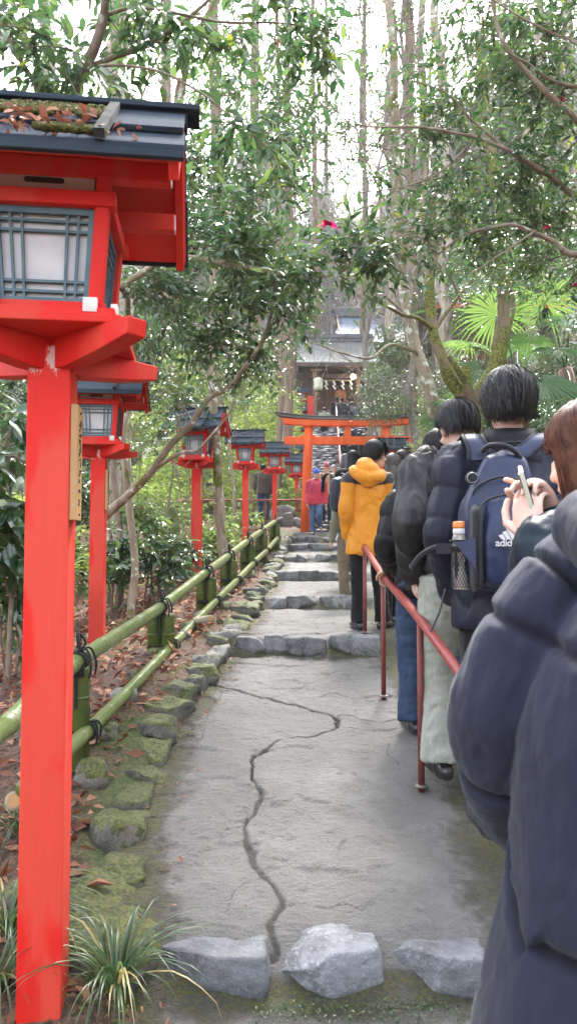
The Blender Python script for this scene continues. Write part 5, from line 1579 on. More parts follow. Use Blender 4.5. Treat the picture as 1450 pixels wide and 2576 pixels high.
# ------------------------------------------------------------------ shrubs
def shrub(x, y, d, rx, ry, rd, label, mat, ll, seed, nb=14, nt=8, per=8, name='shrub', lw=.42, hang=.3, group=None, simple=False, tl=(.15,.35)):
    c = P(x, y, d); p = c.copy(); p[2] = G1(c[0], c[1]) - .05
    T = Plant(name, p, label, 'shrub', group, seed)
    for k in range(4):
        e = c + T.r.normal(0,.5,3)*np.array((PX(rx,d),rd,PX(ry,d)))
        T.limb([p+T.r.normal(0,.04,3)*np.array((1,1,0)), (p+e)/2+T.r.normal(0,.06,3), e], .014, .004, .03, 6, .1, 5)
    T.spray(c, (PX(rx,d),rd,PX(ry,d)), nb, nt, per, ll, lw, tl, hang, .004)
    return T.done(M_BARK_CAM, mat, 'stem', 'foliage', simple)
SH = [(190,1230,10,90,110,1.2,'glossy shrub behind the nearest lantern post',M_CAM,.10,34),
      (410,1400,8.6,60,60,.6,'dark leaved shrub between the second and third lanterns',M_CAM,.11,14),
      (300,1420,8.4,50,70,.5,'broad leaved shrub right of the second lantern post',M_CAM,.14,12),
      (375,1310,9.0,60,60,.6,'leafy shrub on the garden bank below the forked trunk',M_BRIGHT,.12,16),
      (455,1395,10.5,60,50,.6,'pale leaved shrub in front of the third lantern post',M_CAM,.12,13),
      (440,1290,12,60,60,.8,'rounded shrub left of the third lantern',M_BRIGHT,.10,16),
      (140,1420,7.5,80,80,.8,'shrub low behind the nearest lantern post',M_BRIGHT,.13,20),
      (40,1520,5.6,60,50,.5,'low shrub at the left edge above the leaf litter',M_CAM,.11,12),
      (600,1310,17,30,25,.6,'low strap leaved clump beside the fourth lantern',M_BRIGHT,.20,8),
      (540,1370,12,45,30,.6,'low bright green clump right of the third lantern post',M_BRIGHT,.16,9),
      (640,940,19,70,80,1.5,'tall bright bush above the fourth lantern',M_BRIGHT,.12,34),
      (470,960,14,90,80,1.4,'leafy bush behind the camellia branch',M_BRIGHT,.10,34),
      (210,1000,12,110,130,1.5,'big bush filling the gap behind the second lantern roof',M_BRIGHT,.11,50),
      (60,1000,10,90,140,1.4,'bush at the far left above the broad leaved shrub',M_CAM,.11,46),
      (90,700,14,160,200,2,'tall leafy bush seen left of the nearest lantern box',M_CAM,.12,40),
      (960,1000,16,70,60,1.2,'dark bush over the right end of the gateway',M_CAM,.08,40),
      (965,985,22,55,55,1.4,'bush beside the shrine stairs above the gateway',M_CAM,.10,40),
      (1000,880,20,80,70,1.5,'bush in front of the right side of the shrine gate',M_CAM,.10,44),
      (1110,1125,12,55,80,1,'bright bush behind the right gateway pillar',M_BRIGHT,.08,34),
      (1075,1190,14,45,55,1,'bush right of the far red lantern',M_BRIGHT,.08,26),
      (1130,1000,12,90,90,1.2,'bush behind the mossy fork',M_CAM,.08,44),
      (1260,1060,10,110,90,1.2,'bush beneath the big palm frond',M_CAM,.08,50),
      (1400,1080,9,90,100,1.0,'bush at the right edge under the palms',M_CAM,.08,46),
      (1400,920,12,90,90,1.2,'bush behind the right hand palm',M_CAM,.08,44),
      (1200,760,15,110,80,1.5,'bush in front of the timber building',M_CAM,.09,50),
      (1330,720,14,110,70,1.5,'bush above the palms',M_CAM,.09,50),
      (1420,600,15,80,100,1.5,'high bush at the right edge',M_CAM,.10,36),
      (1100,700,19,80,80,1.6,'bush left of the timber building roof',M_CAM,.10,40),
      (1230,620,22,130,90,2.0,'upper bank bush behind the mossy tree',M_CAM,.11,44),
      (1010,1030,24,60,40,1.5,'bush tucked behind the gateway roof tip',M_BRIGHT,.10,30),
      (700,1010,27,60,50,1.5,'bush between the cedar trunks and the gateway',M_BRIGHT,.12,34),
      (330,1080,17,90,80,1.5,'bush beyond the second lantern head',M_BRIGHT,.11,40),
      (560,1130,23,90,70,1.5,'light green bush behind the third lantern roof',M_BRIGHT,.12,44)]
for k, (x,y,d,rx,ry,rd,lb,mt,ll,nb) in enumerate(SH):
    shrub(x,y,d,rx,ry,rd,lb,mt,ll,200+k,nb, 9 if d > 9 else 7, 8, simple=d > 11, lw=.44, tl=(.15,.35) if d < 11 else (.3,.6))

# ------------------------------------------------------------------ far woods: bare and evergreen trees on the valley side
def far_tree(kind, seed):
    r = np.random.default_rng(seed)
    T = Plant('bare_tree' if kind else 'evergreen_tree', np.zeros(3), 'x', 'tree', None, seed)
    H = 9.0
    T.limb([(0,0,-.5),(.1,0,H*.35),(-.1,.1,H*.7),(.1,0,H)], .16, .04, .15, 6)
    for j in range(26 if kind else 34):
        h = r.uniform(.25,.97); a = r.uniform(0,6.3); c = np.array((0,0,h*H))
        ln = (1.25-h)*(4.2 if kind else 3.2)*r.uniform(.7,1.2)
        e = c + np.array((math.cos(a)*ln, math.sin(a)*ln, ln*(.9 if kind else -.1)))
        q = T.limb([c, (c+e)/2+r.normal(0,.2,3), e], .05, .012, .1, 4, .05, 3)
        n = 16
        S_ = q[r.integers(1,len(q),n)]; D_ = nrm(r.normal(size=(n,3))+np.array((math.cos(a)*.5,math.sin(a)*.5,.6 if kind else -.1))); Lx = r.uniform(.6,1.6,n)
        T.twigs(S_, D_, Lx, .012, .004, 0, 2)
        if not kind: twig_leaves(T.lv, S_, D_, Lx, 7, .38, .42, r, .4)
    return T.done(M_TWIGFAR, M_CEDAR, simple=True)
protos = [far_tree(1,501), far_tree(1,502), far_tree(0,503), far_tree(0,504)]
FL = {0:'far bare grey tree on the hazy valley side', 2:'far evergreen tree on the valley side'}
r = np.random.default_rng(77)
cnt = [0]*4; used = set()
spots = []
for _ in range(150):
    y = r.uniform(50,105); x = r.uniform(-.46,.46)*y
    mid = abs(x/y-.08) < .20
    k = int(r.integers(0,2)) if (mid and r.random() < .9) or r.random() < .4 else int(r.integers(2,4))
    spots.append((x,y,k))
for x in np.linspace(-19,-6,7): spots.append((x, r.uniform(38,46), 2+int(r.integers(0,2))))
for x in np.linspace(9,20,6): spots.append((x, r.uniform(34,44), int(r.integers(0,4))))
for (x,y,k) in spots:
    o = protos[k] if k not in used else copy_tree(protos[k])
    used.add(k)
    o.location = (x,y,G1(x,y)); o.rotation_euler = (0,0,r.uniform(0,6.3)); s_ = r.uniform(.95,1.7); o.scale = (s_,s_,s_*r.uniform(.9,1.2))
    o['label'] = FL[0] if k < 2 else FL[2]; o['group'] = 'bare trees of the valley side' if k < 2 else 'evergreens of the valley side'

# ------------------------------------------------------------------ ground plants that nobody could count
def scatter_cover(name, n, xr, yr, test, mat, ll, lw, hgt, label, up=.5, simple=True, per=1):
    r = np.random.default_rng(len(name)+n)
    X, Y = r.uniform(*xr, n), r.uniform(*yr, n)
    k = test(X, Y, r); X, Y = X[k], Y[k]
    p = np.stack([X, Y, gz(X,Y)+r.random(len(X))*hgt], 1)
    lv = Leaves()
    d = r.normal(size=(len(X),3)); d[:,2] = d[:,2]*.4+up-.35
    u = r.normal(0,.45,(len(X),3)); u[:,2] += 1
    L_ = ll*r.uniform(.6,1.3,len(X))
    lv.add(p, d, u, L_, L_*lw)
    return tag(link(name, lv.mesh(mat, simple)), label, 'ground cover', None, 'stuff')
def patch(X, Y, s, th, sd): return fbm(np.stack([X*s, Y*s, X*0],-1), 3, sd) > th
scatter_cover('bamboo_grass', 42000, (-9,1.0), (22,37), lambda X,Y,r: (X < EL(Y)-.2), M_BAMGRASS, .26, .22, .9, 'bright bamboo grass covering the slope left of the stairs')
scatter_cover('bank_undergrowth', 60000, (1.7,17), (3,34), lambda X,Y,r: (X > ER(Y)+.05) & patch(X,Y,.8,-.5,3), M_BRIGHT, .12, .4, .7, 'mixed green undergrowth covering the right bank')
scatter_cover('garden_undergrowth', 9000, (-12,-.8), (6,22), lambda X,Y,r: (X < EL(Y)-.8-.9*sstep(Y,12,6)) & patch(X,Y,.7,.08,6), M_BRIGHT, .12, .36, .35, 'scattered low green plants among the leaf litter at left')
scatter_cover('far_undergrowth', 30000, (-32,-3), (22,48), lambda X,Y,r: (X < -3.4) & ~((X < -4) & (Y > 28) & (Y < 38.5)), M_BRIGHT, .25, .4, 1.0, 'green plants beyond the railing at far left')
scatter_cover('hillside_brush', 60000, (-60,60), (40,120), lambda X,Y,r: (np.abs(X) < Y*.5), M_CEDAR, .7, .45, 1.6, 'dull brush covering the far hillside')
scatter_cover('leaf_litter', 36000, (-7,-.4), (2.2,19), lambda X,Y,r: (X < EL(Y)-.16-r.random(len(X))**2*.3) & (r.random(len(X)) < 1.15-.05*Y), M_LITTER, .085, .5, .045, 'brown fallen leaves covering the garden floor', .4)
scatter_cover('moss_patch', 5000, (-1.1,-.42), (1.9,9), lambda X,Y,r: (X < EL(Y)-.02) & (X > EL(Y)-.35) & patch(X,Y,2.5,.05,12), M_BAMGRASS, .018, .6, .02, 'fine moss between the edging stones')
def litter_bits():
    r = np.random.default_rng(5); lv = Leaves(); n = 110
    Y = r.uniform(1.9,9,n); X = EL(Y)+np.abs(r.normal(0,.16,n)); Z = zp(Y)+.012
    d = r.normal(size=(n,3)); d[:,2] *= .15; u = r.normal(0,.2,(n,3)); u[:,2] += 1
    L_ = r.uniform(.012,.045,n); lv.add(np.stack([X,Y,Z],1), d, u, L_, L_*.5)
    tag(link('leaf_debris', lv.mesh(M_LITTER)), 'small dead leaves caught along the edge of the path', 'leaf debris', None, 'stuff')
    lv = Leaves(); n = 3400
    Y = r.choice([2.36,5.84,7.94,10.38], n, p=[.5,.28,.13,.09]) - np.abs(r.normal(0,.07,n)); X = r.uniform(-.45,.95,n)
    k = fbm(np.stack([X*4,Y*4,X*0],-1),3,8) > .06; X, Y = X[k], Y[k]; n = len(X)
    d = r.normal(size=(n,3)); d[:,2] = np.abs(d[:,2])*.6; u = r.normal(0,.4,(n,3)); u[:,2] += 1
    L_ = r.uniform(.006,.016,n); lv.add(np.stack([X,Y,zp(Y)+r.random(n)*.02],1), d, u, L_, L_*.6)
    tag(link('step_moss', lv.mesh(M_GRASS, True)), 'moss and tiny weeds growing at the feet of the step stones', 'moss', None, 'stuff')
litter_bits()
def grass_tuft(x, y, d, n, ln, label, seed, zoff=0):
    p = P(x, y, d); p[2] = G1(p[0],p[1])+zoff
    r = np.random.default_rng(seed); V, F, rn = [], [], []
    for k in range(n):
        a = r.uniform(0,6.3); L_ = ln*r.uniform(.55,1.15); o = p + np.array((math.cos(a),math.sin(a),0))*r.uniform(0,.05)
        d0 = np.array((math.cos(a),math.sin(a),0)); sd_ = np.array((-d0[1],d0[0],0)); el = r.uniform(.9,1.5); b0 = len(V)
        c = o.copy()
        for j in range(9):
            t = j/8; w_ = .0042*(1-t**2.2)+.0004
            V += [c-sd_*w_+np.array((0,0,w_*.4)), c, c+sd_*w_+np.array((0,0,w_*.4))]
            e = el - t*r.uniform(1.9,2.5)
            c = c + (d0*math.cos(e)+np.array((0,0,math.sin(e))))*L_/8
        for j in range(8):
            for q in (0,1): F.append((b0+j*3+q,b0+j*3+q+1,b0+(j+1)*3+q+1,b0+(j+1)*3+q))
        rn += [1.0 if r.random() < .14 else r.uniform(.1,.85)]*27
    root = empty('grass_clump', p, label, 'grass')
    link('blades', np_mesh(np.array(V), [np.array(F)], M_GRASS, True, {'rnd': np.array(rn)}), root, True)
grass_tuft(290,2610,2.28,75,.38,'arching lily turf clump at the foot of the nearest lantern post',1,.06)
grass_tuft(20,2330,2.5,80,.40,'lily turf clump left of the nearest lantern post',2,.03)
grass_tuft(-10,2520,2.3,80,.4,'lily turf clump in the lower left corner',3)
grass_tuft(60,2160,3.1,50,.3,'smaller grass tuft behind the nearest lantern post',4)
grass_tuft(590,1315,16,60,.6,'bright strap leaved clump behind the middle of the bamboo fence',5)
# ------------------------------------------------------------------ cloth, skin, hair
def mat_cloth(name, c, c2=None, rough=.75, bs=.15, bsc=260, sheen=.15, spec=.3, var=6):
    return pm(name, c, c2 or tuple(k*.8 for k in c), var, rough, bs, bsc, spec=spec, sheen=sheen)
def mat_denim(name, c, c2):
    m, nt, b = newmat(name)
    mp = coords(nt); ms = coords(nt, (1,1,.15))
    n1 = noise(nt, mp, 5, 4); n2 = noise(nt, ms, 130, 3); n3 = noise(nt, mp, 320, 2)
    cc = mixc(nt, step2(nt, n1, 0, .4, .7), c, c2)
    cc = mixc(nt, step2(nt, n2, 0, .52, .75), cc, tuple(min(1, k*1.18) for k in c2))
    L(nt, cc[0], cc[1], b, 'Base Color'); b.inputs['Roughness'].default_value = .85
    bump(nt, b, n3, 0, .25, .003)
    return m
M_SKIN = pm('skin', (.58,.36,.27), (.52,.30,.22), 8, .5, .05, 200)
M_SKINP = pm('pale_skin', (.68,.47,.38), (.63,.39,.31), 9, .45, .05, 200)
M_HAIRB = pm('black_hair', (.008,.008,.009), (.016,.015,.016), 30, .48, spec=.35)
M_HAIRG = pm('greying_black_hair', (.012,.012,.013), (.038,.038,.040), 60, .5, spec=.35, lo=.45, hi=.75)
M_HAIRBR = pm('auburn_hair', (.11,.040,.020), (.055,.020,.012), 30, .55, spec=.22)
M_HAIRLB = pm('grey_brown_hair', (.10,.085,.078), (.055,.045,.04), 30, .4)
M_NAVYPUFF = pm('navy_nylon', (.016,.018,.036), (.012,.014,.028), 5, .48, .10, 180, spec=.22)
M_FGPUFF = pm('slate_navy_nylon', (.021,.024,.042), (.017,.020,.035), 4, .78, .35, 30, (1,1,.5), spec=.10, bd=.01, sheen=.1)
def shade_seams(m):
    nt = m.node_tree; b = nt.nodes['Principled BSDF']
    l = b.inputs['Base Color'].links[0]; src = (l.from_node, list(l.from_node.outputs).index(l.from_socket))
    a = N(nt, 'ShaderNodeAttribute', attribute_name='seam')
    c = mixc(nt, a, src, (.007,.007,.012), fo=2); L(nt, c[0], c[1], b, 'Base Color')  # crease shade of the seam grooves, mixed into the base colour
shade_seams(M_FGPUFF)
M_TEAL = pm('dark_teal_nylon', (.007,.016,.027), (.009,.018,.030), 5, .5, .25, 30, spec=.22)
M_BLACKPUFF = pm('black_nylon', (.0075,.0075,.009), (.010,.010,.012), 5, .5, .2, 30, spec=.2)
M_LEATHER = pm('black_leather', (.009,.010,.0105), (.014,.015,.016), 5, .38, .25, 60, spec=.38, rough2=.48)
M_YELLOW = mat_cloth('mustard_shell_cloth', (.66,.255,.012), (.60,.225,.010), .55, .1, 220)
M_CHARCOAL = mat_cloth('charcoal_shell_cloth', (.030,.028,.034), None, .6)
M_REDJ = mat_cloth('crimson_shell_cloth', (.50,.032,.060), (.42,.026,.05), .6)
M_BEIGE = mat_cloth('beige_quilted_cloth', (.52,.37,.22), (.46,.32,.19), .6)
M_BROWNJ = mat_cloth('dark_brown_cloth', (.055,.042,.032), (.045,.035,.027), .75)
M_PURPLE = mat_cloth('purple_cloth', (.26,.07,.20), None, .7)
M_GREYP = mat_cloth('grey_quilted_nylon', (.12,.115,.13), None, .5)
M_GREYCOAT = mat_cloth('dark_grey_wool', (.045,.046,.052), (.06,.06,.066), .9, .4, 300, .3)
M_BLACKC = mat_cloth('black_cloth', (.009,.009,.0105), None, .8, spec=.15)
M_NAVYC = mat_cloth('navy_wool', (.016,.020,.034), None, .8)
M_RUST = mat_cloth('rust_orange_cloth', (.30,.10,.03), None, .8)
M_KHAKI = mat_cloth('khaki_cloth', (.20,.155,.10), None, .8)
M_OLIVE = mat_cloth('olive_grey_cloth', (.22,.22,.15), None, .8)
M_DENIM = mat_denim('dark_blue_denim', (.012,.026,.062), (.024,.050,.105))
M_DENIM2 = mat_denim('mid_blue_denim', (.04,.075,.15), (.07,.12,.22))
M_LIGHTJ = mat_denim('washed_grey_denim', (.28,.30,.26), (.335,.355,.31))
M_SHOEB = pm('black_shoe', (.010,.010,.011), (.02,.02,.022), 12, .3, coat=.2)
M_SHOEW = pm('white_shoe', (.62,.62,.60), (.5,.5,.5), 12, .5)
M_SHOET = pm('tan_suede_shoe', (.36,.25,.14), (.30,.2,.11), 12, .8)
M_SOLE = pm('shoe_sole', (.05,.05,.05), None, 10, .7)
M_BEANIEB = mat_cloth('blue_knit', (.018,.09,.42), None, .9, .6, 90, .4)
M_BEANIEP = mat_cloth('pink_knit', (.42,.10,.16), (.30,.06,.12), .9, .6, 90, .4, var=30)
M_PACKBLUE = mat_cloth('blue_pack_nylon', (.007,.017,.062), (.006,.013,.047), .42, .12, 350, .05, .45)
M_PACKDARK = mat_cloth('dark_pack_trim', (.010,.011,.016), None, .6, .2, 300)
M_PACKNAVY = mat_cloth('navy_pack_nylon', (.014,.018,.034), None, .5, .2, 300)
M_PRINT = pm('pale_print', (.60,.60,.62), (.55,.55,.58), 10, .6)
M_EYE = pm('dark_eye', (.02,.012,.01), None, 10, .3)
M_LIP = pm('lip', (.42,.16,.13), None, 10, .5)
M_ZIP = pm('zip_metal', (.4,.4,.42), None, 10, .3, metal=1)

def soft(tubes, voxel, mats, smooth=6, disp=None, extra=None):
    """melt overlapping tubes into one continuous skin"""
    V, F, n = [], [], 0
    for t in tubes:
        if len(t) == 2 and isinstance(t[1], list): v, f = t
        else:
            pts, rad = t[0], t[1]; k = t[2] if len(t) > 2 else {}
            pts = np.asarray(pts, float)
            if len(pts) == 1: # ellipsoid
                v, f = ico(3); v = v*np.asarray(rad) ; 
                if 'rot' in k: v = v @ np.asarray(k['rot']).T
                v = v+pts[0]; f = [tuple(q) for q in f]
            else:
                if k.get('smooth', True) and len(pts) > 2:
                    rr = np.asarray(rad, float); rr = rr if rr.ndim == 2 else np.stack([rr, rr], 1)
                    sp = spline(np.hstack([pts, rr]), 4); pts, rad = sp[:, :3], np.clip(sp[:, 3:], .004, None)
                v, f = tube_np(pts, rad, k.get('n', 14), True, k.get('xref'), k.get('hemi', True))
        V.append(v); F += [[i+n for i in q] for q in f]; n += len(v)
    me = bpy.data.meshes.new('t'); me.from_pydata(np.vstack(V).tolist(), [], F); me.update()
    o = bpy.data.objects.new('t', me); col.objects.link(o)
    m = o.modifiers.new('r', 'REMESH'); m.mode = 'VOXEL'; m.voxel_size = voxel; m.use_smooth_shade = True
    s = o.modifiers.new('s', 'SMOOTH'); s.factor = .5; s.iterations = smooth
    dg = bpy.context.evaluated_depsgraph_get()
    me2 = bpy.data.meshes.new_from_object(o.evaluated_get(dg))
    bpy.data.objects.remove(o); bpy.data.meshes.remove(me)
    if disp is not None:
        nv = len(me2.vertices)
        co = np.empty(nv*3, np.float32); me2.vertices.foreach_get('co', co); co = co.reshape(-1,3).astype(float)
        no = np.empty(nv*3, np.float32); me2.vertices.foreach_get('normal', no); no = no.reshape(-1,3).astype(float)
        me2.vertices.foreach_set('co', disp(co, no).astype(np.float32).ravel()); me2.update()
    me2.materials.clear()
    for mm in (mats if isinstance(mats, (list, tuple)) else [mats]): me2.materials.append(mm)
    me2.polygons.foreach_set('use_smooth', np.ones(len(me2.polygons), bool))
    return me2
def seg_param(co, chains):
    """nearest limb chain of each point -> (arc length along it, chain index)"""
    best = np.full(len(co), 9e9); s = np.zeros(len(co)); ci = np.zeros(len(co), int)
    for j, ch in enumerate(chains):
        ch = np.asarray(ch, float); acc = 0
        for a, b in zip(ch[:-1], ch[1:]):
            ab = b-a; l = np.linalg.norm(ab)
            t = np.clip(((co-a) @ ab)/(l*l+1e-9), 0, 1)
            d = np.linalg.norm(co-a-t[:, None]*ab, axis=1)
            k = d < best
            best[k] = d[k]; s[k] = acc+t[k]*l; ci[k] = j
            acc += l
    return s, ci
def face_mat(me, fn, idx):
    n = len(me.polygons); c = np.empty(n*3, np.float32); me.polygons.foreach_get('center', c); c = c.reshape(-1,3)
    mi = np.zeros(n, np.int32); me.polygons.foreach_get('material_index', mi)
    mi[fn(c)] = idx; me.polygons.foreach_set('material_index', mi); me.update()
def wrinkles(amp, sc_=9, seed=0, st=(1,1,.55)):
    def f(co, no):
        p = co*sc_*np.array(st)
        w_ = fbm(p + fbm(p*.7, 2, seed+9)[:, None]*1.2, 3, seed)
        return co + no*((1-np.abs(w_)*2.2)*amp)[:, None]
    return f
def puffer(chains, period, depth, wr=.004, seed=0, offs=None):
    def f(co, no):
        s, ci = seg_param(co, chains)
        o = np.zeros(len(co)) if offs is None else np.asarray(offs)[ci]
        ph = (s + o + fbm(co*5, 2, seed)*.012)/period
        q = np.abs(np.sin(math.pi*ph))**.55
        w_ = fbm(co*np.array((16,16,9)), 3, seed+3)
        return co + no*((q-1)*depth + w_*wr*(1.2-q) + w_*wr*.5)[:, None]
    return f

def hand_tubes(W, fwd, palm_n, thumb_side, curl, scale=1.0, spread=.2, thumb_in=.5):
    """palm, five bent fingers: W wrist, fwd towards the knuckles, palm_n out of the palm"""
    W = np.asarray(W, float); f = nrm(fwd); pn = np.asarray(palm_n, float); pn = nrm(pn - f*(pn @ f)); sd_ = np.cross(f, pn)*thumb_side
    s = scale; T = []
    k0 = W + f*.088*s
    T.append(([W-f*.03*s, W+f*.02*s, W+f*.055*s, k0], [(.028*s,.020*s),(.032*s,.019*s),(.040*s,.016*s),(.040*s,.013*s)], {'xref': sd_, 'smooth': False}))
    for j, (off, ln, rr) in enumerate(((.030,.074,.0085),(.010,.083,.0088),(-.011,.077,.0085),(-.030,.060,.0075))):
        c = curl[j] if hasattr(curl, '__len__') else curl
        p = k0 + sd_*off*s - f*(.004*s if j in (0,3) else 0); a = spread*off*8; pts = [p - f*.02*s, p]; ang = 0
        for q, fr in enumerate((.45,.31,.26)):
            ang += c*(.8,1.0,.75)[q]
            d = (f*math.cos(ang)+pn*math.sin(ang)); d = nrm(d + sd_*a*.35)
            p = p + d*ln*s*fr; pts.append(p)
        T.append((pts, [rr*s*1.05, rr*s*1.08, rr*s, rr*s*.93, rr*s*.8], {'n': 8, 'smooth': False}))
    b = W + f*.028*s + sd_*.026*s
    p1 = b + nrm(f*.6+sd_*.75+pn*.25*thumb_in)*.040*s
    p2 = p1 + nrm(f*.85+sd_*(.35-.5*thumb_in)+pn*.5*thumb_in)*.034*s
    p3 = p2 + nrm(f*.9+sd_*(.05-.6*thumb_in)+pn*.55*thumb_in)*.028*s
    T.append(([b, p1, p2, p3], [.014*s,.0115*s,.0105*s,.0085*s], {'n': 8, 'smooth': False}))
    return T

HC = np.array((0, .0, 1.615))     # skull centre of the 1.72 m figure
def head_rot(yaw, pitch, roll=0): return rotz(yaw) @ rotx(pitch) @ roty(roll)
def turn(p, Rm, piv=np.array((0,-.01,1.52))): return (np.asarray(p, float)-piv) @ Rm.T + piv
def head_tubes(Rm):
    e = lambda c, r, rot=None: ([turn(np.array(c), Rm)], r, {'rot': Rm if rot is None else Rm @ rot})
    return [e((0,-.012,1.642),(.074,.092,.082)), e((0,.018,1.585),(.062,.072,.080)), e((0,.045,1.538),(.044,.046,.040)),
            e((0,.098,1.592),(.013,.020,.017)), e((0,.093,1.612),(.010,.014,.026)), e((0,.086,1.556),(.026,.014,.012)),
            e((.076,-.004,1.600),(.011,.022,.033)), e((-.076,-.004,1.600),(.011,.022,.033)),
            e((.035,.080,1.585),(.018,.014,.014)), e((-.035,.080,1.585),(.018,.014,.014))]
def hair_np(style, Rm, seed, n, mess=1.0, scale=1.0):
    """cap + strands following the skull, as (V, tris/quads)"""
    r = np.random.default_rng(seed)
    c0 = np.array((0,-.016,1.648)); ax = np.array((.083,.104,.094))*scale
    V, F = ico(4)
    def limit(az):      # polar angle of the hairline; az=0 faces forwards
        t = (1+np.cos(az))/2
        lo = {'short':2.62,'crop':2.45,'bob':2.75,'long':2.75,'bowl':2.40}[style]
        front = {'short':1.12,'crop':1.0,'bob':1.25,'long':1.15,'bowl':1.35}[style]
        side = np.exp(-((np.abs(az)-1.50)/.42)**2)*(-.62 if style in ('short','crop','bowl') else .0)
        return lo + (front-lo)*sstep(t, .42, .93) + side
    pol = np.arccos(np.clip(V[:, 2], -1, 1)); az = np.arctan2(V[:, 0], V[:, 1])
    ok = pol < limit(az)-.04
    F2 = F[ok[F].all(1)]
    low = V[:, 2] < 0; sn = np.sqrt(np.clip(1-V[:, 2]**2, 1e-6, 1)); k_ = np.where(low, sn**.55/sn, 1)
    V = V*np.stack([k_, k_, np.where(low, 1.22, 1)], 1)
    cap = V*ax*.985 + c0
    outV, Q = [turn(cap, Rm)], []; tri = F2
    n = int(n*1.5); m = 7
    az = r.uniform(-math.pi, math.pi, n); p0 = np.where(r.random(n) < .35, r.uniform(.05,.5,n), r.uniform(.4,1.5,n))
    lim = limit(az)+r.normal(0,.06,n)*mess
    p1 = np.minimum(lim, p0+r.uniform(.7,1.5,n)); p1 = np.maximum(p1, p0+.12)
    lift = r.uniform(.985,1.065,n) + r.random(n)**4*.09*mess; daz = r.normal(0,.22,n)*mess
    n0_ = n; w_ = r.uniform(.0008,.0021,n)*scale
    if style in ('short','crop','bowl'): w_ = w_*1.15
    S = []
    for j in range(m):
        t = j/(m-1)
        po = p0+(p1-p0)*t; a = az+daz*t
        rad = lift*(1+.02*math.sin(t*3.1)) + (t*t*.03*mess*r.random(n) if j == m-1 else 0)
        sn = np.where(po > 1.571, np.clip(np.sin(po),0,1)**.55, np.sin(po)); d = np.stack([sn*np.sin(a)*np.where(po>1.571,.98,1), sn*np.cos(a), np.cos(po)*np.where(po>1.571,1.22,1)], 1)
        S.append(c0 + d*ax*rad[:, None])
    S = np.stack(S, 1)
    if style in ('long','bob'):
        # lengths hanging from the lower edge
        n2 = n; az2 = r.uniform(.95 if style == 'long' else .8, 2*math.pi-(.95 if style == 'long' else .8), n2)
        L2 = (r.uniform(.16,.36,n2) if style == 'long' else r.uniform(.03,.09,n2))
        S2 = []
        for j in range(m):
            t = j/(m-1)
            po = np.minimum(.9+t*1.3*2.2, 1.62); d = np.stack([np.sin(po)*np.sin(az2), np.sin(po)*np.cos(az2), np.full(n2, np.cos(po))], 1)
            q = c0 + d*ax*r.uniform(1.01,1.06,(n2,1))
            fall = np.clip((t-.25)/.75, 0, 1)
            q[:, 2] -= fall*(L2+.10)
            q[:, :2] = q[:, :2]*(1 + .10*fall*np.sin(fall*3)) ; q[:, 0] += .012*np.sin(az2*9+fall*4)*fall
            S2.append(q)
        S = np.vstack([S, np.stack(S2, 1)]); w_ = np.concatenate([w_, r.uniform(.0015,.0035,n2)]); n = n+n2
    Sf = turn(S.reshape(-1,3), Rm).reshape(n, m, 3)
    T = np.gradient(Sf, axis=1); C = turn(c0, Rm)
    side = nrm(np.cross(T, Sf-C))
    taper = np.array([.6,1,1,1,.95,.7,.15])[None, :, None]
    A = Sf-side*(w_[:, None, None]*taper); B = Sf+side*(w_[:, None, None]*taper)+nrm(Sf-C)*.0012
    VV = np.stack([A, B], 2).reshape(n, m*2, 3)
    q = np.array([(j*2, j*2+1, j*2+3, j*2+2) for j in range(m-1)])
    Q = (q[None] + np.arange(n)[:, None, None]*m*2).reshape(-1,4) + len(cap)
    return np.vstack([turn(cap, Rm), VV.reshape(-1,3)]), tri, Q

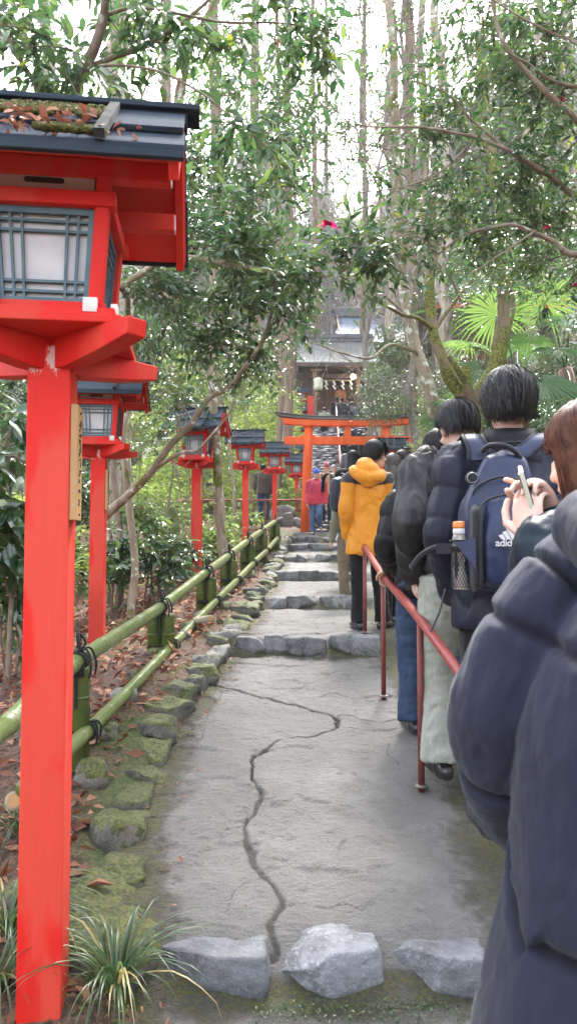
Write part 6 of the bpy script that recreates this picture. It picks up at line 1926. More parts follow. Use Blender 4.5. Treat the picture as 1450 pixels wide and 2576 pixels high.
class Person:
    """a figure 1.72 m tall in its own frame: x right, y ahead, z up"""
    def __init__(s, loc, rz, height, label, group=None, girth=1.0, yaw=0, pitch=0, armL=None, armR=None, legs=None, lean=0.0, shw=1.0, vox=.012):
        s.root = empty('person', loc, label, 'person', group, rz, height/1.72)
        s.g, s.vox = girth, vox; s.Rm = head_rot(yaw, pitch); s.lean = lean
        sw = .19*shw
        s.J = {'pelvis': np.array((0,0,.95)), 'waist': np.array((0,.0+lean*.15,1.10)), 'chest': np.array((0,lean*.5,1.30)), 'neck': np.array((0,-.015+lean*.75,1.46))}
        s.arm = {}
        for sg, a in ((-1, armL), (1, armR)):
            sh = np.array((sg*sw, -.01+lean*.7, 1.395))
            e, w_ = a or (np.array((sg*(sw+.055), -.035+lean*.4, 1.125)), np.array((sg*(sw+.055), .06+lean*.4, .875)))
            s.arm[sg] = [sh, np.asarray(e, float), np.asarray(w_, float)]
        s.leg = {}
        for sg in (-1, 1):
            k = (legs or {}).get(sg, {})
            s.leg[sg] = [np.array((sg*.09,0,.90)), np.array(k.get('knee', (sg*.10,.015,.50))), np.array(k.get('ankle', (sg*.105,-.02,.085)))]
            s.foot_dir = getattr(s, 'foot_dir', {}); s.foot_dir[sg] = nrm(np.array(k.get('toe', (sg*.15,1,0))))
        s.piv = s.J['neck'] - np.array((0,-.015,1.46))
    def off(s, tubes):
        return [((np.asarray(t[0])+s.piv).tolist(),)+tuple(t[1:]) for t in tubes]
    def body(s, mat=M_SKIN, hands=None, face=False, vox=None):
        J = s.J
        T = [([J['pelvis'],J['waist'],J['chest'],J['neck']], [(.12,.085),(.11,.08),(.125,.085),(.05,.05)], {'xref':(1,0,0)}),
             ([J['neck']-(0,0,.04), J['neck']+(0,.012,.06)+np.zeros(3), J['neck']+np.array((0,.02,.12))], [.054,.052,.05], {'smooth':False})]
        T += s.off(head_tubes(s.Rm))
        for sg in (-1,1):
            a = s.arm[sg]; T.append(([a[0],a[1],a[2]], [.045,.036,.026], {'smooth':False}))
            l = s.leg[sg]; T.append((l, [.07,.048,.035], {'smooth':False}))
            T.append(([l[2], l[2]+s.foot_dir[sg]*.14-(0,0,.05)], [.034,.028], {'smooth':False}))
            T.append(([J['chest']+(0,0,.06), a[0]], [.06,.05], {'smooth':False}))
            if not (hands and sg in hands):
                w_ = a[2]; f = nrm(a[2]-a[1]); T += hand_tubes(w_+f*.03, f, (-sg,0.2,0), 1 if sg < 0 else 1, .45, .95)[:1] if s.vox > .013 else hand_tubes(w_+f*.03, f, (-sg*1.0,0,0), (-1 if sg < 0 else 1)*-1, .35, .98)
        me = soft(T, vox or min(s.vox, .010), [mat, M_LIP], 4)
        if hands:
            for sg, kw in hands.items():
                h = soft(hand_tubes(**kw), .0028, mat, 3)
                bm = bmesh.new(); bm.from_mesh(me); bm.from_mesh(h); bm.to_mesh(me); bm.free(); bpy.data.meshes.remove(h)
                me.polygons.foreach_set('use_smooth', np.ones(len(me.polygons), bool))
        o = link('body', me, s.root)
        if face:
            c = lambda p: turn(np.array(p), s.Rm)+s.piv
            V, F = ico(2)
            for sg in (-1,1):
                link('eye', np_mesh(V*np.array((.012,.006,.0055)) @ s.Rm.T + c((sg*.031,.089,1.612)), [F], M_EYE), s.root)
                link('eyebrow', np_mesh(V*np.array((.019,.006,.004)) @ s.Rm.T + c((sg*.033,.088,1.632)), [F], M_HAIRB), s.root)
            link('mouth', np_mesh(V*np.array((.022,.006,.0045)) @ s.Rm.T + c((0,.096,1.556)), [F], M_LIP), s.root)
        return o
    def hair(s, style='short', mat=M_HAIRB, n=700, seed=1, mess=1.0, scale=1.0):
        V, tri, Q = hair_np(style, s.Rm, seed, n, mess, scale)
        return link('hair', np_mesh(V+s.piv, [tri, Q], mat), s.root)
    def beanie(s, mat):
        e = lambda c, r: ([turn(np.array(c), s.Rm)+s.piv], r, {'rot': s.Rm})
        me = soft([e((0,-.014,1.690),(.088,.106,.080)), e((0,-.012,1.668),(.094,.111,.026)), e((0,-.03,1.72),(.075,.085,.075))], .009, mat, 4)
        return link('beanie', me, s.root)
    def jacket(s, mat, hem=.86, puff=0, period=.09, wr=.006, collar=.085, hood=None, r=1.0, sleeve=1.0, mats=None, seed=0, name='jacket', flare=1.0, vox=None, hoodup=False, rule=None, deep=None):
        J, g = s.J, s.g*r
        T = [([np.array((0,0,hem)), np.array((0,0,hem+.06)), J['waist'], J['chest'], J['neck']-(0,0,.07), J['neck']],
              [(.19*g*flare,.135*g*flare),(.195*g*flare,.14*g*flare),(.18*g,.132*g),(.188*g,.138*g),(.15*g,.10*g),(collar,collar*.95)], {'xref':(1,0,0),'n':20,'hemi':False}),
             ([J['neck']-(0,0,.03), J['neck']+np.array((0,.008,.045))], [(collar*1.0,collar),(collar*.97,collar)], {'smooth':False,'hemi':False,'n':18})]
        ch = [[(0,0,hem), tuple(J['neck'])]]
        for sg in (-1,1):
            a = s.arm[sg]; f = nrm(a[2]-a[1])
            T.append(([a[0]-np.array((sg*.05,0,-.012)), a[0]+np.array((sg*.012,0,-.01)), (a[0]+a[1])/2, a[1], (a[1]+a[2])/2, a[2]+f*.012], np.array([.075,.082,.074,.068,.062,.050])*sleeve*s.g, {'n':14}))
            T.append(([J['chest']+np.array((0,0,.05)), a[0]+(0,0,-.02)], [.10*g,.078*s.g], {'smooth':False}))
            ch.append(a)
        if hood == 'down':
            c = J['neck']+np.array((0,-.085,-.005))
            T.append(([c+np.array((-.10,.06,.03)), c+np.array((-.085,-.03,.0)), c+np.array((0,-.065,-.045)), c+np.array((.085,-.03,.0)), c+np.array((.10,.06,.03))], [.035,.055,.062,.055,.035], {}))
            T.append(([c+np.array((0,-.03,.03)), c+np.array((0,-.05,-.07))], [.075,.05], {'smooth':False}))
        if hoodup:
            T.append(([turn(np.array((0,-.02,1.64)), s.Rm)+s.piv], (.105,.125,.115), {'rot': s.Rm}))
        if puff: dd = puffer(ch, period, puff, wr, seed)
        else: dd = wrinkles(wr, 9, seed)
        f = dd
        if deep: f = lambda co, no: deep(dd(co, no), no)
        me = soft(T, vox or s.vox, mats or mat, 5, f)
        if rule: face_mat(me, rule, 1)
        return link(name, me, s.root)
    def trousers(s, mat, w=1.0, seed=3, wr=.006, top=1.0, cuff=1.0):
        T = [([np.array((0,-.005,top)), np.array((0,-.01,.93)), np.array((0,-.005,.85))], [(.155*s.g,.115*s.g),(.168*s.g,.128*s.g),(.15*s.g,.11*s.g)], {'xref':(1,0,0),'n':18})]
        for sg in (-1,1):
            l = s.leg[sg]; k = (l[0]+l[1])/2; q = (l[1]+l[2])/2
            T.append(([l[0], k, l[1], q, l[2]+np.array((0,0,-.01))], np.array([.098,.088,.073,.068,.062*cuff])*w*(s.g*.5+.5), {'hemi':False}))
        me = soft(T, s.vox, mat, 4, wrinkles(wr, 11, seed, (1,1,1.3)))
        return link('trousers', me, s.root)
    def shoes(s, mat, sole=M_SOLE):
        for sg in (-1,1):
            a = s.leg[sg][2]; d = s.foot_dir[sg]; b = a-np.array((0,0,.045))
            T = [([b-d*.055, b+d*.03, b+d*.12, b+d*.185], [(.034,.040),(.040,.038),(.043,.030),(.034,.022)], {'xref':np.cross(d,(0,0,1))}), ([a+(0,0,.03), b-d*.02], [.042,.045], {'smooth':False})]
            def flat(co, no):
                z0 = b[2]-.035; co = co.copy(); up_ = co - b; h = up_[:, 2]; co[:, 2] = np.maximum(co[:, 2], z0); return co
            me = soft(T, .008, [mat, sole], 3, flat)
            face_mat(me, lambda c: c[:, 2] < b[2]-.018, 1)
            link('shoe', me, s.root)

def ground_at(x, y): return float(zp(y)) if EL(y)-.1 < x < ER(y)+.1 else G1(x, y)
def feet(x, y, d):
    p = P(x, y, d); return p
QG = 'people queueing on the right of the hand rail'

# ---- the man with the blue backpack
def backpack_man():
    d = 2.9; hx = 1276; p = P(hx, 955, d); z0 = -1.13
    H = p[2]-z0+.005
    a = Person((p[0], d, z0), R(-3), H, 'tall man seen from behind in a navy puffer jacket under a blue backpack', QG, 1.08, 0, R(-4), shw=1.0, vox=.008,
               armL=((-.262,-.05,1.12),(-.205,.10,.90)), armR=((.27,-.03,1.12),(.22,.16,.92)))
    a.body(M_SKIN); a.hair('short', M_HAIRG, 5200, 4, 1.5, 1.08); a.trousers(M_BLACKC, 1.05); a.shoes(M_SHOEB)
    a.jacket(M_NAVYPUFF, .76, .011, .125, .009, .088, r=1.08, sleeve=1.05, seed=4, vox=.0075)
    # tall stand collar with piping
    J = a.J['neck']
    c = MB()
    prof = []
    for k in range(5):
        t = k/4; prof.append([( (.118-.022*t+.006*math.sin(t*6))*math.cos(q), (.112-.02*t)*math.sin(q)-.012+.010*t, 1.405+.115*t+.018*math.sin(-q)*(-1)*t*.4) for q in np.linspace(0, 2*math.pi, 40, endpoint=False)])
    V = np.array(prof).reshape(-1,3); F = [(j*40+k, j*40+(k+1)%40, (j+1)*40+(k+1)%40, (j+1)*40+k) for j in range(4) for k in range(40)]
    c.add(V, F, 0, True); o = c.build('collar', M_BLACKPUFF, a.root); sdm = o.modifiers.new('s','SOLIDIFY'); sdm.thickness = .012
    q = MB(); ang = np.linspace(R(180), R(360), 24)
    q.tube([(.132*math.cos(t),.128*math.sin(t)-.012,1.452) for t in ang], .0055, 6); q.build('collar_piping', M_LEATHER, a.root)
    # backpack, worn but a thing of its own
    s = H/1.72
    b = empty('backpack', (p[0]-.015, d, z0+.065*s), 'blue backpack with a pale three bar emblem worn by the tall man', 'backpack', None, R(-3), s)
    cy0 = -.155
    def shell(x0, x1, z0_, z1_, y0, y1, rr, vox=.008, disp=None, xf=None):
        m = MB(); 
        zc, xc, yc = (z0_+z1_)/2, (x0+x1)/2, (y0+y1)/2
        V, F = ico(4); mx = np.abs(V).max(1, keepdims=True)
        v = (V*.42+V/mx*.58*.93)*np.array(((x1-x0)/2,(y1-y0)/2,(z1_-z0_)/2))+np.array((xc,yc,zc))
        if xf: v = xf(v)
        return v, [tuple(k) for k in F]
    def taper(v):
        t = sstep(v[:, 2], 1.10, 1.38); v = v.copy(); v[:, 0] *= (1-.42*t); v[:, 1] = cy0 + (v[:, 1]-cy0)*(1-.45*t); return v
    X0 = -.085
    me = soft([shell(-.14+X0,.14+X0,.84,1.36,cy0-.155,cy0+.01,.05, xf=taper)], .008, M_PACKBLUE, 4, lambda co, no: wrinkles(.006, 9, 5)(co, no))
    link('main_compartment', me, b)
    def tap2(v):
        t = sstep(v[:, 2], 1.02, 1.20); v = v.copy(); v[:, 0] = X0+.015+(v[:, 0]-X0-.015)*(1-.22*t); v[:, 1] += .045*t; return v
    fp = soft([shell(-.095+X0+.01,.13+X0,.85,1.195,cy0-.215,cy0-.09,.05, xf=tap2)], .007, M_PACKBLUE, 4, wrinkles(.004, 12, 8))
    fpo = link('front_pocket', fp, b)
    sp = soft([shell(-.115+X0,-.072+X0,.845,1.16,cy0-.20,cy0-.06,.03)], .007, M_PACKDARK, 3); link('grey_side_panel', sp, b)
    mp = soft([shell(-.165+X0,-.10+X0,.86,1.03,cy0-.13,cy0-.03,.03)], .006, M_PACKDARK, 3); mpo = link('mesh_pocket', mp, b)
    # flap of the top compartment and its zip
    zb = MB(); zb.tube(spline([(-.10+X0,cy0-.12,1.15),(-.085+X0,cy0-.13,1.21),(.0+X0,cy0-.135,1.245),(.085+X0,cy0-.13,1.215),(.11+X0,cy0-.115,1.13)], 6), .0045, 6); zb.build('zip_line', M_PACKDARK, b)
    zb = MB(); zb.tube(spline([(-.088+X0,cy0-.205,.88),(-.088+X0,cy0-.2,1.08),(-.07+X0,cy0-.175,1.155),(.03+X0,cy0-.165,1.185),(.105+X0,cy0-.165,1.165),(.13+X0,cy0-.16,1.10)], 6), .004, 6); zb.build('zip_line', M_PACKDARK, fpo)
    MB().box((.10+X0,cy0-.165,1.145),(.008,.006,.045),roty(R(-8))).build('zip_pull', M_ZIP, fpo)
    h = MB(); h.tube(spline([(-.045+X0,cy0-.045,1.345),(-.025+X0,cy0-.07,1.362),(.025+X0,cy0-.08,1.36),(.06+X0,cy0-.08,1.34),(.08+X0,cy0-.075,1.315)], 6), [(.010,.009)]*25, 10); h.build('grab_handle', M_PACKDARK, b)
    for sg in (-1,1):
        st = spline([(sg*.05+X0,-.165,1.315),(sg*.085+X0*.6,-.158,1.355),(sg*.12+X0*.3,-.120,1.405),(sg*.135,-.02,1.425),(sg*.145,.08,1.38),(sg*.15,.15,1.24),(sg*.16,.155,1.06)], 8)
        m = MB(); m.tube(st, [(.033,.009)]*len(st), 10, xref=(1,0,0)); so_ = m.build('shoulder_strap', M_PACKBLUE, b)
        for e in (-1,1):
            m = MB(); m.tube(st+np.array((e*.036,-.003,.002)), .0055, 6); m.build('strap_edging', M_PACKDARK, so_)
    d_ = MB(); d_.lathe([(.021,0),(.023,.003),(.018,.005)], 18).xform(rotx(R(90)) @ np.eye(3)); d_.xform(rotz(R(-35)), (-.095+X0,cy0-.10,1.245)); d_.build('round_badge', M_PACKDARK, b)
    m = MB(); m.tube([(-.095+X0+.018*math.cos(t),cy0-.113+.008*math.sin(t)*0,1.245+.018*math.sin(t)) for t in np.linspace(0,2*math.pi,18)], .0016, 5); m.build('badge_ring', M_ZIP, b)
    # buckle strap
    m = MB(); m.tube(spline([(-.09+X0,cy0-.19,1.0),(-.16+X0,cy0-.15,1.0),(-.215+X0,cy0-.11,1.005),(-.265+X0,cy0-.08,.98),(-.30+X0,cy0-.02,.93)], 6), [(.003,.010)]*25, 8); m.box((-.20+X0,cy0-.135,1.0),(.05,.014,.036),rotz(R(-35))); m.build('buckle_strap', M_PACKDARK, b)
    m = MB(); m.prism([(-.165+X0,cy0-.15,1.02),(-.105+X0,cy0-.195,1.035),(-.105+X0,cy0-.2,.93)], (0,-.006,0)); m.build('pocket_gusset', M_PACKBLUE, b)
    m = MB(); m.tube(spline([(-.19+X0,cy0-.1,.86),(-.21+X0,cy0-.09,.78),(-.24+X0,cy0-.08,.71)], 5), [(.003,.010)]*11, 8); m.build('loose_strap', M_PACKDARK, b)
    # printed emblem: three slanting bars over the word
    yf = cy0-.219
    lg = MB(); gx, gz_ = -.004+X0, 1.03
    for k, (x, hh) in enumerate(((-.021,.018),(-.004,.029),(.013,.040))):
        lg.prism([(gx+x,yf,gz_),(gx+x+.0125,yf,gz_),(gx+x+.0125-.0,yf,gz_+.004),(gx+x+.0125-hh*.45,yf,gz_+hh),(gx+x-.004-hh*.38+.001,yf,gz_+hh-.005),(gx+x-.001,yf,gz_+.003)], (0,-.0012,0))
    lo = lg.build('bar_emblem', M_PRINT, fpo)
    cu = bpy.data.curves.new('t', 'FONT'); cu.body = 'adidas'; cu.size = .034; cu.align_x = 'CENTER'; cu.extrude = .0008; cu.offset = .0006; cu.space_character = .96
    to = bpy.data.objects.new('t', cu); col.objects.link(to)
    me = bpy.data.meshes.new_from_object(to.evaluated_get(bpy.context.evaluated_depsgraph_get())); bpy.data.objects.remove(to)
    V = np.empty(len(me.vertices)*3, np.float32); me.vertices.foreach_get('co', V); V = V.reshape(-1,3) @ rotx(R(90)).T + np.array((gx,yf-.0005,gz_-.022))
    me.vertices.foreach_set('co', V.astype(np.float32).ravel()); me.update(); me.materials.clear(); me.materials.append(M_PRINT)
    link('word_print', me, fpo)
    # the bottle in the side pocket
    bt = empty('bottle', (p[0]-.015, d, z0+.065*s), 'small drink bottle with an orange cap in the side pocket of the blue backpack', 'bottle', None, R(-3), s)
    MB().lathe([(.028,.86),(.029,1.0),(.029,1.035),(.026,1.05)], 18, (-.135+X0,cy0-.10,0)).build('body', pm('bottle_label', (.62,.60,.58),(.2,.17,.16),30,.3), bt)
    MB().lathe([(.0265,1.05),(.0275,1.055),(.0275,1.066),(.026,1.07)], 18, (-.135+X0,cy0-.10,0)).build('cap_ring', M_PRINT, bt)
    MB().lathe([(.027,1.07),(.028,1.074),(.028,1.090),(.024,1.094)], 18, (-.135+X0,cy0-.10,0)).build('cap', pm('orange_cap', (.72,.22,.05), None, 5, .35), bt)
    # net over the pocket
    nm = MB(); r = .0335
    for k in range(22):
        a0 = 2*math.pi*k/22
        for sgn in (-1,1): nm.tube([(-.135+X0+r*math.cos(a0+sgn*t*2.2), cy0-.10+r*math.sin(a0+sgn*t*2.2), .865+t*.16) for t in np.linspace(0,1,9)], .0009, 4, False)
    nm.tube([(-.135+X0+.036*math.cos(t), cy0-.10+.036*math.sin(t), 1.027) for t in np.linspace(0,2*math.pi,20)], .004, 6); nm.build('pocket_net', M_PACKDARK, mpo)
backpack_man()

# ---- leather jacket, washed jeans
def folds(co, no):
    p = co*np.array((10.,10.,2.6)); w_ = fbm(p+fbm(p*.6,2,61)[:, None]*1.2, 3, 75)
    return co + no*((.5-np.abs(w_)*2)*.014)[:, None]
def leather_man():
    d = 3.62; p = P(1135, 1030, d); zf = -1.115; H = p[2]-zf+.03
    a = Person((p[0]+.05, d, zf), R(4), H, 'man in a black leather jacket and washed grey jeans, head bowed', QG, 1.0, R(14), R(-16), shw=1.05, vox=.009, lean=.04,
               armL=((-.275,-.10,1.15),(-.225,.05,.93)), armR=((.27,-.05,1.13),(.2,.18,1.02)), legs={-1: dict(ankle=(-.13,-.05,.085), knee=(-.125,.02,.5)), 1: dict(ankle=(.10,.06,.085))})
    a.body(M_SKINP); a.hair('bowl', M_HAIRB, 4200, 8, .9, 1.05)
    a.trousers(M_LIGHTJ, 1.2, 3, .007, cuff=1.25); a.shoes(M_SHOEB)
    a.jacket(M_LEATHER, .93, 0, wr=.005, collar=.092, r=1.02, sleeve=1.14, seed=12, vox=.0075, deep=folds)
    c = MB(); ang = np.linspace(R(195), R(345), 18); J = a.J['neck']
    V, F = [], []
    for t in ang: V += [(.088*math.cos(t)+J[0],.085*math.sin(t)+J[1],1.525),(.108*math.cos(t)+J[0],.106*math.sin(t)+J[1],1.515),(.125*math.cos(t)+J[0],.13*math.sin(t)+J[1]+.005,1.455)]
    for k in range(17):
        for j in (0,1): F.append((k*3+j,k*3+j+1,k*3+j+4,k*3+j+3))
    c.add(V, F, 0, True); o = c.build('collar', M_LEATHER, a.root); o.modifiers.new('s','SOLIDIFY').thickness = .006
    # back pocket
    b = MB(); b.box((-.085,-.142,.83),(.13,.006,.15)); o = b.build('back_pocket', M_LIGHTJ, a.root, bevel=.004)
leather_man()

# ---- black puffer, hand on the rail
def rail_man():
    d = 4.35; p = P(1058, 1135, d); zf = float(zp(d))-.02; H = 1.66
    hz = P(1058,1135,d)[2]; H = hz-zf
    s = H/1.72
    w_ = P(972,1450,4.72)            # where the hand grips
    loc = np.array((p[0]+.045, d, zf))
    lw = (w_-loc)/s
    a = Person(loc, 0, H, 'man in a black puffer and dark blue jeans gripping the hand rail', QG, 1.06, R(-8), R(-14), shw=1.0, vox=.009,
               armL=(np.array((-.275,-.06,1.13)), lw+np.array((.02,-.06,.055))), armR=((.29,-.03,1.12),(.24,.12,.93)), legs={-1: dict(ankle=(-.12,-.08,.085), knee=(-.12,-.0,.5)), 1: dict(ankle=(.13,-.35,.085), knee=(.12,-.12,.5))})
    W = lw+np.array((.012,-.055,.050))
    a.body(M_SKIN, hands={-1: dict(W=W, fwd=(-.25,.75,-.45), palm_n=(.1,-.35,-1), thumb_side=1, curl=.72, scale=1.0)})
    a.hair('crop', M_HAIRB, 3200, 3, 1.5, 1.02)
    a.trousers(M_DENIM, 1.15, 5, .009, cuff=1.3); a.shoes(M_SHOEB)
    a.jacket(M_BLACKPUFF, .80, .012, .12, .008, .085, r=1.05, sleeve=1.12, seed=9, vox=.008)
rail_man()

# ---- the mustard jacket
def yellow_boy():
    d = 6.35; f = P(925,1578,d); p = P(940,1123,d); zf = float(zp(d)); H = p[2]-zf
    a = Person((P(926,1300,d)[0], d, zf), R(6), H, 'young man in a mustard yellow hooded parka with charcoal shoulders and black trousers', QG, .86, R(-62), R(-6), shw=.9, vox=.009,
               armL=((-.222,-.04,1.13),(-.195,.06,.90)), armR=((.245,0,1.14),(.19,.16,1.0)), legs={-1: dict(ankle=(-.10,-.02,.085)), 1: dict(ankle=(.14,.03,.085), toe=(.7,.7,0))})
    a.piv = a.piv + np.array((.075,.05,.03))
    a.body(M_SKINP, face=True); a.hair('short', M_HAIRB, 2600, 6, 1.8, 1.06)
    a.trousers(M_BLACKC, 1.04, 6, .006, cuff=1.3); a.shoes(M_SHOEB)
    ym = lambda c: ((c[:, 2] > 1.335+.03*np.abs(c[:, 0])/.2-.02*(c[:, 1] > 0)) & (c[:, 2] < 1.475) & (np.abs(c[:, 0]) < .33)) & ~((np.abs(c[:, 0]) > .185) & (c[:, 2] < 1.365-.0*c[:, 0]))
    a.jacket(M_YELLOW, .70, 0, wr=.012, collar=.082, r=1.04, flare=1.20, sleeve=1.12, mats=[M_YELLOW, M_CHARCOAL], seed=22, rule=ym)
    c = a.J['neck']+np.array((-.03,-.075,-.015))
    T = [([c+np.array((-.115,.10,.055)), c+np.array((-.105,.0,.02)), c+np.array((-.03,-.065,-.035)), c+np.array((.075,-.05,-.03)), c+np.array((.13,.03,.0)), c+np.array((.125,.10,.02))], [.036,.055,.062,.062,.055,.036], {}),
         ([c+np.array((-.02,-.0,.085)), c+np.array((0,-.03,.03)), c+np.array((.01,-.055,-.055))], [(.09,.06),(.11,.07),(.095,.05)], {'xref':(1,0,0)})]
    link('hood', soft(T, .008, M_YELLOW, 6, wrinkles(.008, 13, 31)), a.root)
yellow_boy()

# ---- the woman with the phone
def phone_woman():
    d = 1.62; p = P(1480, 1075, d); zf = -1.42; H = 1.62
    top = P(1480,1030,d)[2]; zf = top-H; s = H/1.72
    loc = np.array((P(1508,1200,d)[0], d, zf)); rz = R(26); Rz = rotz(rz)
    loc_ = lambda q: ((np.asarray(q)-loc) @ Rz)/s
    wl = loc_(P(1332,1400,1.57)); el = loc_(P(1352,1510,1.52)); wr_ = loc_(P(1405,1305,1.66)); er = loc_(P(1470,1400,1.78))
    a = Person(loc, rz, H, 'woman with long auburn hair in a dark teal coat holding up a phone', QG, .98, R(14), R(-14), shw=.95, vox=.008, armL=(el, wl), armR=(er, wr_))
    kl = loc_(P(1326,1300,1.585)); kr = loc_(P(1370,1262,1.64))
    fl = nrm(kl-wl); fr = nrm(kr-wr_)
    ph = loc_(P(1326,1258,1.575))
    inn = nrm(loc_(P(1345,1230,1.66))-kl)
    a.body(M_SKINP, vox=.008, hands={-1: dict(W=wl+fl*.035, fwd=fl, palm_n=loc_(P(1326,1258,1.57)+np.array((.25,.25,0)))-ph, thumb_side=1, curl=(.42,.5,.55,.6), scale=.98, thumb_in=.35),
                                     1: dict(W=wr_+fr*.03, fwd=fr, palm_n=nrm(kl-kr)+np.array((0,0,-.2)), thumb_side=-1, curl=(.25,.55,.7,.75), scale=.95, thumb_in=.4)})
    a.hair('long', M_HAIRBR, 2600, 5, .4, 1.06)
    a.trousers(M_BLACKC, 1.0); a.shoes(M_SHOEB)
    a.jacket(M_TEAL, .62, .008, .13, .010, .10, r=1.0, sleeve=1.0, seed=15, vox=.0075)
    f = nrm(wl-el)
    cu = MB(); cu.tube([wl-f*.035, wl-f*.03, wl+f*.0], [.048,.053,.051], 18); cu.build('cuff', M_TEAL, a.root)
    # phone
    pc = P(1330,1258,1.60)
    t = empty('phone', pc, 'pale cream mobile phone held up by the auburn haired woman', 'phone')
    e = nrm(P(1310,1180,1.585)-P(1334,1262,1.60))
    n = nrm(np.cross(e, (-.34,-.94,0)))
    M = np.stack([nrm(np.cross(n, e)), n, e], 1)
    m = MB(); m.box((0,0,0),(.074,.010,.150)); m.xform(M); m.build('case', pm('cream_phone_case', (.66,.65,.54),(.60,.59,.49),6,.3), t, bevel=.004)
    m = MB(); m.box((0,.0055,0),(.068,.0015,.142)); m.xform(M); m.build('screen', pm('dark_screen', (.015,.016,.02),None,5,.08), t)
    m = MB(); m.box((.018,-.0065,.052),(.024,.004,.034)); m.xform(M); m.build('camera_bump', M_ZIP, t, bevel=.002)
    # another auburn head between the two
    q = P(1405,1140,3.35)
    b = Person((P(1418,1140,3.35)[0], 3.35, -1.12), R(10), q[2]+1.12+.10, 'woman with reddish brown hair mostly hidden behind the phone holder', QG, .9, R(-20), 0, vox=.012)
    b.body(M_SKINP); b.hair('bob', M_HAIRBR, 1500, 7, .5, 1.05); b.jacket(M_BLACKC, .8, 0); b.trousers(M_BLACKC); b.shoes(M_SHOEB)
phone_woman()

# ---- the person in the foreground, cut by the right edge
def foreground_person():
    d = .90; z0 = -1.45; H = 1.70; s = H/1.72
    loc = np.array((.505, d, z0)); L_ = lambda x, y, dd: (P(x, y, dd)-loc)/s
    sh = L_(1405,1505,.97); el = L_(1262,1885,1.0); wr_ = L_(1385,2125,1.20)
    a = Person(loc, 0, H, 'person in a slate navy puffer filling the right foreground, seen from behind', QG, 1.2, 0, 0, shw=1.1, vox=.008, armL=(el, wr_), armR=((.36,.0,1.12),(.30,.2,.95)))
    a.arm[-1][0] = sh
    a.body(M_SKIN, vox=.012); a.hair('bob', M_HAIRB, 600, 5, .5, 1.05); a.trousers(M_BLACKC, 1.05); a.shoes(M_SHOEB)
    J = a.J
    T = [([np.array((.02,.02,.66)),np.array((.02,.02,.80)),np.array((.02,.0,.98)),np.array((.01,-.01,1.15)),np.array((0,-.02,1.30)),np.array((0,-.02,1.40)),np.array((0,-.01,1.47))], [(.315,.22),(.305,.215),(.270,.205),(.240,.195),(.205,.17),(.15,.12),(.10,.10)], {'xref':(1,0,0),'n':28,'hemi':False}),
         ([sh+np.array((.10,.01,.035)), sh+np.array((.035,.0,.01)), sh*.72+el*.28, sh*.4+el*.6, el+np.array((.012,.01,.045)), el*.72+wr_*.28, el*.35+wr_*.65, wr_], [.09,.088,.086,.085,.083,.080,.072,.06], {'n':22}),
         ([a.arm[1][0], a.arm[1][1], a.arm[1][2]], [.11,.10,.07], {}),
         ([J['chest']+np.array((0,0,.04)), sh+np.array((.07,.02,-.0))], [.12,.085], {'smooth':False}), ([J['chest']+np.array((0,0,.04)), a.arm[1][0]], [.13,.10], {'smooth':False})]
    hc = L_(1715,1365,.80)
    T.append(([hc+np.array((-.075,.05,.02)), hc+np.array((-.055,-.035,-.01)), hc+np.array((.02,-.07,-.05)), hc+np.array((.10,-.06,-.05)), hc+np.array((.18,-.0,.0))], [.05,.068,.078,.078,.06], {}))
    chains = [[(0,0,.60),(0,0,1.47)], [sh+np.array((.10,0,.03)), sh, el, wr_], [a.arm[1][0], a.arm[1][1], a.arm[1][2]]]
    box_ = {}
    def disp(co, no):
        s_, ci = seg_param(co, chains)
        per = np.array([.235,.205,.2])[ci]; off_ = np.array([.06,.055,0.])[ci]
        warp = fbm(co*4, 2, 3)*.018
        ph = (s_+off_+warp)/per
        q = np.abs(np.sin(math.pi*ph)); seam = np.exp(-(q/.14)**2)
        wv = fbm(co*np.array((15,15,7)), 4, 6); big = fbm(co*5.5, 3, 8)
        rad = fbm(np.stack([co[:,0]*9, co[:,1]*9, co[:,2]*26],-1), 3, 11)
        pull = np.exp(-(q/.45)**2)
        fold = np.exp(-((np.linalg.norm(co-(el+np.array((.10,.05,.05))), axis=1))/.10)**2)
        arm = ci == 1
        ad = nrm(el-sh); dh = np.abs((co-sh-np.array((.03,0,.0))) @ nrm(ad+np.array((-.5,0,.15))) + fbm(co*5,2,14)*.01)
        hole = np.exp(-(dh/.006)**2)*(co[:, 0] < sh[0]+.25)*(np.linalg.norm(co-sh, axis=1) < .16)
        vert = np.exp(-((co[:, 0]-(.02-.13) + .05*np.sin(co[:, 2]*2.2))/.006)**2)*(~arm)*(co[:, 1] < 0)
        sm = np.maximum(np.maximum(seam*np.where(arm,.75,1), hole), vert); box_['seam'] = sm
        st = fbm(np.stack([co @ nrm(np.cross(ad,(0,1,0)))*22, (co @ ad)*6, co[:,1]*12],-1), 4, 21)
        crease = (.45-np.abs(st))*.020*np.exp(-((np.linalg.norm(co-(el+np.array((.05,-.02,.04))), axis=1))/.16)**2)*arm
        return co + no*(-sm*.012 + (q-.6)*np.where(arm,.005,.010) + wv*.005 + big*.007 + (.5-np.abs(rad))*.010*pull + crease)[:, None]
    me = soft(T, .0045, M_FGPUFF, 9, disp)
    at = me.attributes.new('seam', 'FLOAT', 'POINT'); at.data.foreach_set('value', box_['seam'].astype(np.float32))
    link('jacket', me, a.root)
foreground_person()

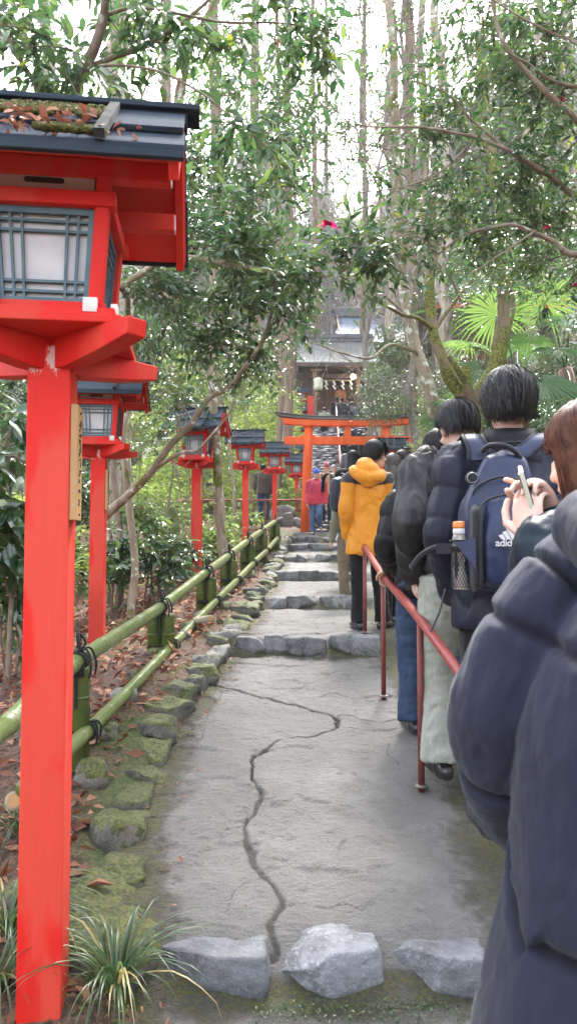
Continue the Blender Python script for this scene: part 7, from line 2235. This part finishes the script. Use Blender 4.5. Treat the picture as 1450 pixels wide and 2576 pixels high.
# ---- simpler figures farther up
def simple(x, ytop, d, H, label, jm, tm=M_BLACKC, hair=('short', M_HAIRB), rz=0, yaw=0, pitch=0, group=QG, puff=0, hem=.84, face=False, shoe=M_SHOEB, vox=.014, girth=1.05, bean=None, zf=None, legs=None, armL=None, armR=None, skin=M_SKIN, tw=1.05, n=500, **kw):
    p = P(x, ytop, d)
    z = p[2]-H
    a = Person((p[0], d, z), rz, H, label, group, girth, yaw, pitch, vox=vox, legs=legs, armL=armL, armR=armR)
    a.body(skin, face=face, vox=max(.010, vox*.8) if d < 20 else .014)
    if bean is not None: a.beanie(bean)
    if hair: a.hair(hair[0], hair[1], n, int(x), .8, 1.04)
    a.trousers(tm, tw); a.shoes(shoe); a.jacket(jm, hem, puff, wr=.006, seed=int(x), **kw)
    return a
simple(990,1148,6.75,1.60,'person with grey brown hair and a dark grey wool coat behind the mustard parka',M_GREYCOAT,hair=('bob',M_HAIRLB),yaw=R(-30))
simple(1014,1140,7.0,1.66,'man with black hair just right of the grey brown head',M_NAVYC,yaw=R(-40))
simple(1100,1092,4.5,1.73,'dark haired person mostly hidden behind the leather jacket',M_BLACKC,yaw=R(30),skin=M_SKIN)
simple(888,1138,9.6,1.60,'person in black with long dark hair ahead of the mustard parka',M_BLACKC,hair=('long',M_HAIRB),rz=R(8))
ol = simple(880,1196,8.6,1.55,'person in an olive jacket carrying a dark backpack left of the mustard parka',M_OLIVE,M_KHAKI,hair=('bob',M_HAIRB),rz=R(25),girth=.88,zf=None)
p = P(858,1245,8.35)
bp = empty('backpack', p, 'dark navy rucksack on the back of the person in olive', 'backpack', None, R(25))
V, F = ico(4); mx = np.abs(V).max(1, keepdims=True)
link('main_compartment', soft([((V*.45+V/mx*.5)*np.array((.145,.09,.22)), [tuple(k) for k in F])], .01, M_PACKNAVY, 3, wrinkles(.008,9,4)), bp)
link('front_pocket', soft([((V*.45+V/mx*.5)*np.array((.105,.05,.12))+np.array((0,-.085,-.07)), [tuple(k) for k in F])], .01, M_PACKNAVY, 3, wrinkles(.005,9,5)), bp)
for sg in (-1,1): MB().tube(spline([(sg*.07,.06,.20),(sg*.09,.12,.26),(sg*.11,.22,.22),(sg*.11,.26,.05)],6), [(.025,.008)]*19, 8, xref=(1,0,0)).build('strap', M_PACKDARK, bp)
MB().tube([(-.03,-.02,.22),(0,-.02,.25),(.03,-.02,.22)], .008, 6).build('handle', M_PACKDARK, bp)

DG = 'visitors walking down the steps'
ch = simple(795,1184,16.6,1.50,'person in a crimson anorak and bright blue beanie stepping down',M_REDJ,M_DENIM2,hair=None,rz=R(180),yaw=R(0),pitch=R(-10),group=DG,face=True,bean=M_BEANIEB,shoe=M_SHOET,vox=.011,hem=.80,
       legs={-1: dict(knee=(-.07,.16,.54), ankle=(-.10,-.06,.24), toe=(-.3,1,-.45)), 1: dict(ankle=(.10,.04,.085))}, r=1.08)
for sg in (-1,1): MB().tube(spline([(sg*.105,-.06,1.47),(sg*.115,.10,1.44),(sg*.125,.165,1.28),(sg*.15,.12,1.10)],6), [(.018,.007)]*19, 8, xref=(1,0,0)).build('pack_strap', M_PURPLE, ch.root)
for sg in (-1,1): MB().box((sg*.10,.155,.98),(.12,.02,.05)).build('pocket_flap', M_REDJ, ch.root, bevel=.006)
pk = simple(820,1168,18.6,1.55,'woman in a beige quilted jacket and pink beanie behind the crimson anorak',M_BEIGE,M_NAVYC,hair=None,rz=R(175),pitch=R(-12),group=DG,face=True,bean=M_BEANIEP,shoe=M_OLIVE,puff=.012,vox=.012)
for sg in (-1,1): MB().tube(spline([(sg*.11,-.06,1.47),(sg*.12,.11,1.44),(sg*.13,.165,1.28),(sg*.16,.12,1.10)],6), [(.022,.007)]*19, 8, xref=(1,0,0)).build('pack_strap', M_PACKNAVY, pk.root)
simple(838,1172,19.4,1.55,'white haired person half hidden behind the pink beanie',M_NAVYC,M_DENIM2,hair=('short',pm('white_hair',(.5,.49,.47),None,20,.5)),rz=R(170),group=DG)
simple(662,1170,21.6,1.66,'man in a dark brown jacket leaning on the railing',M_BROWNJ,M_DENIM,rz=R(-12),group=None,girth=1.22,hem=.80)
simple(524,1216,23.5,1.55,'person in a purple jacket standing beyond the railing',M_PURPLE,M_GREYP,hair=('crop',M_HAIRB),rz=R(-70),group=None,pitch=R(-20))
simple(362,1232,27.5,1.6,'person in an amber jacket beside the cream car',M_YELLOW,M_BLACKC,hair=('short',M_HAIRB),rz=R(-80),group=None)
# up the stairs: (x, ytop, d, jacket, hair, label)
SG = 'people queueing up the stone stairs'
ST = [(878,1122,21.5,M_GREYP,('long',M_HAIRB),.010,'woman in a grey quilted jacket with long hair on the lower stairs'),
      (905,1118,23.5,M_BLACKC,('long',M_HAIRB),0,'long haired person in black just above the grey quilted jacket'),
      (925,1110,24.5,M_BLACKC,('short',M_HAIRB),0,'person in black right of the long haired one on the stairs'),
      (868,1072,27.0,M_BLACKPUFF,('short',M_HAIRB),.012,'person in a black puffer seen between the gateway beams, left'),
      (893,1066,27.5,M_NAVYPUFF,('crop',M_HAIRB),0,'person in navy seen between the gateway beams beside the strut'),
      (902,1090,25.2,M_BLACKC,('bob',M_HAIRB),0,'dark bobbed head just over the lower gateway beam'),
      (922,1076,26.4,M_BLACKPUFF,('short',M_HAIRB),.012,'person in a bulky black jacket seen between the gateway beams, right'),
      (857,1002,33.0,M_NAVYC,('short',M_HAIRB),0,'man in a navy coat turning his head near the top of the stairs'),
      (846,1000,34.0,M_BLACKC,('long',M_HAIRB),0,'person in black left of the navy coat at the top of the stairs'),
      (874,1000,34.3,pm('maroon_cloth',(.10,.03,.035),None,6,.8),('short',M_HAIRB),0,'person in maroon behind the navy coat'),
      (855,972,36.0,M_RUST,('short',M_HAIRB),0,'person in a rust orange coat at the shrine gate'),
      (884,1012,33.4,M_GREYP,('short',M_HAIRB),0,'person with short hair and grey top above the gateway roof'),
      (874,1020,32.0,M_BLACKC,('bob',M_HAIRB),0,'black bobbed head just above the gateway roof'),
      (900,1006,33.8,M_NAVYPUFF,('short',M_HAIRB),.012,'person in a shiny navy puffer above the gateway roof'),
      (815,1026,31.5,M_OLIVE,('short',M_HAIRB),0,'person with bowed head left of the black coats above the gateway roof')]
for k, (x,y,d,jm,hr,pf,lb) in enumerate(ST):
    simple(x,y,d,1.64,lb,jm,hair=hr,group=SG,puff=pf,vox=.018,n=260,rz=R(rng.uniform(-12,12)),yaw=R(50) if 'turning' in lb else R(rng.uniform(-20,20)),pitch=R(-25) if 'bowed' in lb else 0)
def haze():
    m = bpy.data.materials.new('thin_valley_haze'); m.use_nodes = True
    nt = m.node_tree; nt.nodes.clear()
    o = N(nt, 'ShaderNodeOutputMaterial'); v = N(nt, 'ShaderNodeVolumePrincipled')
    v.inputs['Color'].default_value = (.93,.95,1,1); v.inputs['Density'].default_value = .0007; v.inputs['Anisotropy'].default_value = .2
    L(nt, v, 0, o, 'Volume')
    b = MB().box((0,80,36), (330,310,110)).build('haze', m)
    tag(b, 'thin pale haze in the valley air', 'haze', None, 'stuff')
haze()
